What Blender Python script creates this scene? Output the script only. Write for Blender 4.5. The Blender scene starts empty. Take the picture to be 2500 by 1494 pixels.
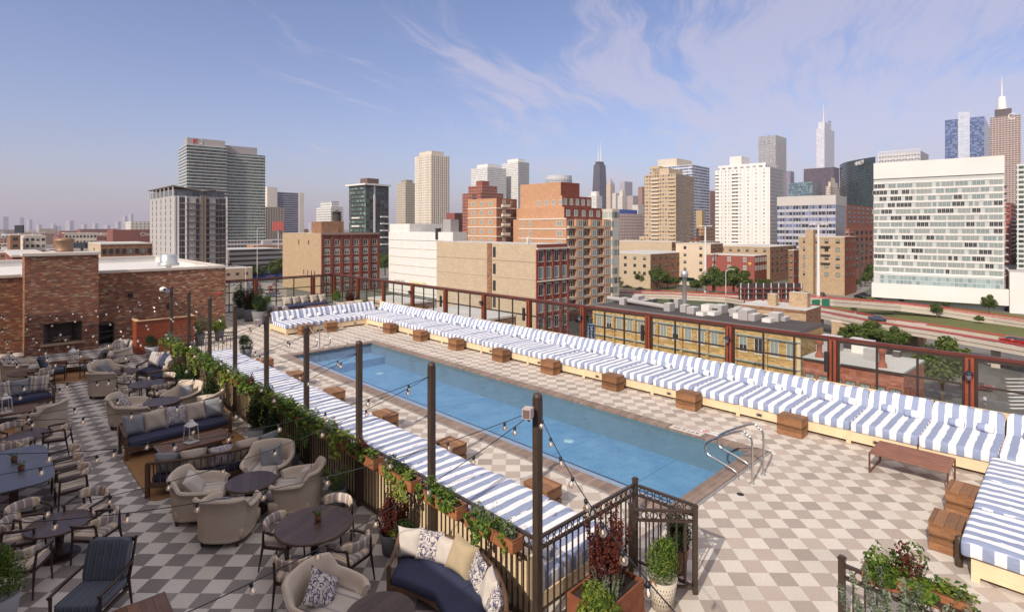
import bpy, bmesh, math, random
from mathutils import Vector, Matrix, Euler, noise
R = math.radians
random.seed(7)
sc = bpy.context.scene
COL = sc.collection
# ------------------------------------------------------------------ camera
F = 1345.0; CAMZ = 5.05; HY = 557.0; CX = 1250.0
AH = R(45.65)
FW = (math.cos(AH), math.sin(AH)); RT = (math.sin(AH), -math.cos(AH))
cd = bpy.data.cameras.new("camera"); cam = bpy.data.objects.new("camera", cd); COL.objects.link(cam)
cam.location = (0, 0, CAMZ); cam.rotation_euler = (R(90), 0, AH - R(90))
cd.sensor_width = 36; cd.lens = 36 * F / 2500; cd.shift_y = -(747 - HY) / 2500
cd.clip_start = 0.1; cd.clip_end = 60000
sc.camera = cam
# ------------------------------------------------------------------ light
SUN_EL = R(36.5); SX, SY = -0.978, -0.209            # horizontal direction towards the sun
wd = bpy.data.worlds.new("World"); sc.world = wd; wd.use_nodes = True
sl = bpy.data.lights.new("sun", 'SUN'); sl.energy = 4.2; sl.angle = R(0.5); sl.color = (1.0, 0.89, 0.77)
so = bpy.data.objects.new("sun", sl); COL.objects.link(so)
sv = Vector((SX * math.cos(SUN_EL), SY * math.cos(SUN_EL), math.sin(SUN_EL)))
so.rotation_euler = sv.to_track_quat('Z', 'Y').to_euler(); so.location = (-50, -20, 60)
sc.view_settings.view_transform = 'Standard'; sc.view_settings.look = 'None'
sc.view_settings.exposure = 0.09; sc.view_settings.gamma = 1; sc.view_settings.use_curve_mapping = False
try:
    sc.cycles.max_bounces = 8; sc.cycles.transparent_max_bounces = 24; sc.cycles.volume_bounces = 0
    sc.cycles.caustics_reflective = False; sc.cycles.caustics_refractive = False
except Exception: pass

# ------------------------------------------------------------------ node helpers
class NG:
    def __init__(s, tree): s.t = tree; s.L = tree.links
    def n(s, typ, ins=None, **props):
        nd = s.t.nodes.new(typ)
        for k, v in props.items(): setattr(nd, k, v)
        if ins:
            for k, v in ins.items():
                sk = nd.inputs[k]
                if hasattr(v, 'is_linked') or isinstance(v, bpy.types.NodeSocket): s.L.new(v, sk)
                else: sk.default_value = v
        return nd
    def m(s, op, a, b=0.0, c=None):
        ins = {0: a, 1: b}
        if c is not None: ins[2] = c
        return s.n('ShaderNodeMath', ins, operation=op).outputs[0]
    def mix(s, fac, a, b, blend='MIX'):
        nd = s.n('ShaderNodeMix', None, data_type='RGBA', blend_type=blend)
        for k, v in ((0, fac), (6, a), (7, b)):
            if isinstance(v, bpy.types.NodeSocket): s.L.new(v, nd.inputs[k])
            else: nd.inputs[k].default_value = v
        return nd.outputs[2]
    def noise(s, vec, scale, detail=3, rough=.6):
        ins = {'Scale': scale, 'Detail': detail, 'Roughness': rough}
        if vec is not None: ins['Vector'] = vec
        return s.n('ShaderNodeTexNoise', ins).outputs[0]
    def ramp(s, fac, stops, interp='LINEAR'):
        nd = s.n('ShaderNodeValToRGB', {'Fac': fac}); cr = nd.color_ramp; cr.interpolation = interp
        while len(cr.elements) < len(stops): cr.elements.new(0.5)
        for e, (p, c) in zip(cr.elements, stops): e.position = p; e.color = c4(c)
        return nd.outputs[0]
    def mapv(s, vec, scale=(1, 1, 1), rot=(0, 0, 0), loc=(0, 0, 0)):
        return s.n('ShaderNodeMapping', {'Vector': vec, 'Scale': scale, 'Rotation': rot, 'Location': loc}).outputs[0]
    def sep(s, vec):
        o = s.n('ShaderNodeSeparateXYZ', {0: vec}).outputs; return o[0], o[1], o[2]
    def comb(s, x, y, z=0.0): return s.n('ShaderNodeCombineXYZ', {0: x, 1: y, 2: z}).outputs[0]
    def white(s, vec): return s.n('ShaderNodeTexWhiteNoise', {'Vector': vec}, noise_dimensions='3D').outputs[0]
def c4(c): return tuple(c) if len(c) == 4 else (c[0], c[1], c[2], 1.0)
def S(h):                                              # sRGB 0-255 -> linear
    return tuple(((x / 255) / 12.92 if x / 255 <= .04045 else ((x / 255 + .055) / 1.055) ** 2.4) for x in h)
def newmat(name):
    m = bpy.data.materials.new(name); m.use_nodes = True
    g = NG(m.node_tree); b = m.node_tree.nodes['Principled BSDF']
    return m, g, b
def setin(g, b, key, v):
    if isinstance(v, bpy.types.NodeSocket): g.L.new(v, b.inputs[key])
    else: b.inputs[key].default_value = v
def bumpit(g, b, h, strength=.3, dist=.01):
    g.L.new(g.n('ShaderNodeBump', {'Height': h, 'Strength': strength, 'Distance': dist}).outputs[0], b.inputs['Normal'])
def mat(name, col, rough=.6, metal=0, nz=(6, .25), bump=None, spec=.5, isl=0, orand=0, co='Object'):
    m, g, b = newmat(name)
    tc = g.n('ShaderNodeTexCoord').outputs[co]
    v = g.noise(tc, nz[0], 4)
    f = g.m('ADD', 1 - nz[1], g.m('MULTIPLY', v, 2 * nz[1]))
    if isl:
        r = g.n('ShaderNodeNewGeometry').outputs['Random Per Island']
        f = g.m('MULTIPLY', f, g.m('ADD', 1 - isl, g.m('MULTIPLY', r, 2 * isl)))
    if orand:
        r = g.n('ShaderNodeObjectInfo').outputs['Random']
        f = g.m('MULTIPLY', f, g.m('ADD', 1 - orand, g.m('MULTIPLY', r, 2 * orand)))
    cc = g.n('ShaderNodeVectorMath', {0: c4(col)[:3], 'Scale': f}, operation='SCALE').outputs[0]
    setin(g, b, 'Base Color', cc); b.inputs['Roughness'].default_value = rough; b.inputs['Metallic'].default_value = metal
    b.inputs['Specular IOR Level'].default_value = spec
    if bump: bumpit(g, b, g.noise(tc, bump[0], 3), bump[1], bump[2] if len(bump) > 2 else .01)
    return m
def wood(name, c1, c2, scale=(1, 14, 14), rough=.55, planks=0, axis=1, orand=.12):
    m, g, b = newmat(name)
    tc = g.n('ShaderNodeTexCoord').outputs['Object']
    v = g.mapv(tc, scale)
    n1 = g.noise(v, 3, 6, .7)
    r = g.n('ShaderNodeObjectInfo').outputs['Random']
    v2 = g.noise(g.mapv(tc, (1.3, 1.3, 1.3)), 2.5, 2)
    fac = g.m('ADD', g.m('MULTIPLY', n1, 1.3), g.m('MULTIPLY', v2, .5)); fac = g.m('SUBTRACT', fac, .4)
    col = g.ramp(fac, [(.1, c1), (.75, c2)])
    k = g.m('ADD', 1 - orand, g.m('MULTIPLY', r, 2 * orand))
    if planks:
        s = g.sep(tc)[axis]; q = g.m('MULTIPLY', s, 1 / planks)
        w = g.white(g.comb(g.m('FLOOR', q), 3.1)); k = g.m('MULTIPLY', k, g.m('ADD', .8, g.m('MULTIPLY', w, .4)))
        fr = g.m('FRACT', q); k = g.m('MULTIPLY', k, g.m('SUBTRACT', 1, g.m('MULTIPLY', g.m('LESS_THAN', fr, .06), .6)))
    col = g.n('ShaderNodeVectorMath', {0: col, 'Scale': k}, operation='SCALE').outputs[0]
    setin(g, b, 'Base Color', col); b.inputs['Roughness'].default_value = rough
    bumpit(g, b, n1, .25, .004)
    return m
def brick(name, cols, bw=.2, bh=.067, mortar=(.3, .27, .24), mw=.1, rough=.85, big=.15, var=.5):
    m, g, b = newmat(name)
    uv = g.n('ShaderNodeUVMap').outputs[0]
    x, y, _ = g.sep(uv)
    row = g.m('MULTIPLY', y, 1 / bh); ri = g.m('FLOOR', row)
    off = g.m('MULTIPLY', g.white(g.comb(ri, 7.7)), 1.0)
    cx = g.m('ADD', g.m('MULTIPLY', x, 1 / bw), off); ci = g.m('FLOOR', cx)
    w = g.white(g.comb(ci, ri))
    n = len(cols)
    col = g.ramp(w, [(i / n, c) for i, c in enumerate(cols)], 'CONSTANT')
    v2 = g.white(g.comb(ci, ri, 4.0))
    nz = g.noise(uv, .35, 4)
    nz2 = g.noise(uv, 30, 2)
    k = g.m('ADD', .87 - var / 2, g.m('MULTIPLY', v2, var)); k = g.m('MULTIPLY', k, g.m('ADD', 1 - big, g.m('MULTIPLY', nz, 2 * big)))
    k = g.m('MULTIPLY', k, g.m('ADD', 1 - var * .4, g.m('MULTIPLY', nz2, var * .8)))
    col = g.n('ShaderNodeVectorMath', {0: col, 'Scale': k}, operation='SCALE').outputs[0]
    fy = g.m('FRACT', row); fx = g.m('FRACT', cx)
    mo = g.m('MAXIMUM', g.m('LESS_THAN', fy, mw * 1.3), g.m('LESS_THAN', fx, mw * bh / bw * 1.6))
    col = g.mix(mo, col, c4(mortar))
    setin(g, b, 'Base Color', col); b.inputs['Roughness'].default_value = rough; b.inputs['Specular IOR Level'].default_value = .2
    bumpit(g, b, g.m('SUBTRACT', g.m('ADD', g.m('MULTIPLY', v2, .5), nz2), mo), .5, .008)
    return m
def facade(name, wall, win, sx, sy, fx=(.2, .8), fy=(.25, .8), vary=.5, win2=None, rough=.75, off=(0, 0), mull=0, band=None, p2=.35):
    """wall with a regular grid of window openings, laid out in metres on the wall's own uv"""
    m, g, b = newmat(name)
    uv = g.n('ShaderNodeUVMap').outputs[0]
    x, y, _ = g.sep(uv)
    x = g.m('ADD', g.m('MULTIPLY', x, 1 / sx), off[0]); y = g.m('ADD', g.m('MULTIPLY', y, 1 / sy), off[1])
    ix, iy, qx, qy = g.m('FLOOR', x), g.m('FLOOR', y), g.m('FRACT', x), g.m('FRACT', y)
    mx = g.m('MULTIPLY', g.m('GREATER_THAN', qx, fx[0]), g.m('LESS_THAN', qx, fx[1]))
    my = g.m('MULTIPLY', g.m('GREATER_THAN', qy, fy[0]), g.m('LESS_THAN', qy, fy[1]))
    mk = g.m('MULTIPLY', mx, my)
    if mull:
        mk = g.m('MULTIPLY', mk, g.m('GREATER_THAN', g.m('ABSOLUTE', g.m('SUBTRACT', qx, (fx[0] + fx[1]) / 2)), mull))
    w = g.white(g.comb(ix, iy))
    wc = g.n('ShaderNodeVectorMath', {0: c4(win)[:3], 'Scale': g.m('ADD', 1 - vary, g.m('MULTIPLY', w, 2 * vary))}, operation='SCALE').outputs[0]
    if win2 is not None: wc = g.mix(g.m('LESS_THAN', g.white(g.comb(ix, iy, 5.0)), p2), wc, c4(win2))
    nz = g.noise(uv, .12, 4)
    wl = g.n('ShaderNodeVectorMath', {0: c4(wall)[:3], 'Scale': g.m('ADD', .86, g.m('MULTIPLY', nz, .28))}, operation='SCALE').outputs[0]
    if band: wl = g.mix(g.m('MULTIPLY', my, g.m('SUBTRACT', 1, mx)), wl, c4(band))
    setin(g, b, 'Base Color', g.mix(mk, wl, wc))
    setin(g, b, 'Roughness', g.m('SUBTRACT', rough, g.m('MULTIPLY', mk, rough - .12)))
    bumpit(g, b, g.m('SUBTRACT', 1, mk), .6, .15)
    return m
def stripes(name, ca, cb, period, axis, duty=.5, wob=.012, rough=.85, extra=None, cap=False):
    m, g, b = newmat(name)
    tc = g.n('ShaderNodeTexCoord').outputs['Object']
    s = g.sep(tc)[axis]
    s = g.m('ADD', s, g.m('MULTIPLY', g.m('SUBTRACT', g.noise(tc, 3.0, 2), .5), wob * 4))
    if cap:
        nn = g.sep(g.n('ShaderNodeNewGeometry').outputs['Normal'])[axis]; o_ = g.sep(tc)[1 - axis]; k_ = g.m('GREATER_THAN', g.m('ABSOLUTE', nn), .72)
        s = g.m('ADD', g.m('MULTIPLY', s, g.m('SUBTRACT', 1, k_)), g.m('MULTIPLY', o_, k_))
    fr = g.m('FRACT', g.m('MULTIPLY', s, 1 / period))
    if extra: col = g.ramp(fr, extra, 'CONSTANT')
    else: col = g.mix(g.m('LESS_THAN', fr, duty), c4(ca), c4(cb))
    nz = g.noise(tc, 260, 2); nb = g.noise(tc, 5, 3)
    k = g.m('ADD', .86, g.m('MULTIPLY', nz, .28))
    col = g.n('ShaderNodeVectorMath', {0: col, 'Scale': k}, operation='SCALE').outputs[0]
    setin(g, b, 'Base Color', col); b.inputs['Roughness'].default_value = rough; b.inputs['Specular IOR Level'].default_value = .15
    bumpit(g, b, nb, .5, .05)
    return m
def foliage(name, cols, isl=.35, trans=.35):
    m, g, b = newmat(name)
    r = g.n('ShaderNodeNewGeometry').outputs['Random Per Island']
    tc = g.n('ShaderNodeTexCoord').outputs['Object']
    nz = g.noise(tc, 1.3, 2)
    f = g.m('ADD', g.m('MULTIPLY', r, .65), g.m('MULTIPLY', nz, .4))
    n = len(cols); col = g.ramp(f, [((i + .3) / n, c) for i, c in enumerate(cols)])
    setin(g, b, 'Base Color', col); b.inputs['Roughness'].default_value = .5; b.inputs['Specular IOR Level'].default_value = .35
    tr = g.n('ShaderNodeBsdfTranslucent', {'Color': col}).outputs[0]
    mx = g.n('ShaderNodeMixShader', {0: trans, 1: b.outputs[0], 2: tr}).outputs[0]
    g.L.new(mx, m.node_tree.nodes['Material Output'].inputs[0])
    return m
def schlick(g, f0, nrm=None):
    ge = g.n('ShaderNodeNewGeometry'); c = g.n('ShaderNodeVectorMath', {0: ge.outputs['Incoming'], 1: nrm if nrm is not None else ge.outputs['Normal']}, operation='DOT_PRODUCT').outputs['Value']
    return g.m('ADD', f0, g.m('MULTIPLY', 1 - f0, g.m('POWER', g.m('SUBTRACT', 1, g.m('MINIMUM', g.m('ABSOLUTE', c), 1)), 5)))
def glass(name, tint=(.9, .95, .95), refl=1.0, rough=.02):
    m, g, b = newmat(name)
    lw = schlick(g, .06)
    t = g.n('ShaderNodeBsdfTransparent', {'Color': c4(tint)}).outputs[0]
    gl = g.n('ShaderNodeBsdfGlossy', {'Color': (1, 1, 1, 1), 'Roughness': rough}).outputs[0]
    mx = g.n('ShaderNodeMixShader', {0: g.m('MULTIPLY', lw, refl), 1: t, 2: gl}).outputs[0]
    g.L.new(mx, m.node_tree.nodes['Material Output'].inputs[0]); return m

# world: Nishita sky with thin pinkish cirrus
g = NG(wd.node_tree); bg = wd.node_tree.nodes['Background']
sky = g.n('ShaderNodeTexSky'); sky.sky_type = 'NISHITA'; sky.sun_disc = False
sky.sun_elevation = SUN_EL; sky.sun_rotation = math.atan2(SX, SY); sky.altitude = 200; sky.air_density = 1.0; sky.dust_density = 1.6; sky.ozone_density = 1.6
gen = g.n('ShaderNodeTexCoord').outputs['Generated']
dx, dy, dz = g.sep(gen)
den = g.m('ADD', g.m('MAXIMUM', dz, 0.0), .10)
px = g.m('DIVIDE', dx, den); py = g.m('DIVIDE', dy, den)
cv = g.mapv(g.comb(px, py), (1.0, 1.0, 1), (0, 0, R(-22)))
warp = g.n('ShaderNodeTexNoise', {'Vector': cv, 'Scale': .7, 'Detail': 3.0}).outputs[1]
cv2 = g.n('ShaderNodeVectorMath', {0: cv, 1: g.n('ShaderNodeVectorMath', {0: warp, 'Scale': .9}, operation='SCALE').outputs[0]}, operation='ADD').outputs[0]
c1 = g.noise(g.mapv(cv2, (.42, 1.9, 1), (0, 0, 0), (3.3, 1.2, 0)), 1.6, 9, .70)
c2 = g.noise(g.mapv(cv, (.5, .5, 1), (0, 0, 0), (5.2, 0.3, 0)), .8, 3)
side = g.m('ADD', g.m('MULTIPLY', dx, .26), g.m('MULTIPLY', dy, -.14))       # more cloud towards +X
cl = g.m('ADD', g.m('ADD', c1, g.m('MULTIPLY', g.m('SUBTRACT', c2, .5), .6)), side)
cl = g.n('ShaderNodeMapRange', {0: cl, 1: .56, 2: .76, 3: 0.0, 4: .46}, interpolation_type='SMOOTHSTEP').outputs[0]
tint = g.mix(1.0, sky.outputs[0], (1.06, .99, 1.17, 1), 'MULTIPLY')
hz = g.m('POWER', g.m('SUBTRACT', 1, g.m('MINIMUM', g.m('MAXIMUM', dz, 0), 1)), 9)
tint = g.mix(g.m('MULTIPLY', hz, .38), tint, (3.9, 3.35, 3.9, 1))
fin = g.mix(cl, tint, (5.8, 5.15, 5.9, 1))
# added bright unseen veil overhead and towards the sun (behind the viewer), lifts ambient light
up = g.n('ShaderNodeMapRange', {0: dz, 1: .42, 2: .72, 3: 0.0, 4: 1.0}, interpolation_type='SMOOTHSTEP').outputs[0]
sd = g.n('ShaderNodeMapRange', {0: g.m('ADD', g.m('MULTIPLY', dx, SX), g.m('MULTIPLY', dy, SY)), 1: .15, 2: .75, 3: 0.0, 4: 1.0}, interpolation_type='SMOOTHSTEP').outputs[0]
sky_fill = g.m('MULTIPLY', g.m('MAXIMUM', up, g.m('MULTIPLY', sd, .35)), g.m('ADD', .55, g.m('MULTIPLY', c2, .7)))
fin = g.mix(g.m('MINIMUM', sky_fill, 1.0), fin, (6.6, 6.0, 5.8, 1))
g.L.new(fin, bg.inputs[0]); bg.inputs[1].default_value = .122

# ------------------------------------------------------------------ mesh helpers
class MB:
    def __init__(s): s.v = []; s.f = []; s.mi = []; s.uv = []; s.sm = []
    def add(s, vs, fs, mi=0, uvs=None, smooth=False):
        o = len(s.v); s.v += [tuple(p) for p in vs]
        for i, fc in enumerate(fs):
            s.f.append([o + k for k in fc]); s.mi.append(mi); s.sm.append(smooth)
            s.uv.append(uvs[i] if uvs else [(0, 0)] * len(fc))
    def quad(s, a, b, c, d, mi=0, uv=None): s.add([a, b, c, d], [(0, 1, 2, 3)], mi, [uv] if uv else None)
    def box(s, x0, x1, y0, y1, z0, z1, mi=0, M=None, top=None):
        if x0 > x1: x0, x1 = x1, x0
        if y0 > y1: y0, y1 = y1, y0
        vs = [(x, y, z) for z in (z0, z1) for y in (y0, y1) for x in (x0, x1)]
        if M is not None: vs = [tuple(M @ Vector(p)) for p in vs]
        W, L, Hh = x1 - x0, y1 - y0, z1 - z0
        def r(a, b, w, h): return [(a, b), (a + w, b), (a + w, b + h), (a, b + h)]
        s.add(vs, [(0, 1, 5, 4), (1, 3, 7, 5), (3, 2, 6, 7), (2, 0, 4, 6)], mi,
              [r(x0, z0, W, Hh), r(y0, z0, L, Hh), r(-x1, z0, W, Hh), r(-y1, z0, L, Hh)])
        s.add([vs[4], vs[5], vs[7], vs[6], vs[0], vs[2], vs[3], vs[1]], [(0, 1, 2, 3), (4, 5, 6, 7)], top if top is not None else mi,
              [r(x0, y0, W, L), r(x0, y0, W, L)])
    def bar(s, p, q, w, h=None, mi=0):                   # square bar between two points
        p, q = Vector(p), Vector(q); h = h or w; d = q - p; L = d.length
        if L < 1e-6: return
        M = Matrix.Translation(p) @ d.to_track_quat('Y', 'Z').to_matrix().to_4x4()
        s.box(-w / 2, w / 2, 0, L, -h / 2, h / 2, mi, M)
    def tube(s, pts, r, n=8, mi=0, closed=False, cap=True):
        pts = [Vector(p) for p in pts]; N = len(pts); vs = []; rr = r if isinstance(r, (list, tuple)) else [r] * N
        up = None
        for i, p in enumerate(pts):
            a = pts[(i - 1) % N] if (closed or i > 0) else p; b = pts[(i + 1) % N] if (closed or i < N - 1) else p
            d = (b - a).normalized() if (b - a).length > 1e-9 else Vector((0, 0, 1))
            if up is None: up = Vector((0, 0, 1)) if abs(d.z) < .9 else Vector((1, 0, 0))
            x = d.cross(up).normalized(); y = x.cross(d).normalized(); up = y if abs(y.dot(d)) < .9 else up
            for k in range(n):
                t = 2 * math.pi * k / n; vs.append(p + (x * math.cos(t) + y * math.sin(t)) * rr[i])
        fs = []
        for i in range(N if closed else N - 1):
            j = (i + 1) % N
            for k in range(n): fs.append((i * n + k, i * n + (k + 1) % n, j * n + (k + 1) % n, j * n + k))
        s.add(vs, fs, mi, None, True)
        if cap and not closed:
            s.add(vs[:n], [tuple(range(n))[::-1]], mi); s.add(vs[-n:], [tuple(range(n))], mi)
    def lathe(s, prof, n=20, mi=0, c=(0, 0, 0), sx=1, sy=1, smooth=True):
        vs = [(c[0] + r * sx * math.cos(2 * math.pi * k / n), c[1] + r * sy * math.sin(2 * math.pi * k / n), c[2] + z) for r, z in prof for k in range(n)]
        fs = [(i * n + k, i * n + (k + 1) % n, (i + 1) * n + (k + 1) % n, (i + 1) * n + k) for i in range(len(prof) - 1) for k in range(n)]
        s.add(vs, fs, mi, None, smooth)
    def grid(s, fn, nu, nv, mi=0, smooth=True, wrapu=False):
        vs = [fn(i / nu, j / nv) for j in range(nv + 1) for i in range(nu + (0 if wrapu else 1))]
        w = nu if wrapu else nu + 1
        fs = [(j * w + i, j * w + (i + 1) % w, (j + 1) * w + (i + 1) % w, (j + 1) * w + i) for j in range(nv) for i in range(nu)]
        s.add(vs, fs, mi, None, smooth)
    def puff(s, cx, cy, cz, a, b, c, e1=.45, e2=.35, nu=28, nv=12, mi=0, M=None, top=1.0, fn=None):
        """rounded cushion: superellipsoid with half sizes a,b,c"""
        def sp(v, e): return math.copysign(abs(v) ** e, v)
        def f(u, v):
            th = 2 * math.pi * u; ph = math.pi * (v - .5)
            x = a * sp(math.cos(ph), e1) * sp(math.cos(th), e2); y = b * sp(math.cos(ph), e1) * sp(math.sin(th), e2); z = c * sp(math.sin(ph), e1)
            if z > 0: z *= top
            p = Vector((cx + x, cy + y, cz + z))
            if fn: p = Vector(fn(p))
            return tuple(M @ p) if M is not None else tuple(p)
        s.grid(f, nu, nv, mi, True, True)
    def bevelbox(s, x0, x1, y0, y1, z0, z1, r=.02, mi=0, M=None):
        s.puff((x0 + x1) / 2, (y0 + y1) / 2, (z0 + z1) / 2, (x1 - x0) / 2, (y1 - y0) / 2, (z1 - z0) / 2, .18, .14, 24, 10, mi, M)
    def build(s, name, mats, parent=None, loc=None, rz=0, fn=None):
        me = bpy.data.meshes.new(name)
        vs = [tuple(fn(Vector(p))) for p in s.v] if fn else s.v
        me.from_pydata(vs, [], s.f); ml = mats if isinstance(mats, (list, tuple)) else [mats]
        for m_ in ml: me.materials.append(m_)
        me.polygons.foreach_set('material_index', s.mi); me.polygons.foreach_set('use_smooth', s.sm)
        ul = me.uv_layers.new(name='UVMap'); flat = [c for f in s.uv for p in f for c in p]
        ul.data.foreach_set('uv', flat); me.update()
        o = bpy.data.objects.new(name, me); COL.objects.link(o)
        if parent is not None: o.parent = parent
        if loc is not None: o.location = loc
        o.rotation_euler = (0, 0, rz)
        return o
def tag(o, label=None, cat=None, group=None, kind=None):
    if label: o['label'] = label
    if cat: o['category'] = cat
    if group: o['group'] = group
    if kind: o['kind'] = kind
    return o
def T(name, label, cat, loc=(0, 0, 0), rz=0, group=None):
    o = bpy.data.objects.new(name, None); COL.objects.link(o); o.empty_display_size = .2
    o.location = loc; o.rotation_euler = (0, 0, rz); return tag(o, label, cat, group)
KIDS = {}
def copy_tree(o, loc=None, rz=None, label=None, scale=None, group=None):
    def cp(a, par):
        c = a.copy(); COL.objects.link(c)
        if par is not None: c.parent = par
        for ch in KIDS.setdefault(a.name, [x for x in a.children]): cp(ch, c)
        return c
    c = cp(o, None)
    if loc is not None: c.location = loc
    if rz is not None: c.rotation_euler = (0, 0, rz)
    if scale is not None: c.scale = (scale,) * 3 if not isinstance(scale, tuple) else scale
    if label: c['label'] = label
    if group: c['group'] = group
    return c
def inst(o, parent=None, loc=(0, 0, 0), rot=(0, 0, 0), scale=(1, 1, 1), name=None):
    c = bpy.data.objects.new(name or o.name.split('.')[0], o.data if hasattr(o, 'data') else o); COL.objects.link(c)
    if parent is not None: c.parent = parent
    c.location = loc; c.rotation_euler = rot; c.scale = scale; return c
def meshof(mb, name, mats):
    o = mb.build(name, mats); me = o.data; bpy.data.objects.remove(o); return me
def G_(u, v, z=0):
    d = F * (CAMZ - z) / (v - HY); l = (u - CX) / F * d
    return (d * FW[0] + l * RT[0], d * FW[1] + l * RT[1])
def P_(u, d): l = (u - CX) / F * d; return (d * FW[0] + l * RT[0], d * FW[1] + l * RT[1])
def face(p, q): return math.atan2(q[0] - p[0], -(q[1] - p[1]))        # rz turning local -Y towards q
ORD = "first second third fourth fifth sixth seventh eighth ninth tenth eleventh twelfth thirteenth fourteenth fifteenth sixteenth seventeenth eighteenth nineteenth twentieth twenty-first twenty-second twenty-third twenty-fourth twenty-fifth twenty-sixth twenty-seventh twenty-eighth twenty-ninth thirtieth".split()
# ------------------------------------------------------------------ materials
def tiles(name, ca, cb, pw, pq, parity):
    m, g, b = newmat(name)
    ps = g.n('ShaderNodeNewGeometry').outputs['Position']; x, y, _ = g.sep(ps)
    k = 1 / math.sqrt(2) / .3025
    w = g.m('SUBTRACT', g.m('MULTIPLY', g.m('ADD', x, y), k), pw); q = g.m('SUBTRACT', g.m('MULTIPLY', g.m('SUBTRACT', x, y), k), pq)
    iw, iq = g.m('FLOOR', w), g.m('FLOOR', q)
    par = g.m('FLOORED_MODULO', g.m('ADD', g.m('ADD', iw, iq), parity), 2)
    wn = g.white(g.comb(iw, iq)); wn2 = g.white(g.comb(iw, iq, 9.0))
    nz = g.noise(ps, 38, 5, .75); nb = g.noise(ps, .5, 3); nf = g.noise(ps, 190, 2)
    st = g.m('GREATER_THAN', g.noise(ps, 3.1, 5, .7), .66)
    col = g.mix(par, c4(ca), c4(cb))
    f = g.m('MULTIPLY', g.m('ADD', 1, g.m('MULTIPLY', g.m('SUBTRACT', wn, .5), g.m('ADD', .10, g.m('MULTIPLY', par, .26)))), g.m('ADD', .68, g.m('MULTIPLY', nz, .64)))
    f = g.m('MULTIPLY', f, g.m('ADD', .85, g.m('MULTIPLY', nb, .3))); f = g.m('MULTIPLY', f, g.m('ADD', .86, g.m('MULTIPLY', nf, .28)))
    f = g.m('MULTIPLY', f, g.m('SUBTRACT', 1, g.m('MULTIPLY', st, .07)))
    col = g.mix(g.m('MULTIPLY', wn2, .12), col, (.30, .24, .2, 1))
    fw = g.m('FRACT', w); fq = g.m('FRACT', q)
    gr = g.m('MAXIMUM', g.m('LESS_THAN', fw, .022), g.m('LESS_THAN', fq, .022))
    f = g.m('MULTIPLY', f, g.m('SUBTRACT', 1, g.m('MULTIPLY', gr, .16)))
    col = g.n('ShaderNodeVectorMath', {0: col, 'Scale': f}, operation='SCALE').outputs[0]
    setin(g, b, 'Base Color', col); b.inputs['Roughness'].default_value = .78; b.inputs['Specular IOR Level'].default_value = .3
    bumpit(g, b, g.m('SUBTRACT', nz, gr), .35, .003)
    return m
M = {}
M['tile_pool'] = tiles('tile_pool', (.59, .545, .48), (.40, .34, .295), .86, .13, 0)
M['tile_dine'] = tiles('tile_dine', (.60, .56, .525), (.235, .212, .208), .05, .45, 0)
M['coping'] = wood('coping', (.17, .12, .095), (.30, .22, .17), (2, 2, 2), .6, .115, 1, 0)
M['copmetal'] = mat('copmetal', (.42, .40, .38), .45, .6, (4, .15))
M['pine'] = wood('pine', (.62, .46, .27), (.80, .64, .42), (1.5, 1.5, 22), .6, 0, 1, .07)
M['crate'] = wood('crate', (.10, .042, .018), (.30, .145, .065), (3, 3, 26), .7, .13, 2, .22)
M['cratetop'] = wood('cratetop', (.14, .062, .025), (.35, .18, .085), (22, 3, 3), .7, .14, 0, .2)
M['rail'] = mat('rail', (.13, .033, .022), .38, .2, (3, .35), (60, .15))
M['railpost'] = mat('railpost', (.26, .055, .022), .5, .1, (4, .4), (40, .2))
M['frame'] = mat('frame', (.055, .036, .028), .45, .3, (5, .2))
M['bronze'] = mat('bronze', (.075, .052, .040), .42, .35, (6, .2))
M['postwood'] = wood('postwood', (.030, .019, .013), (.075, .050, .036), (9, 9, 1), .55, 0, 1, .1)
M['black'] = mat('black', (.014, .014, .015), .5)
M['glassf'] = glass('glassf', (.90, .93, .90), 1.0)
M['steel'] = mat('steel', (.62, .60, .57), .22, 1.0, (8, .06))
BLU = S((138, 152, 184)); WHT = (.80, .79, .80)
M['towelY'] = stripes('towelY', WHT, (.275, .325, .46), .262, 1, .5, cap=True)
M['towelX'] = stripes('towelX', WHT, (.275, .325, .46), .262, 0, .5, cap=True)
M['brickw'] = brick('brickw', [(.32, .13, .075), (.27, .105, .065), (.42, .25, .15), (.20, .10, .075), (.34, .15, .085), (.47, .34, .22), (.28, .12, .08), (.25, .15, .11), (.36, .155, .09), (.38, .20, .12)], .16, .054, (.13, .095, .075), .09, .9, .25, .34)
M['stonecap'] = mat('stonecap', (.56, .50, .43), .8, 0, (3, .15), (50, .2))
M['membrane'] = mat('membrane', (.62, .60, .57), .7, 0, (1.2, .14))
M['firebox'] = mat('firebox', (.11, .095, .08), .9, 0, (5, .4))
M['cedar'] = wood('cedar', (.20, .038, .014), (.34, .075, .026), (2, 2, 20), .55, 0, 1, .05)
M['cedartop'] = wood('cedartop', (.48, .29, .14), (.66, .45, .25), (3, 3, 3), .6)
M['planter'] = wood('planter', (.17, .055, .024), (.36, .15, .062), (2, 2, 22), .6, .16, 2, .16)
M['soil'] = mat('soil', (.035, .024, .017), .95, 0, (20, .5))
M['white'] = mat('white', (.70, .68, .66), .5)
M['stucco'] = mat('stucco', (.30, .27, .24), .85)
M['slab'] = mat('slab', (.20, .19, .18), .9)
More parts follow.
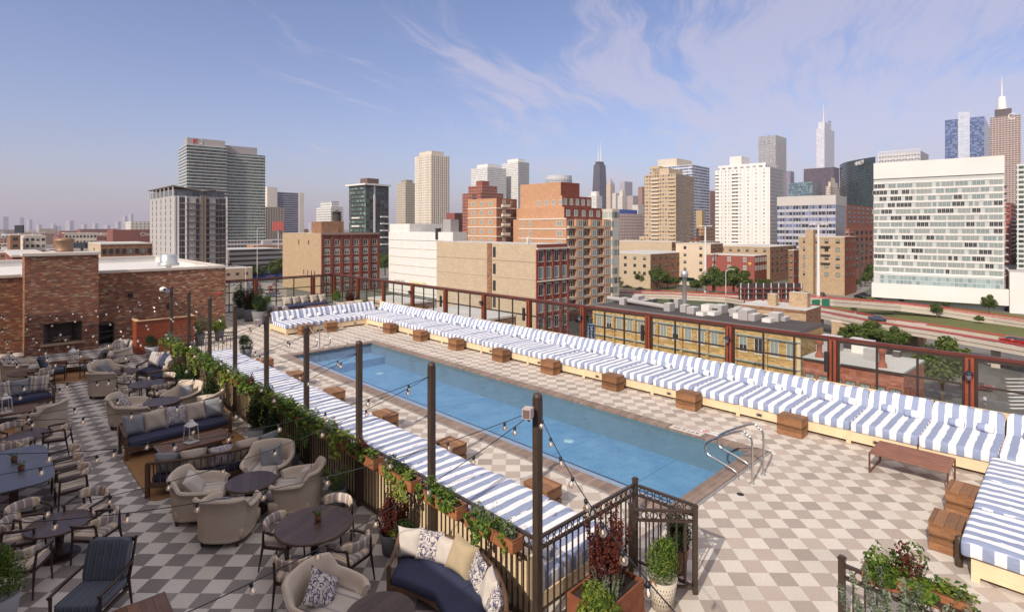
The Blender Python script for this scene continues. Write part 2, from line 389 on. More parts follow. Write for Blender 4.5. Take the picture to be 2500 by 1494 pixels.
# plaster and water of the pool
m, g, b = newmat('poolplaster')
ps = g.n('ShaderNodeNewGeometry').outputs['Position']
n1 = g.noise(ps, 1.6, 5, .7); n2 = g.noise(ps, 16.0, 4, .7)  # finer noise paints water-ripple light into the floor colour
col = g.ramp(g.m('ADD', g.m('MULTIPLY', n1, .7), g.m('MULTIPLY', n2, .3)), [(.3, (.09, .215, .375)), (.5, (.13, .27, .43)), (.72, (.20, .345, .49))])
x, y, z = g.sep(ps)
jt = g.m('LESS_THAN', g.m('FRACT', g.m('MULTIPLY', g.m('SUBTRACT', y, 4.6), 1 / 2.35)), .012)
col = g.mix(g.m('MULTIPLY', jt, .55), col, (.02, .09, .22, 1))
setin(g, b, 'Base Color', col); b.inputs['Roughness'].default_value = .8; M['poolplaster'] = m
M['poolwall'] = mat('poolwall', (.13, .20, .24), .5, 0, (3, .2))
M['poolstep'] = mat('poolstep', (.34, .35, .43), .7, 0, (3, .15))
m, g, b = newmat('water')
ps = g.n('ShaderNodeNewGeometry').outputs['Position']
h = g.m('ADD', g.noise(g.mapv(ps, (1, 1, 1)), 2.2, 3, .55), g.m('MULTIPLY', g.noise(ps, 9, 2), .25))
bp = g.n('ShaderNodeBump', {'Height': h, 'Strength': .5, 'Distance': .05}).outputs[0]
fr = schlick(g, .022, bp)
tr = g.n('ShaderNodeBsdfTransparent', {'Color': (.84, .95, .98, 1)}).outputs[0]
gl = g.n('ShaderNodeBsdfGlossy', {'Color': (1, 1, 1, 1), 'Roughness': .015, 'Normal': bp}).outputs[0]
mx = g.n('ShaderNodeMixShader', {0: fr, 1: tr, 2: gl}).outputs[0]
g.L.new(mx, m.node_tree.nodes['Material Output'].inputs[0]); M['water'] = m
LEAF = foliage('leaf_green', [(.018, .045, .010), (.045, .10, .018), (.12, .20, .025), (.22, .30, .04)])
LEAFD = foliage('leaf_dark', [(.010, .022, .008), (.020, .045, .012), (.045, .085, .02)])
LEAFY = foliage('leaf_lime', [(.05, .10, .02), (.14, .20, .03), (.30, .34, .05)])
LEAFR = foliage('leaf_burgundy', [(.035, .010, .010), (.09, .018, .014), (.17, .045, .022)])
LEAFG = foliage('leaf_silver', [(.07, .10, .055), (.16, .20, .12), (.28, .32, .22)])
LEAFV = foliage('leaf_lavender', [(.16, .13, .22), (.28, .22, .36), (.4, .3, .45)])
TREEL = foliage('leaf_tree', [(.022, .045, .010), (.05, .09, .018), (.10, .15, .026), (.17, .21, .04)])
BARK = mat('bark', (.09, .065, .045), .9, 0, (10, .4), (30, .5, .02))

# ------------------------------------------------------------------ terrace slab and floors
FX = 17.0; BY = 34.15
mb = MB()
def frect(mb, x0, x1, y0, y1, z, mi=0): mb.quad((x0, y0, z), (x1, y0, z), (x1, y1, z), (x0, y1, z), mi)
PX0, PX1, PY0, PY1 = 8.6, 12.87, 4.79, 22.0
for r in ((5.06, PX0, -14, BY + .2), (PX1, FX + .25, -14, BY + .2), (PX0, PX1, -14, PY0), (PX0, PX1, PY1, BY + .2)): frect(mb, *r, 0)
tag(mb.build('pool_deck_floor', M['tile_pool']), kind='structure')
mb = MB(); frect(mb, -2.0, 5.06, -14, 30.2, 0); tag(mb.build('dining_floor', M['tile_dine']), kind='structure')
mb = MB(); mb.box(-12, FX + .3, -14.2, 44, -23, -.75); frect(mb, -12, -2.0, -14, 44, -.05)
mb.box(FX + .02, FX + .3, -14.2, BY + .3, -.75, -.01); mb.box(-2, FX + .02, BY + .06, BY + .3, -.75, -.01)
tag(mb.build('terrace_building', M['stucco']), 'stuccoed hotel block carrying the roof terrace and pool', 'building')

# pool
pl = T('swimming_pool', 'long rectangular sunken pool with blue floor and stone rim', 'swimming pool', (0, 0, 0))
mb = MB(); z0, z1 = -.02, .035
mb.box(PX0 + .06, PX0 + .36, PY0 + .06, PY1 - .06, z0, z1); mb.box(PX1 - .36, PX1 - .06, PY0 + .06, PY1 - .06, z0, z1)
mb.box(PX0 + .36, PX1 - .36, PY0 + .06, PY0 + .36, z0, z1); mb.box(PX0 + .36, PX1 - .36, PY1 - .36, PY1 - .06, z0, z1)
mb.build('coping', M['coping'], pl)
mb = MB()
mb.box(PX0, PX0 + .06, PY0, PY1, -.05, .018); mb.box(PX1 - .06, PX1, PY0, PY1, -.05, .018)
mb.box(PX0 + .06, PX1 - .06, PY0, PY0 + .06, -.05, .018); mb.box(PX0 + .06, PX1 - .06, PY1 - .06, PY1, -.05, .018)
mb.build('drain_edge', M['copmetal'], pl)
bx0, bx1, by0, by1 = PX0 + .34, PX1 - .34, PY0 + .34, PY1 - .34; DZ = -.72
mb = MB(); frect(mb, bx0, bx1, by0, by1, DZ); mb.build('basin_floor', M['poolplaster'], pl)
mb = MB()
for a, c in (((bx0, by0), (bx1, by0)), ((bx1, by0), (bx1, by1)), ((bx1, by1), (bx0, by1)), ((bx0, by1), (bx0, by0))):
    mb.quad((a[0], a[1], DZ), (c[0], c[1], DZ), (c[0], c[1], .0), (a[0], a[1], .0))
mb.build('basin_wall', M['poolwall'], pl)
mb = MB(); mb.box(bx0, bx0 + .46, by0, by1, DZ, -.13); mb.build('side_ledge', M['poolstep'], pl)
mb = MB(); mb.box(bx0 + .46, bx0 + .50, by0, by1, DZ, -.125); mb.build('ledge_nosing', mat('nosing', (.02, .03, .08), .5), pl)
for k in range(1):
    mb = MB(); mb.box(bx0 + .5, bx1, by1 - 1.1, by1, DZ, -.42); mb.build('entry_step', M['poolplaster'], pl)
for yy in (19.3, 9.6):
    mb = MB(); mb.lathe([(0, .02), (.13, .02), (.15, 0)], 20); mb.build('pool_light', mat('lightdisc', (.38, .52, .60), .4), pl, (11.55, yy, DZ + .005))
mb = MB(); mb.grid(lambda u, v: (bx0 + (bx1 - bx0) * u, by0 + (by1 - by0) * v, -.055), 2, 2)
tag(mb.build('pool_water', M['water']), kind='structure')
mb = MB(); mb.lathe([(0, .008), (.055, .008), (.07, 0)], 18); tag(mb.build('deck_drain', M['black'], None, (10.42, 4.45, 0)), 'small round black drain set in the tiles beside the pool end', 'drain')

def textmesh(s, size, matl, name, parent=None, loc=(0, 0, 0), rot=(0, 0, 0), ext=.004, align='CENTER', sx=1):
    cu = bpy.data.curves.new(name, 'FONT'); cu.body = s; cu.size = size; cu.extrude = ext; cu.align_x = align; cu.align_y = 'CENTER'
    o = bpy.data.objects.new(name, cu); COL.objects.link(o)
    dg = bpy.context.evaluated_depsgraph_get(); me = bpy.data.meshes.new_from_object(o.evaluated_get(dg))
    bpy.data.objects.remove(o); n = bpy.data.objects.new(name, me); COL.objects.link(n); me.materials.clear(); me.materials.append(matl)
    n.parent = parent; n.location = loc; n.rotation_euler = rot; n.scale = (sx, 1, 1); return n
INK = M['black']
sgn = T('depth_marking', 'white depth tile lettered 4 FT 2 IN on the far pool rim', 'depth marking', (PX1 - .21, 6.75, .036))
mb = MB(); mb.box(-.001, .001, -.34, .34, -.001, .0); 
mb = MB(); mb.box(-.13, .13, -.42, .42, 0, .003); mb.build('marker_tile', mat('mk', (.62, .55, .5), .6), sgn)
textmesh('4 FT 2 IN', .17, INK, 'depth_lettering', sgn, (0, 0, .004), (0, 0, R(90)), .001)
sgn = T('no_diving_marking', 'small white and red warning tile beside the depth tile', 'warning tile', (PX1 + .16, 6.3, .002))
mb = MB(); mb.box(-.1, .1, -.25, .25, 0, .004); mb.build('marker_tile', M['white'], sgn)
mb = MB(); mb.lathe([(.05, 0), (.08, 0)], 20); mb.box(-.06, .06, -.012, .012, 0, .001); mb.build('warning_ring', mat('redm', (.5, .04, .03), .5), sgn, (0, .13, .006))
textmesh('NO DIVING', .06, INK, 'warning_lettering', sgn, (0, -.08, .005), (0, 0, R(90)), .001)

def ladder(name, label, x, y, sgnx):
    t = T(name, label, 'pool handrail', (x, y, 0), R(0) if sgnx > 0 else R(180))
    for dx in (0, .56):
        mb = MB(); pts = []
        # loop: from deck foot up, over towards the pool, curl down and back
        P = [(0, -.1, 0), (0, -.1, .8), (0, 0, .93), (0, .15, .97), (0, .75, .62), (0, .87, .45), (0, .8, .3), (0, .45, .2), (0, .22, .12), (0, .2, 0)]
        P = [Vector(p) for p in P]
        def cr(p0, p1, p2, p3, t): return .5 * ((2 * p1) + (p2 - p0) * t + (2 * p0 - 5 * p1 + 4 * p2 - p3) * t * t + (3 * p1 - p0 - 3 * p2 + p3) * t ** 3)
        for i in range(len(P) - 1):
            a, b_, c_, d_ = P[max(i - 1, 0)], P[i], P[i + 1], P[min(i + 2, len(P) - 1)]
            for k in range(6): pts.append(cr(a, b_, c_, d_, k / 6))
        pts.append(P[-1]); mb.tube(pts, .022, 8)
        r = mb.build('handrail', M['steel'], t, (dx, 0, 0))
        for yy in (-.1, .2):
            mb = MB(); mb.lathe([(.022, .03), (.045, .012), (.055, 0)], 14); mb.build('foot_flange', M['steel'], r, (0, yy, 0))
    return t
ladder('pool_handrail', 'pair of curved steel handrails at the near end of the pool', 11.03, 4.58, 1)
ladder('pool_handrail', 'pair of curved steel handrails at the far end of the pool', 10.45, 22.2, -1)

# ------------------------------------------------------------------ striped benches
def mattress(name, L_, D_, H_, axis, mt, lx=0):
    mb = MB()
    if axis == 1: mb.puff(D_ / 2, L_ / 2, 0, D_ / 2, L_ / 2, H_ / 2, .20, .06, 72, 24)
    else: mb.puff(L_ / 2, D_ / 2, 0, L_ / 2, D_ / 2, H_ / 2, .20, .06, 72, 24)
    return mb
seatN = 24; PITCH = 1.31
def jit(a): return random.uniform(-a, a)
def pine_platform(label, x0, x1, y0, y1, z, group, legs='x'):
    t = T('bench_platform', label, 'bench base', (x0, y0, 0), 0, group)
    W, L = x1 - x0, y1 - y0; mb = MB()
    mb.box(0, W, 0, L, .07, z); mb.build('pine_box', M['pine'], t)
    mb = MB()
    for yy in (0, L - .1):
        for xx in (-.012, W - .088): mb.box(xx, xx + .1, yy, yy + .1, 0, .068)
    mb.build('feet', M['pine'], t)
    return t
def outlet(t, x, y, z):
    mb = MB(); mb.box(-.012, 0, -.075, .075, -.04, .04, 0); o = mb.build('socket_plate', M['steel'], t, (x, y, z))
    mb = MB(); mb.box(-.016, -.0125, -.045, .045, -.022, .022); mb.build('socket_hole', M['black'], o)
yb = 0.40
def rumple(mb, a=.012, sd=0):
    mb.v = [(x + a * noise.noise(Vector((x * 3, y * 3, z * 3 + sd))), y + a * .6 * noise.noise(Vector((x * 4, y * 4, sd + 9))), z + a * 1.6 * noise.noise(Vector((x * 2.6 + sd, y * 2.6, 3))) + a * .8 * noise.noise(Vector((x * 9, y * 7, sd)))) for x, y, z in mb.v]; return mb
SEATV = [meshof(rumple(mattress('s', 1.30, 1.62, .23, 1, None), .014, 5 * q), 'seat_cushion', M['towelY']) for q in range(5)]
def backw(L_, axis, s=1):
    mb = MB()
    # wedge leaning back: profile in (t,z)
    def f(u, v):
        th = 2 * math.pi * u
        def sp(q, e): return math.copysign(abs(q) ** e, q)
        a = .12 * sp(math.cos(th), .45); c = .25 * sp(math.sin(th), .45)
        e = 1 - .0 * v; l = (v - .5) * L_; k = 1 - max(0, abs(v - .5) * 2 - .96) * 5
        tt = a * k + c * .42; zz = c * k
        return (tt, l + L_ / 2, zz) if axis == 1 else (l + L_ / 2, tt, zz)
    mb.grid(f, 20, 24, 0, True, True)
    n = len(mb.v); 
    ends = [mb.v[:20], mb.v[-20:]]
    for e in ends: mb.add(e, [tuple(range(20))], 0)
    return mb
BACKV = [meshof(rumple(backw(1.29, 1), .02, 7 * q), 'back_cushion', M['towelY']) for q in range(5)]; me_back = BACKV[0]
def bolster_mesh(axis):
    mb = MB(); prof = [(0, -.15), (.06, -.15), (.085, -.135), (.09, -.08), (.09, .08), (.085, .135), (.06, .15), (0, .15)]
    mb.lathe(prof, 16); Mx = Matrix.Rotation(R(90), 4, 'X') if axis == 1 else Matrix.Rotation(R(90), 4, 'Y')
    mb.v = [tuple(Mx @ Vector(p)) for p in mb.v]; return mb
M['bolst'] = stripes('bolst', WHT, (.275, .325, .46), .30, 1, .5, .0)
M['bolstX'] = stripes('bolstX', WHT, (.275, .325, .46), .30, 0, .5, .0)
me_bol = meshof(bolster_mesh(1), 'bolster', M['bolst']); me_bolX = meshof(bolster_mesh(0), 'bolster', M['bolstX'])
def mk(me, name, label, cat, group, loc, rot=(0, 0, 0), scale=(1, 1, 1)):
    o = bpy.data.objects.new(name, me); COL.objects.link(o); o.location = loc; o.rotation_euler = rot; o.scale = scale
    return tag(o, label, cat, group)
Y0 = 25.98 - PITCH * 23
for k in range(23 + 1):                                 # long bench under the glass fence
    y = Y0 + PITCH * (k - 0)
    if k == 23: y = 25.98
    n = ORD[k] if k < len(ORD) else str(k)
    mk(SEATV[k % 5], 'seat_cushion', f'blue striped seat cushion, {n} from the near end of the long fence bench', 'cushion', 'striped seat cushions on the long bench', (14.68, y + jit(.006), .40 + jit(.006)), (jit(.004), jit(.01), 0), (1.03, 1, 1))
    mk(BACKV[(k * 2) % 5], 'back_cushion', f'blue striped back cushion, {n} from the near end of the long fence bench', 'cushion', 'striped back cushions on the long bench', (16.42 + jit(.01), y + jit(.01), .645 + jit(.012)), (jit(.01), 0, jit(.008)))
    for q, dy in enumerate((.36, .86)):
        mk(me_bol, 'bolster', f'{("nearer", "farther")[q]} striped bolster on the {n} cushion of the long bench from the near end', 'bolster', 'bolsters on the long bench', (16.12 + jit(.04), y + dy + jit(.05), .60), (0, jit(1.0), jit(.12)))
for k in range(13):
    y0 = 25.98 - 2.62 * (k + 0) if k else 25.98
    ya = 28.0 if k == 0 else 25.98 - 2.62 * (k - 1); yb_ = ya - (2.02 if k == 0 else 2.6)
    if yb_ < -5: break
    nm = ORD[k]
    t = pine_platform(f'pale pine bench base, {nm} module from the far corner of the long bench', 14.72, 16.9, yb_, ya - .012, .30, 'pine bench modules along the fence')
    mb = MB(); mb.box(16.72, 16.76, yb_, ya - .012, .3, .86); mb.build('back_board', M['pine'], t, (-14.72, -yb_, 0))
    mb = MB(); mb.box(-.016, 0, .02, .10, .0, .30); mb.build('batten', M['pine'], t)
    mb = MB(); mb.box(-.016, 0, 1.26, 1.36, .0, .30); mb.build('batten', M['pine'], t)
    outlet(t, 0, .75, .16)
# far bench across the end (runs along X)
me_seatX = meshof(mattress('s', 1.40, 1.62, .23, 0, None), 'seat_cushion', M['towelX'])
me_backX = meshof(backw(1.39, 0), 'back_cushion', M['towelX'])
for k in range(3):
    x = 10.50 + 1.40 * k; n = ORD[k]
    mk(me_seatX, 'seat_cushion', f'blue striped seat cushion, {n} from the open end of the short far bench', 'cushion', 'striped seat cushions on the far bench', (x, 25.93, .40), (jit(.01), 0, 0))
    mk(me_backX, 'back_cushion', f'blue striped back cushion, {n} from the open end of the short far bench', 'cushion', 'striped back cushions on the far bench', (x, 27.62, .67), (0, 0, jit(.01)))
    for q in range(2):
        mk(me_bolX, 'bolster', f'small striped bolster, {("first", "second")[q]} on the {n} cushion of the short far bench', 'bolster', 'bolsters on the far bench', (x + .42 + .5 * q, 27.32, .60))
    t = pine_platform(f'pale pine base, {n} module from the open end of the short far bench', x + .02, x + 1.41, 25.96, 27.95, .30, 'pine modules of the far bench')
    outlet(t, .75, 0, .16); t.children[-1].rotation_euler = (0, 0, R(90))
mk(me_backX, 'back_cushion', 'blue striped back cushion in the corner where the two benches meet', 'cushion', 'striped back cushions on the far bench', (14.75, 27.62, .67))
# near daybed behind the planter fence (mirror of the long bench)
me_seatN = meshof(rumple(mattress('s', 1.30, 1.92, .24, 1, None), .02, 3), 'seat_cushion', M['towelY'])
for k in range(13):
    y = 4.92 + 1.36 * k; n = ORD[k]
    mk(me_seatN, 'seat_cushion', f'blue striped daybed cushion beside the planter fence, {n} from the gate', 'cushion', 'daybed cushions beside the planter fence', (5.16, y, .34), (jit(.004), jit(.012), 0), (1, 1.045, 1))
    if k < 13: mk(me_back, 'back_cushion', f'blue striped back cushion on the daybed beside the planter fence, {n} from the gate', 'cushion', 'daybed back cushions', (5.36, y, .58), (0, 0, R(0)), (-.55, 1.045, .72))
    mk(me_bol, 'bolster', f'small striped bolster on the planter fence daybed, {n} from the gate', 'bolster', 'bolsters on the planter fence daybed', (5.74, y + .3, .55))
for k in range(7):
    y = 4.90 + 2.53 * k; n = ORD[k]
    t = pine_platform(f'pale pine daybed base beside the planter fence, {n} module from the gate', 5.12, 7.04, y, y + 2.515, .25, 'pine daybed modules')
    mb = MB(); mb.box(0, .04, 0, 2.515, .25, .80); mb.box(-.012, .10, 0, 2.515, .80, .825); mb.build('back_board', M['pine'], t)
# right daybed
me_seatR = meshof(rumple(mattress('s', 1.42, 1.95, .25, 0, None), .02, 8), 'seat_cushion', M['towelX'])
for k in range(3):
    x = 10.22 + 1.44 * k; n = ORD[k]
    mk(me_seatR, 'seat_cushion', f'blue striped daybed cushion on the right platform, {n} from its near corner', 'cushion', 'cushions of the right daybed', (x, -.80 + .02, .42), (jit(.01), 0, 0))
    t = pine_platform(f'pale pine base of the right daybed, {n} module from its near corner', x + .03, x + 1.43, -.8, 1.05, .30, 'pine modules of the right daybed')

# crates
def crate_proto():
    t = T('wooden_crate', 'x', 'crate')
    mb = MB(); W, D_, H_ = .57, .40, .45
    mb.box(-D_ / 2, D_ / 2, -W / 2, W / 2, .24, H_ - .022); mb.box(-D_ / 2, D_ / 2, -W / 2, W / 2, .01, .205); mb.box(-D_ / 2 + .03, D_ / 2 - .03, -W / 2 + .03, W / 2 - .03, .2, .245)
    mb.build('side_boards', M['crate'], t)
    mb = MB()
    for q in range(3): mb.box(-D_ / 2 - .008, D_ / 2 + .008, -W / 2 - .008 + q * (W + .016) / 3, -W / 2 - .012 + (q + 1) * (W + .016) / 3, H_ - .02, H_)
    mb.build('lid_boards', M['cratetop'], t); return t
C0 = crate_proto(); first = [C0]
def crate(x, y, rz, label, group):
    if first: c = first.pop(); c.location = (x, y, 0); c.rotation_euler = (0, 0, rz); c['label'] = label; c['group'] = group; return c
    return copy_tree(C0, (x, y, 0), rz, label, None, group)
for k, y in enumerate((5.15, 7.89, 10.45, 13.07, 15.59, 18.31, 20.88, 23.42)):
    crate(14.36, y - .29, R(jit(3)), f'brown slatted crate against the long bench, {ORD[k]} from the near end', 'crates along the long bench')
crate(11.3, 25.62, R(92), 'brown slatted crate at the open end of the short far bench', 'crates at the far bench')
crate(12.5, 25.5, R(90), 'brown slatted crate in the middle of the short far bench', 'crates at the far bench')
for k, y in enumerate((7.03, 9.7, 12.35, 15.07, 17.70, 20.3)):
    crate(7.36, y - .29, R(jit(3)), f'brown slatted crate beside the planter fence daybed, {ORD[k]} from the gate', 'crates along the planter fence daybed')
crate(11.05, 1.42, R(90), 'brown weathered crate against the right daybed, nearer of the pair', 'crates at the right daybed')
crate(12.55, 1.40, R(88), 'brown weathered crate against the right daybed, nearer the slatted low bench', 'crates at the right daybed')
# low slatted bench
t = T('low_bench', 'long low bench with reddish slatted wooden top and thin steel frame', 'bench', (13.70, 2.34, 0), R(0))
mb = MB()
for q in range(6): mb.bevelbox(-.46 + q * .155, -.312 + q * .155, -.66, .66, .395, .42)
mb.build('slat_top', wood('bensl', (.12, .040, .018), (.27, .105, .05), (9, 1, 3), .4), t)
for sy in (-1, 1):
    mb = MB(); pts = [(-.44, .63 * sy, .39), (.44, .63 * sy, .39)]
    mb.bar((-.45, .64 * sy, 0), (-.45, .64 * sy, .39), .028); mb.bar((.45, .64 * sy, 0), (.45, .64 * sy, .39), .028); mb.bar((-.436, .64 * sy, .014), (.436, .64 * sy, .014), .028)
    mb.build('leg_frame', mat('rustst', (.16, .06, .035), .5, .4), t)

# ------------------------------------------------------------------ glass fence
TOPZ = 2.05
def glass_bay(label, p, q, group, nv=2):
    """a fence bay from p to q (ground points): frame, mullions and panes"""
    p, q = Vector((*p, 0)), Vector((*q, 0)); L = (q - p).length; a = math.atan2(q.y - p.y, q.x - p.x)
    t = T('glass_fence_bay', label, 'glass fence', p, a, group)
    mb = MB(); w = .05; zt, zb = TOPZ - .09, .16
    mb.box(.09, L - .09, -w / 2, w / 2, zt - .06, zt); mb.box(.09, L - .09, -w / 2, w / 2, zb, zb + .06)
    mb.box(.09, .15, -w / 2, w / 2, zb + .06, zt - .06); mb.box(L - .15, L - .09, -w / 2, w / 2, zb + .06, zt - .06)
    mb.build('frame', M['frame'], t)
    mb = MB(); zm = 1.47
    for k in range(1, nv + 1): x = .15 + (L - .3) * k / (nv + 1); mb.box(x - .025, x + .025, -.022, .022, zb + .06, zt - .06)
    for k in range(nv + 1):
        xa = .15 + (L - .3) * k / (nv + 1) + .025; xb = .15 + (L - .3) * (k + 1) / (nv + 1) - .025
        for zz in (.62, 1.31): mb.box(xa, xb, -.02, .02, zz - .025, zz + .025)
    mb.build('muntin_grid', M['frame'], t)
    mb = MB(); mb.quad((.14, 0, zb + .05), (L - .14, 0, zb + .05), (L - .14, 0, zt - .05), (.14, 0, zt - .05)); mb.build('glass_pane', M['glassf'], t)
    mb = MB(); mb.box(-.0, L, -.05, .05, TOPZ - .075, TOPZ); mb.build('top_rail', M['rail'], t, fn=None)
    return t
def fpost(label, x, y, group, lamp=0, rz=0):
    t = T('fence_post', label, 'fence post', (x, y, 0), rz, group)
    mb = MB(); mb.box(-.10, .07, -.085, .085, 0, TOPZ - .08); mb.build('post_shaft', M['railpost'], t)
    mb = MB(); mb.box(-.104, -.098, -.02, .02, .02, TOPZ - .1); mb.build('conduit', M['black'], t)
    return t
step = 2.915; YS = [BY - step * k for k in range(0, 14)]
YS = [34.10, 31.0, 28.0] + [25.08 - 2.915 * k for k in range(0, 11)]
for k in range(len(YS) - 1):
    glass_bay(f'framed glass fence bay behind the long bench, {ORD[k]} from the far corner', (FX, YS[k]), (FX, YS[k + 1]), 'glass fence bays on the street side')
    fpost(f'rust red fence post behind the long bench, {ORD[k]} from the far corner', FX, YS[k], 'fence posts on the street side')
M['cone'] = mat('cone', (.65, .62, .55), .3)
def wall_lamp(x, y, z, label, rz=0):
    t = T('wall_lantern', label, 'lamp', (x, y, z), rz, 'lanterns on the fence posts')
    mb = MB(); mb.lathe([(0, .2), (.02, .19), (.10, .13), (.105, .115), (.06, .115)], 14); mb.box(.05, .13, -.03, .03, .06, .16); mb.build('lamp_cap', mat('lampcap', (.03, .03, .045), .4, .3), t)
    mb = MB(); mb.lathe([(.055, .115), (.06, .05), (.045, -.03), (.0, -.04)], 14); mb.build('lamp_glass', mat('lampg', (.20, .17, .19), .15, .3), t)
def speaker_bar(x, y, z, label):
    t = T('column_speaker', label, 'speaker', (x, y, z), 0, 'speakers on the fence posts')
    mb = MB(); mb.bevelbox(-.08, .0, -.055, .055, -.28, .28); mb.build('cabinet', M['black'], t)
    mb = MB(); mb.box(-.004, .06, -.02, .02, -.05, .05); mb.build('bracket', M['black'], t)
for k, i in enumerate((3, 5, 7, 9, 11)):
    if i < len(YS): speaker_bar(FX - .19, YS[i + 1] + .11 if i + 1 < len(YS) else YS[i], 1.38, f'narrow black loudspeaker on the street side fence, {ORD[k]} from the far corner')
for k, i in enumerate((3, 5, 7, 9, 11)): wall_lamp(FX - .22, YS[i] + .0, 1.5, f'small dark lantern on the street side fence, {ORD[k]} from the far corner')
XS = [17.0, 15.55, 12.0, 9.75]
for k in range(3):
    glass_bay(f'framed glass fence bay across the far end, {ORD[k]} from the street corner', (XS[k], BY), (XS[k + 1], BY), 'glass fence bays across the far end')
    fpost(f'rust red post of the far end fence, {ORD[k]} from the street corner', XS[k + 1], BY, 'fence posts across the far end', 0, R(90))
sg = textmesh("4'2\"", .17, INK, 'depth_decal', None, (FX - .03, G_(1885, 882, .8)[1] - .0, .85), (R(90), 0, R(-90)), .001)
sg.location = (FX - .03, 6.72, .92); tag(sg, "black 4'2\" depth lettering stuck on the fence glass", 'depth marking')

# ------------------------------------------------------------------ brick wall, chimney
WY = 30.0
bw = T('brick_wall', 'tall mottled brick wall with pale stone coping behind the lounge', 'wall', (0, WY, 0))
mb = MB(); mb.box(-2.0, 1.42, 0, .3, 0, 3.05); mb.box(3.76, 9.1, 0, .3, 0, 3.05); mb.build('brickwork', M['brickw'], bw)
mb = MB(); mb.box(-2.0, 1.40, -.05, .35, 3.05, 3.16); mb.box(3.78, 9.14, -.05, .35, 3.05, 3.16); mb.build('coping_stone', M['stonecap'], bw)
ch = T('chimney', 'broad brick chimney breast with open fireplace and stone cap', 'chimney', (1.43, 28.68, 0))
mb = MB(); W = 2.33
fx0, fx1, fz0, fz1 = .55, 1.78, .42, 1.22
mb.box(0, fx0, 0, 1.6, 0, 3.94); mb.box(fx1, W, 0, 1.6, 0, 3.94); mb.box(fx0, fx1, 0, 1.6, fz1, 3.94); mb.box(fx0, fx1, 0, 1.6, 0, fz0)
mb.build('brickwork', M['brickw'], ch)
mb = MB(); mb.box(-.07, W + .06, -.06, 1.7, 3.94, 4.05); mb.build('cap_stone', M['stonecap'], ch)
mb = MB(); mb.box(fx0 - .1, fx1 + .1, -.1, .0, fz0 - .09, fz0); mb.build('hearth_stone', mat('hearth', (.42, .30, .19), .7), ch)
mb = MB(); mb.quad((fx0 + .002, .7, fz0), (fx1, .7, fz0), (fx1, .7, fz1), (fx0, .7, fz1)); mb.quad((fx0 + .002, .01, fz0), (fx0 + .25, .7, fz0), (fx0 + .25, .7, fz1), (fx0 + .002, .01, fz1)); mb.quad((fx1 - .002, .01, fz0), (fx1 - .25, .7, fz0), (fx1 - .25, .7, fz1), (fx1 - .002, .01, fz1)); mb.quad((fx0, 0, fz0 + .004), (fx1, 0, fz0 + .004), (fx1, .7, fz0 + .004), (fx0, .7, fz0 + .004)); mb.build('firebox', M['firebox'], ch)
mb = MB()
for q in range(5): a = R(q * 36); mb.tube([(1.15 - .3 * math.cos(a), .35 - .2 * math.sin(a), fz0 + .05), (1.15 + .3 * math.cos(a), .35 + .2 * math.sin(a), fz0 + .16)], .035, 6)
tag(mb.build('firewood', mat('logs', (.30, .20, .13), .9, 0, (12, .4)), None, (1.43, 28.68, 0)), 'small heap of pale logs laid inside the open fireplace', 'firewood')
mb = MB(); mb.lathe([(.30, 0), (.32, .05), (.30, .08), (.30, .42), (.34, .44), (.36, .5), (.25, .58), (0, .6)], 20)
tag(mb.build('chimney_vent', mat('cop', (.26, .17, .11), .55, .4, (8, .4)), None, (2.75, 29.9, 4.05)), 'round dull copper vent standing on the chimney cap', 'vent')
# roof behind the wall: white membrane with parapets
ar = T('annex_roof', 'flat white membrane roof with pale parapets behind the brick wall', 'roof', (0, 0, 0))
mb = MB(); mb.box(-12, 9.1, 30.35, 44, -.7, 2.80); mb.build('membrane_deck', M['membrane'], ar)
mb = MB(); mb.box(-12, 9.1, 43.6, 44, 2.80, 3.12); mb.box(8.8, 9.1, 30.35, 43.6, 2.80, 3.12); mb.build('parapet', M['membrane'], ar)
mb = MB(); mb.box(-12, 9.14, 43.55, 44.05, 3.12, 3.17); mb.box(8.75, 9.15, 30.35, 43.55, 3.12, 3.17); mb.build('parapet_cap', M['stonecap'], ar)
vt = T('roof_vent', 'squat galvanised exhaust vent with pleated drum on the white roof', 'vent', (7.4, 33.6, 2.8))
mb = MB(); mb.lathe([(.13, 0), (.13, .28), (.3, .3)], 16); mb.box(-.3, .3, -.3, .3, 0, .06); mb.build('vent_neck', M['white'], vt)
mb = MB(); mb.lathe([(.48, .26), (.50, .30), (.48, .42), (.40, .44), (.40, .80), (.36, .86), (0, .88)], 26); mb.build('vent_drum', mat('galv', (.55, .56, .56), .35, .7, (20, .15)), vt)
# hotel wing that shades the lounge (left of the view)
hw = T('hotel_wing', 'taller hotel wing beside the lounge terrace', 'building', (0, 0, 0))
mb = MB(); mb.box(-11.9, -1.95, -13.9, 27.6, -.04, 5.15); mb.build('brickwork', M['brickw'], hw)
mb = MB(); mb.box(-11, -2.6, 7.0, 11.9, 5.15, 6.9); mb.build('penthouse', M['stucco'], hw)
mb = MB(); mb.box(-11.95, -1.9, -13.95, 27.65, 5.15, 5.25); mb.build('parapet_cap', M['stonecap'], hw)
# items on the wall
def dark_box(x, y, z, w, h, d, label, name, cat, mt=None):
    mb = MB(); mb.bevelbox(-w / 2, w / 2, -d, 0, -h / 2, h / 2); tag(mb.build(name, mt or M['black'], None, (x, y, z)), label, cat)
dark_box(5.1, WY - .001, 2.0, .17, .22, .12, 'small black loudspeaker high on the brick wall', 'wall_speaker', 'speaker')
dark_box(6.6, WY - .001, 1.35, .10, .26, .08, 'small black wall fitting low on the brick wall above the cedar screen', 'wall_fitting', 'wall fitting')
dark_box(8.8, WY - .001, 1.78, .18, .10, .10, 'red alarm strobe near the end of the brick wall', 'alarm_strobe', 'alarm', mat('alarmred', (.5, .05, .03), .5))
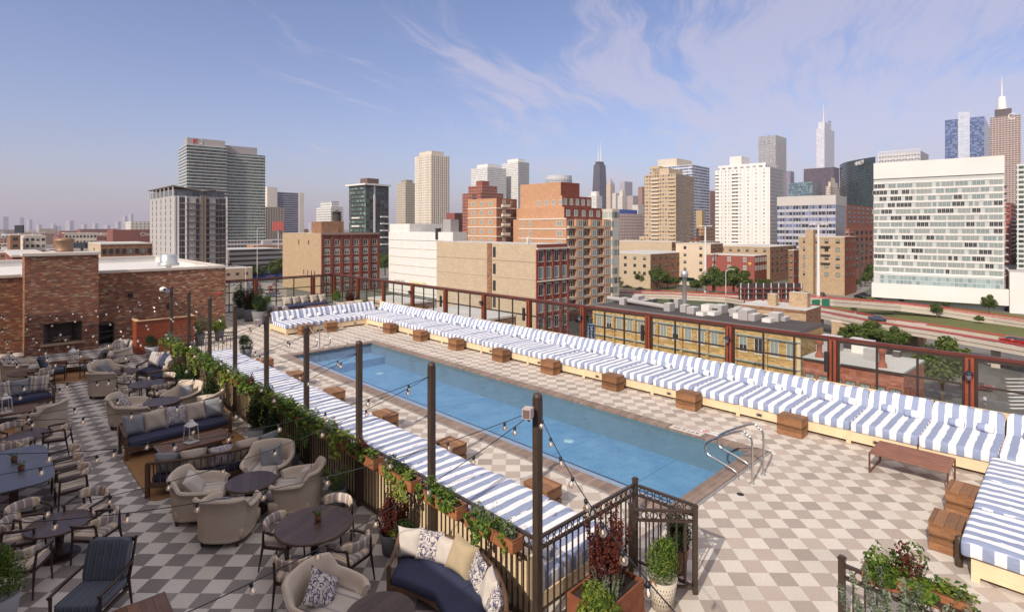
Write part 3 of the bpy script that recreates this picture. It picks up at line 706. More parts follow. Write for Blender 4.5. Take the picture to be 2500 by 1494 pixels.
# dark storage opening beside chimney
fb = T('firewood_store', 'dark metal log store in the corner beside the chimney', 'log store', (3.85, 29.25, 0))
mb = MB(); mb.box(0, .05, .1, .7, 0, .86); mb.box(.5, .55, .1, .7, 0, .86); mb.box(-.02, .57, .06, .72, .86, .90); mb.box(.05, .5, .62, .7, 0, .86); mb.box(.05, .5, .1, .62, .4, .43); mb.build('cabinet_shell', M['black'], fb)
# cedar screen box
cb = T('cedar_screen', 'red cedar slatted screen box with pale top rim', 'screen', (4.63, 26.1, 0))
W, D_, H_ = 2.05, .72, 1.33
mb = MB()
for k in range(15):
    z = .02 + k * .087
    mb.box(0, W, 0, .025, z, z + .068); mb.box(0, .025, .03, D_, z, z + .068); mb.box(W - .025, W, .03, D_, z, z + .068)
mb.build('slats', M['cedar'], cb)
mb = MB(); mb.box(.03, W - .03, .03, .04, 0, H_ - .03); mb.box(.03, .04, .04, D_, 0, H_ - .03); mb.box(W - .04, W - .03, .04, D_, 0, H_ - .03); mb.build('backing', M['black'], cb)
mb = MB(); mb.box(-.04, W + .04, -.04, .10, H_, H_ + .025); mb.box(-.04, .12, .10, D_, H_, H_ + .025); mb.box(W - .12, W + .04, .10, D_, H_, H_ + .025); mb.build('top_rim', M['cedartop'], cb)

# ------------------------------------------------------------------ dark metal fences with rings
def ring_fence(name, label, cat, p, q, H_=1.25, group=None, end=(1, 1), pitch=.115, z0=.06, rings=True, cap=True):
    p, q = Vector((*p, 0)), Vector((*q, 0)); L = (q - p).length; a = math.atan2(q.y - p.y, q.x - p.x)
    t = T(name, label, cat, p, a, group)
    r1, r2 = H_ - .035, H_ - .175
    for z, nm in ((r1, 'top_rail'), (r2, 'middle_rail'), (z0 + .03, 'bottom_rail')):
        mb = MB(); mb.box(.0, L, -.02, .02, z - .016, z + .016); mb.build(nm, M['bronze'], t)
    n = max(2, int(L / pitch)); mb = MB()
    for k in range(1, n):
        x = L * k / n; mb.box(x - .009, x + .009, -.009, .009, z0 + .046, r2 - .016)
    mb.build('pickets', M['bronze'], t)
    if rings:
        mb = MB()
        for k in range(n):
            x = L * (k + .5) / n; rr = (r1 - r2) / 2 - .022
            mb.tube([(x + rr * math.cos(c), 0, (r1 + r2) / 2 + rr * math.sin(c)) for c in [2 * math.pi * i / 16 for i in range(16)]], .0085, 5, 0, True)
        mb.build('ring_band', M['bronze'], t)
    for i, x in ((0, 0), (1, L)):
        if end[i]:
            mb = MB(); mb.box(x - .032, x + .032, -.032, .032, 0, H_ + .03); mb.box(x - .04, x + .04, -.04, .04, H_ + .03, H_ + .045); mb.box(x - .028, x + .028, -.028, .028, H_ + .045, H_ + .06); mb.build('end_post', M['bronze'], t)
    return t
PXF = 5.03; PY = [4.69 + 2.222 * k for k in range(9)]
for k in range(8):
    ring_fence('picket_fence', f'dark metal picket fence between lounge and daybed, {ORD[k]} bay from the gate', 'fence', (PXF, PY[k] + .045), (PXF, PY[k + 1] - .045), 1.2, 'picket fence bays under the planters', (0, 0), .1)
for k, y in enumerate(PY):
    t = T('light_pole', f'tall square dark timber pole in the planter fence, {ORD[k]} from the gate', 'pole', (PXF, y, 0), 0, 'string light poles')
    mb = MB(); mb.box(-.045, .045, -.045, .045, 0, 2.93); mb.build('pole_shaft', M['postwood'], t)
    mb = MB(); mb.lathe([(.058, 2.93), (.062, 2.95), (.05, 2.985), (.02, 3.0), (0, 3.005)], 14); mb.build('pole_cap', M['postwood'], t)
ring_fence('ring_fence', 'dark metal fence with ring band from the near light pole to the corner post', 'fence', (5.03, 4.63), (7.07, 4.60), 1.27, None, (0, 1))
ring_fence('ring_fence', 'short dark metal fence panel with ring band ending at the gate post', 'fence', (7.09, 4.55), (7.14, 3.72), 1.25, None, (0, 0))
ring_fence('garden_gate', 'open dark metal gate leaf with ring band beside the bucket plant', 'gate', (7.14, 3.68), (6.55, 4.33), 1.17, None, (1, 1))
ring_fence('ring_fence', 'dark metal fence with ring band under the flower trough at the right', 'fence', (7.15, 1.88), (7.03, -.9), 1.22, None, (1, 0))
ring_fence('ring_fence', 'dark metal cross fence closing the far end of the daybed', 'fence', (5.1, 22.8), (7.1, 22.35), 1.15, None, (0, 1), .13)
# small dark post at right daybed
mb = MB(); mb.lathe([(.05, 0), (.05, .42), (.03, .45), (0, .455)], 14); tag(mb.build('bollard', M['bronze'], None, (10.55, 1.22, 0)), 'short round dark stub post at the corner of the right daybed', 'post')
# ------------------------------------------------------------------ speakers and cameras on the poles
for x, y, z, lb in ((4.93, PY[0] + .0, 2.80, 'nearest the gate'), (4.93, PY[4], 2.82, 'fifth from the gate')):
    t = T('horn_speaker', f'pale boxy horn speaker on the light pole {lb}', 'speaker', (x - .05, y, z), R(25)); t.scale = (.72,) * 3
    mb = MB(); 
    mb.box(-.16, .02, -.075, .075, -.085, .085); mb.build('horn_case', mat('hornc', (.50, .43, .42), .5), t)
    mb = MB(); mb.box(-.166, -.161, -.06, .06, -.07, .07); mb.build('horn_mouth', mat('hornm', (.16, .11, .09), .7), t)
    mb = MB(); mb.lathe([(0, .0), (.025, .0), (.03, -.04), (.02, -.07), (0, -.07)], 10); mb.build('bracket', M['black'], t, (-.02, 0, -.09))
t = T('security_camera', 'white dome security camera on the farthest light pole', 'camera', (PXF - .25, PY[8] + .0, 2.9))
mb = MB(); mb.lathe([(0, .09), (.09, .06), (.12, 0), (.10, -.06), (0, -.1)], 16); mb.build('housing', M['white'], t)
mb = MB(); mb.lathe([(0, -.035), (.035, -.02), (.05, .0)], 12); mb.v = [tuple(Matrix.Rotation(R(-60), 4, 'X') @ Vector(p)) for p in mb.v]; mb.build('lens', M['black'], t, (.02, -.115, -.01))
mb = MB(); mb.box(.05, .2, -.03, .03, -.14, -.03); mb.build('bracket', mat('brk', (.4, .4, .45), .4, .5), t)

# ------------------------------------------------------------------ string lights
BULBG = mat('bulbglass', (.42, .35, .30), .08, .35, (3, .1)); 
m, g, b = newmat('bulbglass2'); tr_ = g.n('ShaderNodeBsdfTransparent', {'Color': (.93, .90, .86, 1)}).outputs[0]
gl_ = g.n('ShaderNodeBsdfGlossy', {'Color': (1, .95, .9, 1), 'Roughness': .05}).outputs[0]
mx = g.n('ShaderNodeMixShader', {0: g.m('ADD', .18, g.m('MULTIPLY', g.n('ShaderNodeLayerWeight', {'Blend': .5}).outputs[1], .6)), 1: tr_, 2: gl_}).outputs[0]
g.L.new(mx, m.node_tree.nodes['Material Output'].inputs[0]); BULB2 = m
mb = MB(); mb.lathe([(.012, .0), (.018, -.015), (.030, -.035), (.032, -.052), (.022, -.072), (0, -.08)], 10); BULBM = meshof(mb, 'bulb', BULB2)
mb = MB(); mb.lathe([(0, .03), (.016, .028), (.018, .0), (.014, -.012), (0, -.012)], 8); SOCKM = meshof(mb, 'bulb_socket', M['black'])
m, g, b = newmat('filament'); b.inputs['Base Color'].default_value = (.9, .75, .55, 1); b.inputs['Emission Color'].default_value = (1, .72, .42, 1); b.inputs['Emission Strength'].default_value = .5
FILM = m; mb = MB(); mb.puff(0, 0, -.045, .010, .010, .020, 1, 1, 6, 4); FILMM = meshof(mb, 'filament', FILM)
def strand(label, p0, p1, sag, nb, group='string lights over the lounge'):
    p0, p1 = Vector(p0), Vector(p1); pts = []
    for i in range(25):
        t = i / 24; p = p0.lerp(p1, t); p.z -= sag * 4 * t * (1 - t); pts.append(p)
    s = T('string_light', label, 'string light', p0, 0, group)
    mb = MB(); mb.tube([p - p0 for p in pts], .005, 5); mb.build('cord', M['black'], s)
    for i in range(nb):
        t = (i + .6) / nb; p = p0.lerp(p1, t); p.z -= sag * 4 * t * (1 - t) + .03
        rot = (jit(.25), jit(.25), 0)
        b_ = inst(BULBM, s, p - p0, rot, name='bulb'); inst(SOCKM, b_, name='bulb_socket'); inst(FILMM, b_, name='filament')
ANC = {0: ((9.3, 2.25, .55), (5.7, 1.9, .5)), 1: ((8.9, 3.2, .6), (9.4, 2.1, .65))}
for k in range(9):
    z = 2.79; y = PY[k]
    a = ANC.get(k, ((y + 2.4 + jit(.5), 2.9 + jit(.3), .55 + jit(.1)), (y + .6 + jit(.5), 2.5 + jit(.3), .6 + jit(.1))))
    for q in range(2):
        ya, za, sg_ = a[q]
        strand(f'{("farther", "nearer")[q]} sagging cord of bulbs from the {ORD[k]} light pole counted from the gate', (PXF, y, z), (-1.93, ya, za), sg_, 12)
strand('sagging cord of clear bulbs running from the gate pole toward the viewer', (PXF, PY[0], 2.79), (2.45, 1.02, 3.02), .22, 10)
# ------------------------------------------------------------------ furniture materials
M['linen'] = mat('linen', (.56, .475, .38), .9, 0, (3, .10), (220, .35, .004), .15)
M['piping'] = mat('piping', (.62, .56, .48), .9)
def multistripe(name, per, axis, st): return stripes(name, WHT, WHT, per, axis, .5, .003, .9, st)
ST1 = [(0, (.32, .27, .25)), (.22, (.62, .55, .47)), (.27, (.36, .30, .28)), (.45, (.66, .58, .48)), (.52, (.60, .46, .30)), (.62, (.68, .60, .5)), (.70, (.38, .32, .30)), (.9, (.62, .55, .48))]
M['chairst'] = multistripe('chairst', .42, 0, ST1); M['seatst'] = multistripe('seatst', .34, 0, ST1)
M['armst'] = multistripe('armst', .50, 0, [(0, (.48, .43, .38)), (.30, (.30, .27, .28)), (.36, (.52, .47, .42)), (.5, (.28, .25, .26)), (.62, (.5, .45, .4)), (.8, (.36, .32, .31)), (.86, (.5, .45, .4))])
M['bluest'] = multistripe('bluest', .10, 0, [(0, (.085, .105, .14)), (.35, (.13, .15, .185)), (.42, (.075, .09, .125)), (.75, (.15, .155, .17)), (.85, (.09, .11, .145))])
M['darkw'] = wood('darkw', (.022, .011, .008), (.055, .028, .020), (4, 4, 4), .38)
M['tablew'] = wood('tablew', (.040, .020, .014), (.105, .058, .042), (3, 18, 3), .33, .16, 1)
M['oak'] = wood('oak', (.07, .035, .018), (.15, .08, .042), (5, 5, 5), .45)
M['coffeew'] = wood('coffeew', (.085, .032, .014), (.23, .105, .048), (1.2, 16, 16), .38, .15, 1)
M['zinc'] = mat('zinc', (.145, .155, .19), .38, .55, (4, .3))
M['navy'] = mat('navy', (.050, .056, .105), .9, 0, (4, .12), (200, .3, .004), .15)
M['rug'] = wood('rug', (.20, .10, .04), (.34, .18, .075), (60, 4, 4), .95, 0, 1, 0)
M['beigep'] = mat('beigep', (.47, .40, .33), .9, 0, (5, .1), (160, .3, .004), .1)
M['whitep'] = mat('whitep', (.54, .49, .44), .9, 0, (5, .1), (160, .3, .004), .1)
M['tanp'] = mat('tanp', (.42, .34, .22), .9, 0, (5, .12), (160, .5, .004), .1)
def plaid(name):
    m, g, b = newmat(name); tc = g.n('ShaderNodeTexCoord').outputs['Object']; x, y, z = g.sep(tc)
    l = 0
    for s, w in ((.055, .12), (.021, .2)):
        for q in (x, y): l = g.m('ADD', l, g.m('MULTIPLY', g.m('LESS_THAN', g.m('FRACT', g.m('MULTIPLY', q, 1 / s)), w), .3))
    col = g.mix(g.m('MULTIPLY', l, g.noise(tc, 60, 3)), (.20, .21, .225, 1), (.55, .54, .53, 1))
    setin(g, b, 'Base Color', col); b.inputs['Roughness'].default_value = .9; b.inputs['Specular IOR Level'].default_value = .1; return m
M['plaid'] = plaid('plaid')
def floral(name, fg, sc_, th):
    m, g, b = newmat(name); tc = g.n('ShaderNodeTexCoord').outputs['Object']
    w = g.n('ShaderNodeTexNoise', {'Vector': tc, 'Scale': sc_ * .45, 'Detail': 1.0}).outputs[1]
    v = g.n('ShaderNodeVectorMath', {0: tc, 1: g.n('ShaderNodeVectorMath', {0: w, 'Scale': .16}, operation='SCALE').outputs[0]}, operation='ADD').outputs[0]
    n1 = g.noise(v, sc_, 2, .45); n2 = g.noise(v, sc_ * 2.1, 1)
    a = g.m('LESS_THAN', g.m('ABSOLUTE', g.m('SUBTRACT', n1, .5)), th); c = g.m('GREATER_THAN', n2, .62)
    col = g.mix(g.m('MAXIMUM', a, g.m('MULTIPLY', c, .85)), (.60, .55, .50, 1), c4(fg))
    setin(g, b, 'Base Color', col); b.inputs['Roughness'].default_value = .9; b.inputs['Specular IOR Level'].default_value = .1; return m
M['floral'] = floral('floral', (.085, .085, .15), 17, .045); M['floral2'] = floral('floral2', (.16, .16, .24), 26, .05)
M['stripep'] = multistripe('stripep', .24, 0, [(0, (.30, .27, .27)), (.3, (.5, .45, .4)), (.45, (.3, .26, .26)), (.6, (.55, .48, .38)), (.85, (.4, .34, .3))])
M['zebra'] = multistripe('zebra', .10, 0, [(0, (.52, .48, .45)), (.45, (.22, .21, .24)), (.6, (.5, .46, .43)), (.8, (.28, .26, .28))])
M['clay'] = mat('clay', (.20, .085, .05), .8)
M['concrete'] = mat('concrete', (.17, .17, .175), .85, 0, (4, .2))
M['greypot'] = mat('greypot', (.33, .33, .34), .8, 0, (5, .15))
FS = .9
FUR = {}
def proto(k, o): FUR[k] = [o, False]
def place(k, x, y, rz, label, group=None, scale=1):
    o, used = FUR[k]
    if not used:
        FUR[k][1] = True; o.location = (x, y, 0); o.rotation_euler = (0, 0, rz); o['label'] = label
        if group: o['group'] = group
        if scale != 1: o.scale = (FS * scale,) * 3
        return o
    return copy_tree(o, (x, y, 0), rz, label, FS * scale, group)
# club armchair
def mk_club():
    t = T('club_armchair', 'x', 'armchair'); t.scale = (FS,) * 3
    def hh(th):
        d = abs(th - 90); s = max(0, min(1, (d - 52) / 16)); s = s * s * (3 - 2 * s)
        return .83 * (1 - s) + (.64 - .04 * max(0, (d - 68) / 60)) * s - .02 * (d / 52) * (1 - s)
    def sect(th, w, z0, flare=1.0):
        c, s_ = math.cos(R(th)), math.sin(R(th)); n = 2.9
        r = (abs(c / .40) ** n + abs(s_ / .41) ** n) ** (-1 / n)
        return r
    U = 44
    mb = MB()
    def ring(u, v):
        th = -52 + 284 * u; c, s_ = math.cos(R(th)), math.sin(R(th)); r = sect(th, 0, 0); h = hh(th)
        ends = 1
        P = [(.86, .10), (.90, .3), (.98, .55 * h / .6), (1.05, h - .05), (1.045, h - .015), (.99, h + .008), (.93, h), (.885, h - .03), (.80, h - .14), (.76, .46), (.74, .28)]
        k = v * (len(P) - 1); i = min(int(k), len(P) - 2); f = k - i
        a, z = P[i][0] * (1 - f) + P[i + 1][0] * f, P[i][1] * (1 - f) + P[i + 1][1] * f
        return (r * a * c, r * a * s_ + .02, z)
    mb.grid(ring, U, 20, 0)
    for u in (0, 1): mb.add([ring(u, j / 20) for j in range(21)], [tuple(range(21)) if u else tuple(range(21))[::-1]], 0)
    mb.build('upholstered_shell', M['linen'], t)
    mb = MB()
    for a in (1,):
        mb.tube([ring(i / U, 3.6 / 10) for i in range(U + 1)], .006, 5)
        mb.tube([ring(i / U, 0.02) for i in range(U + 1)], .006, 5)
        for u in (0, 1): mb.tube([ring(u, j / 20) for j in range(1, 18)], .006, 5)
    mb.build('piping', M['piping'], t)
    mb = MB(); mb.bevelbox(-.33, .33, -.37, .3, .11, .30); mb.build('seat_base', M['linen'], t)
    mb = MB(); mb.puff(0, -.06, .385, .31, .36, .085, .35, .25, 28, 10); mb.build('seat_cushion', M['armst'], t)
    for x, y in ((-.25, -.3), (.25, -.3), (-.25, .27), (.25, .27)):
        mb = MB(); mb.lathe([(.022, 0), (.035, .12)], 8); mb.build('leg', M['darkw'], t, (x, y, 0))
    return t
proto('club', mk_club())
def mk_dining():
    t = T('dining_chair', 'x', 'chair'); t.scale = (FS,) * 3
    for sx in (-1, 1):
        mb = MB(); mb.tube([(.25 * sx, -.23, 0), (.235 * sx, -.21, .44), (.25 * sx, -.20, .64)], [.012, .020, .017], 8); mb.build('leg', M['darkw'], t)
        mb = MB(); mb.tube([(.25 * sx, .30, 0), (.235 * sx, .23, .42), (.255 * sx, .21, .66)], [.012, .022, .018], 8); mb.build('leg', M['darkw'], t)
        mb = MB(); mb.tube([(.25 * sx, -.24, .645), (.285 * sx, -.12, .655), (.29 * sx, .05, .66), (.26 * sx, .2, .675)], [.016, .026, .024, .02], 8); mb.build('armrest', M['darkw'], t)
    mb = MB()
    for a, b_ in (((-.235, -.21, .40), (.235, -.21, .40)), ((-.235, .22, .40), (.235, .22, .40)), ((-.235, -.21, .40), (-.235, .22, .40)), ((.235, -.21, .40), (.235, .22, .40))): mb.bar(a, b_, .022, .045)
    mb.build('seat_frame', M['darkw'], t)
    mb = MB(); mb.puff(0, -.01, .455, .25, .25, .045, .4, .28, 28, 8); mb.build('seat_pad', M['seatst'], t)
    mb = MB()
    def bk(u, v):
        a = R(-68 + 136 * u); th = 2 * math.pi * v; rr = .27 + .028 * math.cos(th)
        tz = .085 * math.sin(th); tp = 1 - max(0, abs(u - .5) * 2 - .8) * 1.2
        sq = math.copysign(abs(math.sin(th)) ** .6, math.sin(th)) * .085
        return (1.05 * rr * math.sin(a), .02 + rr * math.cos(a) + sq * .15, .695 + sq * tp)
    mb.grid(bk, 28, 14, 0); 
    for u in (0, 1): mb.add([bk(u, j / 14) for j in range(14)], [tuple(range(14))], 0)
    mb.build('backrest', M['chairst'], t); return t
proto('dchair', mk_dining())
def mk_wchair():
    t = T('wooden_armchair', 'x', 'armchair'); t.scale = (FS,) * 3
    for sx in (-1, 1):
        mb = MB(); mb.tube([(.31 * sx, -.33, 0), (.31 * sx, -.33, .56)], [.014, .022], 8); mb.build('leg', M['darkw'], t)
        mb = MB(); mb.tube([(.29 * sx, .34, 0), (.29 * sx, .27, .40), (.29 * sx, .44, .92)], [.014, .022, .016], 8); mb.build('leg', M['darkw'], t)
        mb = MB(); mb.tube([(.31 * sx, -.37, .57), (.33 * sx, -.1, .585), (.30 * sx, .33, .62)], [.02, .026, .016], 8); mb.build('armrest', M['darkw'], t)
    mb = MB()
    for a, b_ in (((-.3, -.32, .30), (.3, -.32, .30)), ((-.28, .29, .28), (.28, .29, .28)), ((-.3, -.32, .30), (-.28, .29, .28)), ((.3, -.32, .30), (.28, .29, .28)), ((-.28, .43, .88), (.28, .43, .88))): mb.bar(a, b_, .03, .05)
    for k in range(7): x = -.24 + .08 * k; mb.bar((x, .29, .3), (x, .43, .87), .016)
    mb.build('seat_frame', M['darkw'], t)
    mb = MB(); mb.puff(0, -.02, .39, .285, .33, .07, .3, .2, 28, 10); mb.build('seat_cushion', M['bluest'], t)
    Mx = Matrix.Translation((0, .28, .68)) @ Matrix.Rotation(R(-16), 4, 'X')
    mb = MB(); mb.puff(0, 0, 0, .285, .065, .27, .3, .25, 28, 12, 0, Mx); mb.build('back_cushion', M['bluest'], t); return t
proto('wchair', mk_wchair())
def mk_round(key, r, h, top):
    t = T('round_table', 'x', 'table'); t.scale = (FS,) * 3
    mb = MB(); mb.lathe([(0, h), (r - .012, h), (r, h - .012), (r, h - .04), (r - .03, h - .05), (0, h - .05)], 48, 0, smooth=False); mb.build('tabletop', M[top], t)
    mb = MB(); mb.lathe([(.022, h + .002), (.0, h + .003)], 12); mb.build('parasol_hole', M['black'], t)
    mb = MB(); mb.lathe([(.16, h - .05), (.07, h - .09), (.06, .1), (.10, .05)], 16); 
    for a in (0, 60, 120): c, s_ = math.cos(R(a)) * r * .5, math.sin(R(a)) * r * .5; mb.bar((-c, -s_, h - .075), (c, s_, h - .075), .04, .05)
    mb.build('pedestal', M['darkw'], t)
    mb = MB(); mb.lathe([(.1, .05), (r * .62, .03), (r * .66, .0)], 32); mb.build('base_plate', M['darkw'], t)
    proto(key, t)
mk_round('rt', .62, .74, 'tablew'); mk_round('ct', .47, .60, 'tablew')
TAB = {  # key: (x, y)
 'T1': (3.63, 7.92), 'T2': (3.55, 10.30), 'T3': (3.42, 5.72), 'T4': (.94, 10.98), 'T5': (.845, 16.07), 'T7': (3.53, 16.68), 'T8': (3.61, 18.74), 'T9': (3.39, 21.02), 'T10': (1.19, 22.9)}
place('rt', *TAB['T1'], .4, 'large round dark wood dining table nearest the ring fence, small potted plant on top', 'round dining tables', .99)
place('ct', *TAB['T2'], 1.2, 'low round dark table ringed by four cream armchairs behind the slatted sofa', 'low round tables')
place('ct', *TAB['T3'], .2, 'low round dark table at the bottom edge before the big curved navy sofa', 'low round tables', .97)
place('rt', *TAB['T4'], .9, 'round dark dining table just above the blue lounge chair, striped chairs all around', 'round dining tables', .76)
place('rt', *TAB['T5'], .9, 'round dark dining table between the rounded-corner grey table and the lone cream armchair', 'round dining tables', .78)
place('ct', *TAB['T7'], .9, 'low round dark table behind the long navy sofa with five pillows', 'low round tables')
place('rt', *TAB['T8'], 1.5, 'round dark dining table with potted succulent and four striped chairs, by the planter fence', 'round dining tables', .86)
place('ct', *TAB['T9'], .3, 'low round dark table with tiny plant before the far curved navy sofa', 'low round tables')
place('rt', *TAB['T10'], .3, 'round dark dining table near the throw-covered armchair at the far left', 'round dining tables', .82)
# dining chairs: (back x, back y, table key or target, label)
DC = [(3.20, 8.50, 'T1', 'striped dining chair left of the large near round table, its back to the cream armchairs'),
 (2.98, 7.22, 'T1', 'striped dining chair at the large near round table, just above the patterned pillow armchair'),
 (3.90, 7.02, 'T1', 'striped dining chair at the large near round table, right side beside the curved sofa'),
 (4.30, 8.42, 'T1', 'striped dining chair at the large near round table, far side next to the fence'),
 (1.50, 11.50, 'T4', 'striped dining chair tucked behind the round table, far right place, above the blue lounge chair'),
 (1.50, 10.35, 'T4', 'striped dining chair at the near right of the round table beside the blue lounge chair'),
 (.33, 11.20, 'T4', 'nearer striped dining chair between the grey zinc table and the next round table'),
 (.50, 11.75, 'T4', 'farther striped dining chair between the grey zinc table and the next round table'),
 (.40, 10.05, 'T4', 'striped dining chair at the near left of the round table, beside the leafy corner plant'),
 (1.55, 15.85, 'T5', 'striped dining chair right of the round table next to the lone cream armchair'),
 (.58, 16.75, 'T5', 'striped dining chair far left of the round table near the lone cream armchair'),
 (.62, 15.25, 'T5', 'striped dining chair between the round table and the grey zinc table end'),
 (1.50, 13.95, (.5, 13.95), 'striped dining chair at the grey zinc table, farthest of three in the row'),
 (1.50, 13.35, (.5, 13.35), 'striped dining chair at the grey zinc table, middle of three in the row'),
 (1.50, 12.72, (.5, 12.72), 'striped dining chair at the grey zinc table, nearest of three in the row'),
 (.45, 15.12, (.5, 13.7), 'striped dining chair at the far end of the grey zinc table'),
 (3.12, 19.45, 'T8', 'striped dining chair on the far left of the round table with the succulent'),
 (2.85, 18.10, 'T8', 'striped dining chair on the near left of the round table with the succulent'),
 (3.80, 17.85, 'T8', 'striped dining chair on the near right of the round table with the succulent'),
 (4.28, 19.05, 'T8', 'striped dining chair between the succulent table and the planter fence'),
 (1.68, 22.6, 'T10', 'striped dining chair right of the far left round table, farther one'),
 (1.60, 21.95, 'T10', 'striped dining chair right of the far left round table, nearer one')]
for bx, by, tk, lb in DC:
    q = TAB[tk] if isinstance(tk, str) else tk
    rz = face((bx, by), q); d = math.hypot(q[0] - bx, q[1] - by); s_ = .23
    place('dchair', bx + (q[0] - bx) / d * s_, by + (q[1] - by) / d * s_, rz, lb, 'striped dining chairs')
# long zinc table
t = T('zinc_table', 'long grey zinc dining table with rounded corners and two potted plants', 'table', (.50, 13.62, 0))
mb = MB()
def rr(r_, z, a=.56, b_=1.16): return [(a * math.copysign(abs(math.cos(q)) ** .38, math.cos(q)) * r_, b_ * math.copysign(abs(math.sin(q)) ** .38, math.sin(q)) * (1 - (1 - r_) * .5), z) for q in [2 * math.pi * i / 48 for i in range(48)]]
vs = rr(1, .665) + rr(.975, .635); mb.add(vs, [tuple(range(48))] + [(i, i + 48, (i + 1) % 48 + 48, (i + 1) % 48) for i in range(48)] + [tuple(range(48, 96))[::-1]], 0)
mb.build('tabletop', M['zinc'], t)
for yy in (-.7, .7):
    mb = MB(); mb.box(-.3, .3, -.05, .05, 0, .05); mb.box(-.06, .06, -.04, .04, .05, .6); mb.box(-.4, .4, -.04, .04, .6, .634); mb.build('trestle', M['darkw'], t, (0, yy, 0))
# club armchairs
T2, T3, T7, T9 = TAB['T2'], TAB['T3'], TAB['T7'], TAB['T9']
CL = [(2.86, 10.74, T2, 'cream armchair with white pillow, nearest the slatted sofa at the low round table'),
 (4.08, 10.95, T2, 'cream armchair with grey plaid pillow at the low round table, backing onto the planters'),
 (4.16, 9.80, T2, 'cream armchair with white pillow standing sideways nearest the fence at the low round table'),
 (3.00, 9.72, T2, 'cream armchair seen squarely from behind at the low round table'),
 (3.12, 6.42, T3, 'cream armchair with navy leaf patterned pillow at the bottom of the terrace'),
 (2.88, 20.42, T9, 'cream armchair seen from behind before the far low round table'),
 (3.05, 21.55, T9, 'cream armchair with blue grey pillow on the far side of the far low round table'),
 (2.86, 17.0, T7, 'cream armchair with black and white patterned pillow behind the long navy sofa'),
 (2.92, 16.05, T7, 'cream armchair half hidden behind the long navy sofa, left end'),
 (4.05, 17.0, T7, 'cream armchair with grey plaid pillow facing the low table behind the long navy sofa'),
 (4.25, 15.85, T7, 'cream armchair half hidden behind the long navy sofa, right end'),
 (1.22, 17.75, (.5, 18.3), 'lone cream armchair seen from the side beside the lantern table at the left'),
 (1.08, 24.55, (2.2, 24.1), 'cream armchair heaped with throws at the far left before the fireplace'),
 (3.78, 24.95, (2.4, 24.0), 'cream armchair heaped with striped throws between the fireplace and the cedar screen')]
for i, (x, y, q, lb) in enumerate(CL): (lambda o: setattr(o, 'scale', (FS * 1.22, FS * 1.2, FS * 1.08)))(place('club', x, y, face((x, y), q), lb, 'cream club armchairs', 1.0))
WC = [(1.10, 8.80, (.3, 7.9), 'wooden lounge chair with blue grey striped cushions at the bottom left'),
 (1.90, 23.62, (3.2, 23.4), 'wooden lounge chair with blue grey cushions before the fireplace, left of the pair'),
 (2.92, 23.45, (1.9, 23.8), 'wooden lounge chair with blue grey cushions before the fireplace, right of the pair')]
for x, y, q, lb in WC: place('wchair', x, y, face((x, y), q), lb, 'blue grey wooden lounge chairs', 1.06 if y < 10 else 1)
# sofas (local front = -Y). bend: radius of curvature, + = ends come forward
def sofa(label, x, y, rz, W, bend, D_=.74):
    t = T('sofa', label, 'sofa', (x, y, 0), rz, 'wooden framed navy sofas'); t.scale = (FS,) * 3
    def fn(p):
        if not bend: return p
        a = p.x / bend; r = bend + p.y; return Vector((r * math.sin(a), r * math.cos(a) - bend, p.z))
    h = W / 2
    mb = MB()
    N = 20
    def seg(y0, y1, z0, z1, mat_i=0, a=-h, b_=h):
        for i in range(N): mb.box(a + (b_ - a) * i / N, a + (b_ - a) * (i + 1) / N, y0, y1, z0, z1)
    seg(-D_ / 2, -D_ / 2 + .05, .20, .31); seg(D_ / 2 - .09, D_ / 2 - .04, .20, .31); seg(-D_ / 2 + .05, D_ / 2 - .09, .26, .29)
    mb.build('seat_frame', M['oak'], t, fn=fn)
    for sx in (-1, 1):
        for yy in (-D_ / 2 + .03, D_ / 2 - .05):
            mb = MB(); mb.box(sx * h - .035, sx * h + .035, yy - .03, yy + .03, 0, .56 if yy < 0 else .70); mb.build('leg', M['oak'], t, fn=fn)
        mb = MB(); mb.tube([(sx * h, -D_ / 2 - .0, .575), (sx * h, -.05, .60), (sx * h, D_ / 2 - .04, .70)], [.035, .035, .035], 8); mb.build('armrest', M['oak'], t, fn=fn)
    mb = MB(); K = 28
    mb.tube([(-h + W * i / K, D_ / 2 - .03 , .72 + .05 * math.cos((i / K - .5) * math.pi)) for i in range(K + 1)], .034, 8); mb.build('back_rail', M['oak'], t, fn=fn)
    mb = MB(); n = int(W / .11)
    for i in range(1, n): xx = -h + W * i / n; mb.bar((xx, D_ / 2 - .055, .29), (xx, D_ / 2 - .03, .74), .018)
    mb.build('back_spindles', M['oak'], t, fn=fn)
    mb = MB(); mb.puff(0, -.04, .365, h - .04, D_ / 2 - .03, .085, .28, .10, 60, 10); mb.build('seat_cushion', M['navy'], t, fn=fn)
    return t, fn
def pillow_mesh(s=.25, th=.115):
    mb = MB(); n = 12
    for sg in (1, -1):
        def f(u, v, sg=sg):
            a, b_ = 2 * u - 1, 2 * v - 1
            px, py = a * (1 - .13 * (1 - b_ * b_) ** 1), b_ * (1 - .13 * (1 - a * a))
            z = sg * th * (max(0, (1 - a ** 4) * (1 - b_ ** 4))) ** .55 * (1 + .08 * math.sin(5 * a + 3 * b_))
            return (px * s, py * s, z)
        mb.grid(f if sg > 0 else (lambda u, v: f(1 - u, v)), n, n)
    return mb
PM = {}
def pillow(kind, loc, rot, label, group=None, s=1.0, name='pillow'):
    if kind not in PM: PM[kind] = meshof(pillow_mesh(), 'pillow', M[kind])
    o = bpy.data.objects.new(name, PM[kind]); COL.objects.link(o); o.scale = (FS * s * 1.09,) * 3
    o.location = loc; o.rotation_euler = rot if not isinstance(rot, Matrix) else rot.to_euler(); return tag(o, label, 'pillow', group)
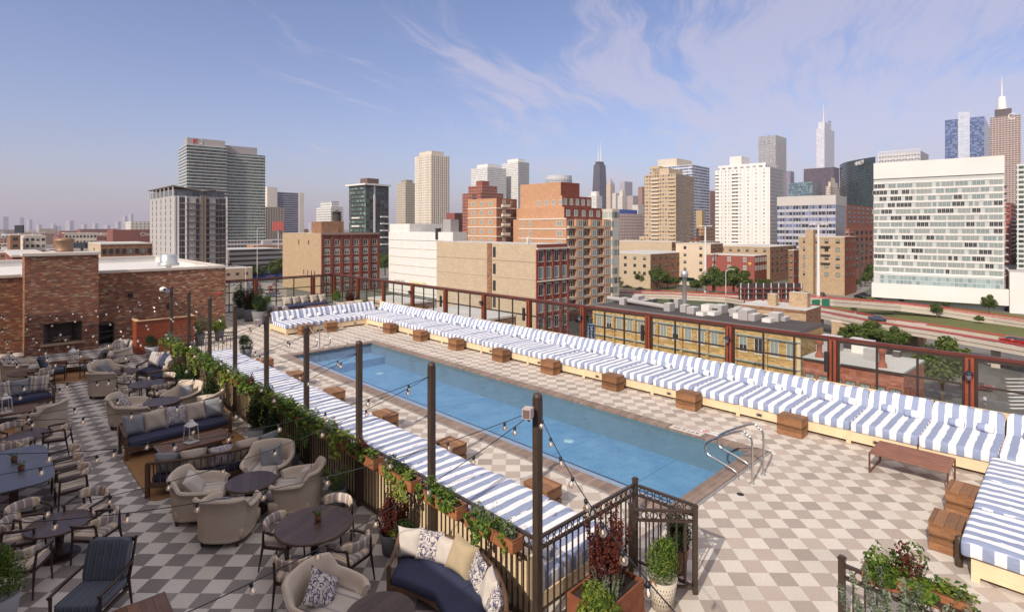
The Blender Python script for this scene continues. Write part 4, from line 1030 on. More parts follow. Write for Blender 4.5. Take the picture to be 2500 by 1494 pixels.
def on_sofa(t, fn, items, sofaname, D_=.74):
    nm = 'pillows on the ' + sofaname
    for i, (lx, kind, desc, tw, lean, sz) in enumerate(items):
        p = fn(Vector((lx, D_ / 2 - .17, .45 + .23 * sz))); p2 = fn(Vector((lx + .01, D_ / 2 - .17, .45)))
        ang = math.atan2(p2.y - p.y, p2.x - p.x)
        rz = t.rotation_euler.z; w = Matrix.Rotation(rz, 4, 'Z') @ (p * FS) + t.location
        Mx = Matrix.Rotation(rz + ang + tw, 4, 'Z') @ Matrix.Rotation(R(90 - lean), 4, 'X') @ Matrix.Rotation(jit(.12), 4, 'Z')
        pillow(kind, w, Mx, f'{desc} on the {sofaname}', nm, sz)
s1, f1 = sofa('long navy cushioned wooden sofa with five pillows facing the lantern coffee table', 3.42, 14.72, R(2), 2.36, 0)
on_sofa(s1, f1, [(-.92, 'plaid', 'grey plaid pillow at the left end', .15, 22, .98), (-.46, 'beigep', 'plain beige pillow, second from the left,', -.1, 20, 1.0), (0.02, 'floral2', 'blue floral pillow in the middle', .05, 18, 1.0), (.48, 'beigep', 'plain beige pillow, second from the right,', 0, 18, 1.0), (.93, 'plaid', 'grey plaid pillow at the right end', -.1, 18, 1.0)], 'long navy sofa facing the lantern table')
s2, f2 = sofa('curved wooden sofa with spindle back seen from behind, five pillows along its rail', 3.50, 11.88, R(169), 2.45, 2.2)
on_sofa(s2, f2, [(.92, 'plaid', 'grey plaid pillow at the left end', 0, 20, .95), (.46, 'beigep', 'plain beige pillow, second from the left,', 0, 20, 1.0), (0, 'floral2', 'blue floral pillow in the middle', 0, 20, .95), (-.46, 'beigep', 'plain beige pillow, second from the right,', 0, 20, 1.0), (-.92, 'plaid', 'grey plaid pillow at the right end', 0, 20, .98)], 'curved sofa seen from behind')
s3, f3 = sofa('deeply curved navy sofa at the bottom of the terrace, against the picket fence', 4.56, 5.70, R(-92), 2.30, 1.5)
on_sofa(s3, f3, [(-.98, 'whitep', 'plain off-white pillow at the far end', 0, 20, 0.82), (-.68, 'floral', 'navy leaf patterned pillow, second from the far end,', .1, 22, 0.84), (-.40, 'whitep', 'plain off-white pillow, third from the far end,', 0, 18, 0.78), (-.12, 'tanp', 'large tan woven pillow in the middle', .1, 24, 0.94), (.26, 'floral', 'navy floral pillow, third from the near end,', -.2, 16, 0.82), (.62, 'whitep', 'plain off-white pillow, second from the near end,', -.1, 18, 0.82), (.92, 'floral', 'navy floral pillow at the near end', 0, 20, 0.74)], 'big curved navy sofa')
s4, f4 = sofa('navy sofa with wooden frame and striped pillows at the left edge beside the lantern table', .60, 20.35, R(8), 2.2, 0)
on_sofa(s4, f4, [(-.5, 'zebra', 'grey zebra striped pillow left', 0, 20, 1.0), (-.05, 'stripep', 'beige striped pillow in the middle', 0, 18, 1.0), (.38, 'plaid', 'greenish plaid pillow right of the middle', 0, 18, 1.0), (.84, 'stripep', 'brown and grey striped pillow at the right end', -.2, 18, 1.05)], 'left edge navy sofa')
s5, f5 = sofa('far curved navy sofa with striped and navy pillows beside the planter fence', 4.40, 21.0, R(-88), 2.0, 1.6)
on_sofa(s5, f5, [(-.7, 'zebra', 'grey striped pillow at the far end', 0, 20, 1.1), (-.2, 'navy', 'plain navy pillow', 0, 22, 1.05), (.2, 'zebra', 'white striped pillow', -.1, 20, 1.0), (.62, 'stripep', 'beige striped pillow at the near end', -.1, 20, .95)], 'far curved navy sofa')
def onchair(i, kind, label, sz=.85, lean=26, name='pillow', tw=.2):
    x, y, q, _ = CL[i]; rz = face((x, y), q); p = Vector((.02, .14, .62)) * FS
    w = Matrix.Rotation(rz, 4, 'Z') @ p + Vector((x, y, 0))
    pillow(kind, w, Matrix.Rotation(rz, 4, 'Z') @ Matrix.Rotation(R(90 - lean), 4, 'X') @ Matrix.Rotation(tw, 4, 'Z'), label, None, sz, name)
onchair(0, 'whitep', 'white pillow on the cream armchair nearest the slatted sofa', .9, 34)
onchair(1, 'plaid', 'grey plaid pillow on the cream armchair that backs onto the planters', .9)
onchair(2, 'whitep', 'white pillow on the sideways cream armchair nearest the fence', .85)
onchair(3, 'plaid', 'grey plaid pillow lying in the armchair seen squarely from behind', .8, 40)
onchair(4, 'floral', 'navy leaf patterned pillow standing on its corner in the bottom armchair', .92, 34, 'pillow', .7)
onchair(6, 'plaid', 'blue grey pillow in the armchair at the far low round table', .85)
onchair(7, 'floral', 'black and white patterned pillow in the armchair behind the long navy sofa', .9)
onchair(8, 'floral2', 'pale floral pillow in the armchair half hidden behind the long sofa', .8, 40)
onchair(9, 'plaid', 'grey plaid pillow in the armchair facing the low table behind the long sofa', .85)
onchair(10, 'beigep', 'beige pillow in the armchair at the right end behind the long sofa', .8)
def throw(x, y, q, kind, label, dz=.0, w=.36):
    rz = face((x, y), q); mb = MB()
    def f(u, v):
        a, b_ = (u - .5) * 2 * w, v
        if b_ < .45: yy, zz = -.25 + b_ / .45 * .45, .46 + dz
        else: yy, zz = .2 + (b_ - .45) * .35, .47 + dz + math.sin(min(1, (b_ - .45) / .4) * 1.57) * .44 - max(0, b_ - .85) * 1.4
        return (a * (1 - .2 * v) + .02 * math.sin(9 * v), yy + .03 * math.sin(11 * u + 3 * v), zz + .035 * math.sin(13 * u + 5 * v) * math.cos(7 * v + 3 * u) + .02 * math.sin(23 * u) + .03)
    mb.grid(f, 24, 24); o = mb.build('throw_blanket', M[kind], None, (x, y, 0), rz); o.scale = (FS,) * 3
    md = o.modifiers.new('thick', 'SOLIDIFY'); md.thickness = .02; tag(o, label, 'blanket')
for i, nm in ((12, 'far left armchair'), (13, 'armchair beside the cedar screen')):
    x, y, q, _ = CL[i]; throw(x, y, q, 'zebra', f'grey striped throw draped over the {nm}', .02); 
    onchair(i, 'stripep', f'striped pillow propped on the throws of the {nm}', .95, 20, 'pillow', .5)
# coffee tables
def coffee(label, x, y, rz, L, W, h=.40, leg='steel'):
    t = T('coffee_table', label, 'table', (x, y, 0), rz, 'rectangular coffee tables'); t.scale = (FS,) * 3
    mb = MB(); mb.box(-L / 2, L / 2, -W / 2, W / 2, h - .04, h); mb.build('tabletop', M['coffeew'], t)
    for sx in (-1, 1): mb = MB(); mb.box(sx * L / 2 - .006 * (1 - sx) , sx * L / 2 + .006 * (1 + sx), -W / 2, W / 2, h - .045, h + .006); mb.build('edge_strip', M['steel'], t)
    for sx in (-1, 1):
        for sy in (-1, 1): mb = MB(); mb.box(sx * (L / 2 - .06) - .025, sx * (L / 2 - .06) + .025, sy * (W / 2 - .06) - .025, sy * (W / 2 - .06) + .025, 0, h - .041); mb.build('leg', M['darkw'], t)
    mb = MB(); mb.box(-L / 2 + .1, L / 2 - .1, -W / 2 + .1, W / 2 - .1, .10, .12); mb.build('shelf', M['coffeew'], t); return t
coffee('wooden coffee table with metal edge strips and a white lantern, between two long sofas', 3.48, 13.62, R(1), 1.55, .82)
coffee('wooden coffee table with white lantern at the left edge before the striped pillow sofa', .40, 19.25, R(-12), 1.7, .8)
coffee('wooden coffee table with white lantern in front of the fireplace', 2.45, 24.75, R(-14), 1.2, .75)
coffee('wooden coffee table cut by the bottom edge beside the blue lounge chair', 1.47, 7.62, R(88), 1.35, .62)
def rug(label, x, y, rz, L, W):
    mb = MB(); mb.bevelbox(-L / 2, L / 2, -W / 2, W / 2, .001, .018); tag(mb.build('rug', M['rug'], None, (x, y, 0), rz), label, 'rug')
rug('brown woven jute rug under the lantern table and two long sofas', 3.50, 13.35, 0, 2.35, 2.95)
rug('brown woven jute rug before the fireplace', 2.45, 24.2, R(-8), 2.3, 2.4)
rug('brown woven jute rug under the left lantern table', .5, 18.7, R(-8), 1.9, 1.7)
# lanterns
def lantern(x, y, z, label, clabel, rz=.3):
    t = T('lantern', label, 'lantern', (x, y, z), rz, 'white candle lanterns'); t.scale = (1.18,) * 3
    w, h = .10, .30
    mb = MB(); mb.box(-w, w, -w, w, 0, .012)
    for a in (-1, 1):
        for b_ in (-1, 1): mb.bar((a * w * .93, b_ * w * .93, .012), (a * w * .75, b_ * w * .75, h), .012)
    mb.build('metal_frame', M['white'], t)
    mb = MB(); mb.lathe([(.125, h - .0), (.12, h + .012), (.05, h + .075), (.04, h + .10), (.015, h + .115)], 4, 0, smooth=False); mb.v = [tuple(Matrix.Rotation(R(45), 4, 'Z') @ Vector(p)) for p in mb.v]
    mb.tube([(.03 * math.cos(q), 0, h + .135 + .03 * math.sin(q)) for q in [6.283 * i / 12 for i in range(12)]], .004, 5, 0, True); mb.build('roof_cap', M['white'], t)
    mb = MB(); 
    for k in range(4):
        c, s_ = math.cos(k * math.pi / 2), math.sin(k * math.pi / 2)
        def pt(a, r_, z_): return (r_ * c - a * s_, r_ * s_ + a * c, z_)
        mb.quad(pt(-.085, w * .93, .02), pt(.085, w * .93, .02), pt(.07, w * .75, h), pt(-.07, w * .75, h))
    mb.build('glass_panes', M['glassf'], t)
    mb = MB(); mb.lathe([(.032, 0), (.032, .11), (.028, .115), (0, .11)], 14); tag(mb.build('candle', mat('wax', (.72, .66, .55), .6), None, (x, y, z + .0125)), clabel, 'candle')
lantern(3.42, 13.58, .362, 'white metal lantern on the coffee table between the two long sofas', 'white pillar candle inside the lantern between the two long sofas')
lantern(.58, 19.05, .362, 'white metal lantern on the coffee table at the left edge', 'white pillar candle inside the lantern at the left edge')
lantern(2.5, 24.6, .362, 'white metal lantern on the coffee table before the fireplace', 'white pillar candle inside the lantern before the fireplace')

# ------------------------------------------------------------------ plants
def leafmesh(name, n, fn, size, mt, asp=.55, stems=None, droop=0):
    """n leaf-sized faces at points given by fn() -> (pos, outward)"""
    vs = []; fs = []
    for i in range(n):
        p, o = fn(); p = Vector(p); o = Vector(o) + Vector((jit(.7), jit(.7), jit(.7) + .25 - droop)); o.normalize()
        a = o.cross(Vector((jit(1), jit(1), jit(1)))).normalized(); c = o.cross(a)
        s = size * random.uniform(.6, 1.35); L = c * s; W_ = a * s * asp; k = len(vs); nrm = o * s * .18
        vs += [tuple(p - L * .5), tuple(p + W_ * .5 + nrm), tuple(p + L * .55), tuple(p - W_ * .5 + nrm)]
        fs.append((k, k + 1, k + 2, k + 3))
    mb = MB(); mb.add(vs, fs, 0)
    if stems:
        for a, b_ in stems: mb.bar(a, b_, .006, None, 1)
    return mb
def ball(rx, ry, rz, c=(0, 0, 0), shell=.35):
    def f():
        while True:
            d = Vector((random.gauss(0, 1), random.gauss(0, 1), random.gauss(0, 1)))
            if d.length > .1: break
        d.normalize(); r = (1 - shell * random.random() ** 1.3)
        bmp = 1 + .22 * noise.noise(d * 2.2 + Vector(c) * 3)
        return ((c[0] + d.x * rx * r * bmp, c[1] + d.y * ry * r * bmp, c[2] + d.z * rz * r * bmp), d)
    return f
def multi(*fns):
    def f(): return random.choice(fns)()
    return f
def spikes(n, r0, r1, h, spread):
    st = [(random.uniform(0, 6.283), random.uniform(0, r0), random.uniform(.55, 1) * h, random.uniform(.3, 1) * spread) for _ in range(n)]
    def f():
        a, r, hh, sp = random.choice(st); t = random.random() ** .7; ca, sa = math.cos(a), math.sin(a)
        rr_ = r + sp * t ** 1.5
        return ((ca * rr_ + jit(r1), sa * rr_ + jit(r1), hh * t), (ca * .6, sa * .6, .5))
    return f
# trough contents (local: x along trough -.46...46, y depth, z from rim)
def ivy(side=-1, hang=.5, spread=.46):
    st = [(random.uniform(-spread, spread), random.uniform(.2, 1) * hang) for _ in range(9)]
    def f():
        x0, h_ = random.choice(st); t = random.random() ** .8
        if random.random() < .45: return ((random.uniform(-spread, spread), jit(.09), random.uniform(0, .14)), (0, 0, 1))
        y = side * (.06 + .10 * min(1, t * 3)); z = .08 - h_ * t
        return ((x0 + jit(.05) + .05 * math.sin(t * 6), y + jit(.02), z), (0, side, .3))
    return f
TV = []
for k in range(5):
    a = meshof(leafmesh('foliage', 420, ivy(1, (.42, .22, .6, .2, .35)[k]), .066, None, .8), 'ivy_foliage', (LEAF, LEAF, LEAFY, LEAF, LEAFY)[k])
    b_ = meshof(leafmesh('foliage', 420, multi(ball(.14, .08, .12, (-.28 + .1 * k, 0, .10)), ball(.13, .08, .10, (.05, 0, .09)), ball(.12, .07, .15, (.30 - .06 * k, 0, .12))), .034, None, .6), 'leafy_mound', (LEAFG, LEAF, LEAFD, LEAFR, LEAFG)[k])
    c_ = meshof(leafmesh('foliage', 150, spikes(12, .35, .012, .42, .10), .022, None, .35), 'sprigs', (LEAFG, LEAFV, LEAFG, LEAFG, LEAFV)[k]); TV.append((a, b_, c_))
mb = MB(); W, D_, H_ = .47, .095, .17
mb.box(-W, W, -D_, -D_ + .018, 0, H_); mb.box(-W, W, D_ - .018, D_, 0, H_); mb.box(-W, -W + .018, -D_ + .018, D_ - .018, 0, H_); mb.box(W - .018, W, -D_ + .018, D_ - .018, 0, H_); mb.box(-W + .018, W - .018, -D_ + .018, D_ - .018, 0, .01)
TROUGH = meshof(mb, 'trough_box', M['planter']); mb = MB(); mb.box(-W + .019, W - .019, -D_ + .019, D_ - .019, .01, .14); SOIL = meshof(mb, 'soil', M['soil'])
def trough(x, y, z, rz, k, label, group='flower troughs on the picket fence', s=(1, 1)):
    t = T('flower_trough', label, 'planter', (x, y, z), rz, group)
    inst(TROUGH, t, name='trough_box'); inst(SOIL, t, name='soil')
    a, b_, c_ = TV[k % 5]
    fl = 1 if (k // 5) % 2 == 0 else -1
    inst(a, t, (0, 0, .14), (0, 0, 0), (fl * s[0], s[0], s[0]), 'ivy_foliage'); inst(b_, t, (0, 0, .13), (0, 0, 0 if fl > 0 else math.pi), (1, 1, s[1]), 'leafy_mound'); inst(c_, t, (0, 0, .15), (0, 0, k), (1, .35, 1), 'sprigs')
    return t
DESC = ['trailing lime ivy', 'tumbling green ivy', 'long hanging ivy', 'dark red leaves', 'silvery herbs and lavender']
for k in range(16):
    y = 5.36 + 1.111 * k
    trough(4.885, y, .99, R(90), k, f'reddish wooden flower trough with {DESC[k % 5]}, {ORD[k]} from the gate', s=(.85 if k < 4 else 1.25, 1 + .35 * (k > 3)))
t = trough(7.20, 1.20, 1.12, R(94), 3, 'reddish wooden flower trough on the right ring fence, facing the tiles', None, (.9, 1.5))
inst(TV[2][0], t, (-.1, .02, .16), (0, 0, math.pi), (.9, .8, .5), 'ivy_foliage'); inst(TV[1][1], t, (.15, 0, .15), (0, 0, 1), (1.2, 1.6, 1.5), 'leafy_mound')
def pot(key, x, y, h, r, mt, tall=.0):
    mb = MB(); mb.lathe([(0, .01), (r * .72, 0), (r * .80, h * .4), (r, h), (r * .93, h), (r * .88, h - .03), (0, h - .035)], 24); return mb
def potplant(label, x, y, h, r, mt, fols, cat='potted plant', name='potted_plant', rz=0, group=None):
    t = T(name, label, cat, (x, y, 0), rz, group)
    pot('', 0, 0, h, r, mt).build('pot', mt, t)
    for nm, me, z, s in fols: inst(me, t, (0, 0, z), (0, 0, jit(3)), (s, s, s), nm)
    return t
SH = {'round': meshof(leafmesh('f', 2200, multi(ball(.28, .28, .26, (0, 0, .24), .45), ball(.2, .2, .2, (.08, .05, .42), .5)), .042, None, .5), 'shrub_foliage', LEAFD),
 'box': meshof(leafmesh('f', 3000, multi(ball(.25, .25, .27, (0, 0, .26), .5), ball(.15, .15, .2, (.06, 0, .46), .6)), .034, None, .5), 'shrub_foliage', LEAF),
 'boxy': meshof(leafmesh('f', 500, multi(ball(.17, .17, .25, (0, 0, .36), .2)), .03, None, .5), 'fresh_shoots', LEAFY),
 'tall': meshof(leafmesh('f', 2600, multi(ball(.22, .22, .45, (0, 0, .5), .7), ball(.25, .2, .3, (.05, .05, .35), .6)), .05, None, .5), 'shrub_foliage', LEAFD),
 'grass': meshof(leafmesh('f', 1300, spikes(60, .08, .01, .55, .28), .075, None, .10), 'grass_blades', LEAF),
 'lav': meshof(leafmesh('f', 200, spikes(26, .10, .008, .72, .22), .022, None, .6), 'lavender_foliage', LEAFV),
 'barb': meshof(leafmesh('f', 7500, multi(ball(.30, .22, .36, (0, 0, .35), .8), spikes(22, .22, .022, 1.12, .16), spikes(14, .22, .022, .95, .2)), .040, None, .55), 'barberry_foliage', LEAFR),
 'mound': meshof(leafmesh('f', 1500, multi(ball(.24, .2, .18, (0, 0, .12), .5)), .05, None, .5), 'leafy_mound', LEAFY),
 'white': meshof(leafmesh('f', 60, ball(.25, .25, .3, (0, 0, .4), .1), .035, None, .9), 'white_blooms', mat('bloom', (.75, .73, .7), .6)),
 'tiny': meshof(leafmesh('f', 130, spikes(22, .02, .006, .13, .07), .035, None, .3), 'leaves', LEAF),
 'rose': meshof(leafmesh('f', 5200, spikes(34, .30, .018, .72, .16), .034, None, .3), 'rosemary_foliage', LEAFG),
 'twig': meshof(leafmesh('f', 900, spikes(70, .2, .012, .8, .3), .05, None, .12), 'dry_twigs', mat('twig', (.16, .09, .05), .9, isl=.4))}
for x, y, z, lb in ((3.70, 7.95, .667, 'small potted plant on the large near round table'), (.62, 13.35, .666, 'small potted plant on the grey zinc table, nearer one'), (.55, 13.95, .666, 'small potted plant on the grey zinc table, farther one'),
                    (3.64, 18.8, .667, 'small potted succulent on the round table by the planter fence'), (3.36, 21.05, .545, 'small potted plant on the far low round table')):
    t = T('small_potted_plant', lb, 'potted plant', (x, y, z), 0, 'little table plants'); mb = MB(); mb.lathe([(0, .001), (.042, 0), (.055, .08), (.047, .08), (.044, .065), (0, .062)], 14); mb.build('pot', M['clay'], t); inst(SH['tiny'], t, (0, 0, .05), name='leaves')
PP = potplant
PP('grey pot of dark glossy shrub against the fence, behind the long sofa end', 4.72, 13.25, .42, .24, M['greypot'], [('shrub_foliage', SH['tall'], .35, 1.05)])
PP('low pot of upright grassy herbs against the fence, right of the plaid pillow armchair', 4.75, 11.5, .35, .2, M['concrete'], [('grass_blades', SH['grass'], .25, 1.2), ('shrub_foliage', SH['round'], .25, .7)])
PP('pot of green leafy shrub against the fence between the sofas', 4.72, 12.35, .38, .22, M['concrete'], [('shrub_foliage', SH['tall'], .3, .85)])
PP('slender lavender in a dark pot by the fence, behind the near dining table', 4.72, 9.35, .36, .17, M['concrete'], [('grass_blades', SH['grass'], .28, 1.0), ('lavender_foliage', SH['lav'], .3, .9)])
PP('burgundy barberry bush in a dark pot against the fence, behind the curved navy sofa', 4.70, 7.45, .34, .24, M['concrete'], [('barberry_foliage', SH['barb'], .2, .78), ('leafy_mound', SH['mound'], .2, .8)])
PP('dark leafy shrub in a pot behind the wooden sofa frame at the fence', 4.65, 6.95, .3, .2, M['concrete'], [('shrub_foliage', SH['round'], .2, .8)])
PP('grassy plant in a pot beside the far curved navy sofa', 4.7, 19.7, .34, .22, M['concrete'], [('grass_blades', SH['grass'], .25, 1.1), ('shrub_foliage', SH['round'], .2, .9)])
PP('dark shrub in a pot by the fence behind the succulent table', 4.7, 18.4, .34, .22, M['concrete'], [('shrub_foliage', SH['tall'], .25, .9)])
PP('pot of dark ivy by the fence beside the far armchairs', 4.7, 16.6, .34, .22, M['concrete'], [('shrub_foliage', SH['tall'], .25, .9)])
PP('round box shrub in a pale grey pot before the cedar screen', 5.0, 25.3, .42, .24, M['greypot'], [('shrub_foliage', SH['round'], .36, .85), ('fresh_shoots', SH['boxy'], .3, .8)])
PP('leafy green plant in a textured pot in the bottom left corner', .22, 9.35, .5, .22, M['greypot'], [('shrub_foliage', SH['box'], .42, 1.15), ('white_blooms', SH['white'], .35, .6)])
t = PP('box shrub in a cream slotted olive bucket beside the open gate', 6.58, 3.86, .40, .20, mat('bucket', (.52, .46, .37), .6, 0, (6, .2)), [('shrub_foliage', SH['box'], .33, .95), ('fresh_shoots', SH['boxy'], .32, .95)])
mb = MB()
for j in range(5):
    for i in range(30):
        a = 2 * math.pi * (i + .5 * (j % 2)) / 30; z = .09 + .055 * j; r = .2 * (.745 + (.25) * max(0, (z / .4 - .1))) - .004 + .012
        c, s_ = math.cos(a), math.sin(a); r2 = .2 * (.72 + .28 * (z / .4)) ; r2 = (.16 * (1 - z / .16) + .16 * z / .16 if z < .16 else .16 + .04 * (z - .16) / .24) + .0025
        w = .004; mb.add([(r2 * c + w * s_, r2 * s_ - w * c, z), (r2 * c - w * s_, r2 * s_ + w * c, z), (r2 * c - w * s_, r2 * s_ + w * c, z + .032), (r2 * c + w * s_, r2 * s_ - w * c, z + .032)], [(0, 1, 2, 3)])
mb.build('slot_pattern', M['soil'], t)
for sx in (-1, 1): mb = MB(); mb.tube([(sx * .2, -.03, .38), (sx * .235, -.02, .44), (sx * .235, .04, .44), (sx * .2, .05, .38)], .008, 6); mb.build('handle', mat('rusth', (.35, .1, .04), .7), t)
PP('dark leafy shrub in a terracotta pot just inside the gate post', 7.42, 4.12, .36, .19, M['clay'], [('shrub_foliage', SH['tall'], .28, .75)])
# rust planter with barberry
t = T('rust_planter', 'rusted steel planter with tall burgundy barberry and green herbs at the fence corner', 'planter', (5.74, 4.16, 0), R(2))
mb = MB(); M['rust'] = mat('rust', (.23, .075, .035), .85, .1, (5, .55), (30, .4))
for a in ((-.45, .45, -.28, -.255), (-.45, .45, .255, .28), (-.45, -.425, -.255, .255), (.425, .45, -.255, .255)): mb.box(*a, .12, .52)
for sx in (-.45, .40):
    for sy in (-.28, .23): mb.box(sx - .01, sx + .06, sy - .01, sy + .06, 0, .12)
mb.build('steel_box', M['rust'], t); mb = MB(); mb.box(-.424, .424, -.254, .254, .3, .47); mb.build('soil', M['soil'], t)
inst(SH['barb'], t, (.10, .06, .42), (0, 0, 1), (.95, .95, 1.0), 'barberry_foliage'); inst(SH['mound'], t, (-.28, -.05, .44), (0, 0, 1), (.9, .9, .9), 'leafy_mound'); inst(SH['rose'], t, (-.12, -.12, .44), (0, 0, 1), (.5, .5, .55), 'herb_foliage'); inst(SH['lav'], t, (-.2, .0, .44), (0, 0, 1), (.7, .7, .7), 'lavender_foliage')
PP('bushy yellow green shrub in a low pot at the foot of the nearest light pole', 5.35, 3.98, .3, .22, M['concrete'], [('leafy_mound', SH['mound'], .22, 1.3), ('shrub_foliage', SH['box'], .2, .7)])
PP('tall silvery rosemary in a pot outside the right ring fence', 6.72, 1.22, .62, .2, M['greypot'], [('rosemary_foliage', SH['rose'], .55, 1.45)])
t = PP('wooden tub with trailing ivy in the bottom right corner', 7.62, .58, .8, .17, M['cedartop'], [('ivy_foliage', TV[1][0], .8, .75)])
# far end planters
PP('tall zinc planter of dark shrub by the far end fence, left of three', 10.6, 32.6, .62, .34, M['concrete'], [('shrub_foliage', SH['tall'], .5, 1.5), ('white_blooms', SH['white'], .7, 1.2)])
PP('tall zinc planter of dark shrub by the far end fence, middle of three', 10.75, 31.4, .66, .36, M['concrete'], [('barberry_foliage', SH['barb'], .5, 1.2), ('shrub_foliage', SH['tall'], .5, 1.3)])
PP('tall zinc planter of dark shrub by the far end fence, nearest of three', 10.75, 30.0, .70, .38, M['concrete'], [('shrub_foliage', SH['tall'], .5, 1.45), ('grass_blades', SH['grass'], .5, 1.3)])
PP('green shrub in a pot against the far end fence behind the lounge', 12.4, 33.5, .4, .25, M['concrete'], [('shrub_foliage', SH['box'], .3, 1.2)])
PP('round green shrub in a pot in the far street side corner', 16.3, 32.4, .5, .26, M['concrete'], [('shrub_foliage', SH['box'], .4, 1.2)])
PP('burgundy barberry in a pot by the street side fence beyond the long bench', 16.4, 30.9, .4, .26, M['concrete'], [('barberry_foliage', SH['barb'], .3, 1.0)])
PP('yellow green shrub in a pot by the street side fence beyond the long bench', 16.4, 29.6, .4, .26, M['concrete'], [('leafy_mound', SH['mound'], .35, 1.6)])
PP('dark potted shrub on the pool side near the far end of the daybed', 7.6, 22.6, .38, .24, M['concrete'], [('shrub_foliage', SH['round'], .3, 1.0), ('white_blooms', SH['white'], .2, .8)])
PP('dry brown twiggy shrub in a pot behind the daybed end', 6.0, 24.6, .5, .32, M['concrete'], [('dry_twigs', SH['twig'], .3, 1.4)])
PP('wispy lavender plant in a pot beside the cedar screen', 7.0, 26.5, .5, .22, M['concrete'], [('grass_blades', SH['grass'], .4, 1.5), ('lavender_foliage', SH['lav'], .4, 1.5)])
PP('green ivy in a tall pot near the brick wall end', 7.9, 26.9, .55, .22, M['concrete'], [('leafy_mound', SH['mound'], .45, 1.3), ('grass_blades', SH['grass'], .4, 1.3)])
# far lounge
def lowsofa(label, x, y, rz, W, D_=.85):
    t = T('lounge_sofa', label, 'sofa', (x, y, 0), rz, 'low navy sofas in the far corner')
    mb = MB(); mb.box(-W / 2, W / 2, -D_ / 2, D_ / 2, .10, .24); mb.build('wood_frame', M['coffeew'], t)
    for sx in (-1, 1): mb = MB(); mb.box(sx * (W / 2 - .06) - .04, sx * (W / 2 - .06) + .04, -D_ / 2 + .02, D_ / 2 - .02, 0, .095); mb.build('leg', M['coffeew'], t)
    mb = MB(); mb.puff(0, 0, .33, W / 2 - .01, D_ / 2 - .01, .10, .3, .15, 40, 10); mb.build('seat_cushion', M['navy'], t)
    mb = MB(); mb.box(-W / 2, W / 2, D_ / 2 - .06, D_ / 2, .24, .55); mb.build('backrest', M['coffeew'], t); return t
lowsofa('low navy cushioned sofa with row of beige pillows against the far end fence', 14.7, 33.2, 0, 2.6)
lowsofa('low navy cushioned sofa at the left side of the far corner lounge', 12.6, 31.6, R(90), 2.4)
lowsofa('low navy cushioned sofa backing onto the striped far bench', 14.2, 29.9, R(180), 2.8)
for i, (x, y) in enumerate(((13.6, 33.4), (14.15, 33.45), (14.7, 33.5), (15.3, 33.45), (15.85, 33.4))):
    pillow('beigep', (x, y, .62), (R(70), 0, jit(.3)), f'beige pillow on the far fence sofa, {ORD[i]} from the left', 'pillows in the far corner lounge', 1.15)
for i, (x, y) in enumerate(((12.0, 32.3), (12.05, 31.3), (12.35, 30.5))):
    pillow('whitep' if i else 'plaid', (x, y, .55), (R(60), 0, R(80)), f'pale pillow on the left sofa of the far corner lounge, {ORD[i]} from the fence', 'pillows in the far corner lounge', 1.15)
for i, x in enumerate((15.0, 15.6, 16.2)):
    pillow('beigep', (x, 29.3 + .1 * i, .60), (R(60), 0, R(150)), f'beige pillow behind the striped far bench, {ORD[i]} from the left', 'pillows in the far corner lounge', 1.15)
t = coffee('wooden slatted coffee table in the far corner lounge', 14.9, 31.9, R(2), 1.7, .9)
# ================================================================== the city below
random.seed(21)
GZ = -23.0
m, g, b = newmat('cityground'); ps = g.n('ShaderNodeNewGeometry').outputs['Position']
n1 = g.noise(ps, .012, 5, .6); n2 = g.noise(ps, .3, 4, .7)
col = g.ramp(n1, [(.38, (.20, .185, .165)), (.5, (.13, .13, .12)), (.62, (.065, .085, .035))])
col = g.n('ShaderNodeVectorMath', {0: col, 'Scale': g.m('ADD', .75, g.m('MULTIPLY', n2, .5))}, operation='SCALE').outputs[0]
setin(g, b, 'Base Color', col); b.inputs['Roughness'].default_value = .9; M['ground'] = m
mb = MB(); NS = 64; RR = 15000
mb.add([(0, 0, GZ)] + [(RR * math.cos(6.28318 * i / NS), RR * math.sin(6.28318 * i / NS), GZ) for i in range(NS)], [(0, 1 + i, 1 + (i + 1) % NS) for i in range(NS)])
tag(mb.build('city_ground', M['ground']), kind='structure')
def A(c, r=.8, nz=(.05, .15), **k): return mat('m%d' % len(bpy.data.materials), c, r, 0, nz, **k)
M['wtan'] = A((.50, .39, .27)); M['wcream'] = A((.60, .53, .43)); M['wwhite'] = A((.70, .67, .63)); M['wred'] = A((.24, .07, .05)); M['worange'] = A((.42, .19, .10)); M['wgrey'] = A((.36, .34, .33))
M['roofd'] = mat('roofd', (.06, .052, .05), .9, 0, (.15, .4)); M['roofl'] = mat('roofl', (.50, .49, .47), .85, 0, (.12, .25)); M['pale'] = A((.66, .60, .52))
M['btan'] = brick('btan', [(.50, .36, .22), (.46, .33, .20), (.52, .39, .25), (.44, .31, .19)], .6, .2, (.40, .31, .22), .03, .9, .12, .12)
M['borange'] = brick('borange', [(.55, .31, .18), (.52, .29, .17), (.58, .34, .20)], .6, .2, (.45, .24, .14), .03, .9, .1, .12)
M['bbeige'] = brick('bbeige', [(.55, .44, .30), (.53, .42, .29), (.57, .46, .32)], .6, .2, (.5, .41, .29), .03, .9, .12, .12)
M['bwhite'] = brick('bwhite', [(.84, .81, .76), (.80, .77, .72)], .6, .2, (.62, .6, .55), .03, .9, .1, .12)
M['bred'] = brick('bred', [(.25, .075, .05), (.20, .06, .042), (.29, .09, .06)], .6, .2, (.22, .09, .07), .03, .9, .12, .12)
M['bbrown'] = brick('bbrown', [(.30, .16, .09), (.24, .12, .07), (.36, .2, .12)], .6, .2, (.28, .18, .12), .03, .9, .15, .12)
M['bochre'] = brick('bochre', [(.50, .33, .13), (.47, .31, .12), (.52, .35, .15)], .6, .2, (.42, .3, .16), .05, .9, .12)
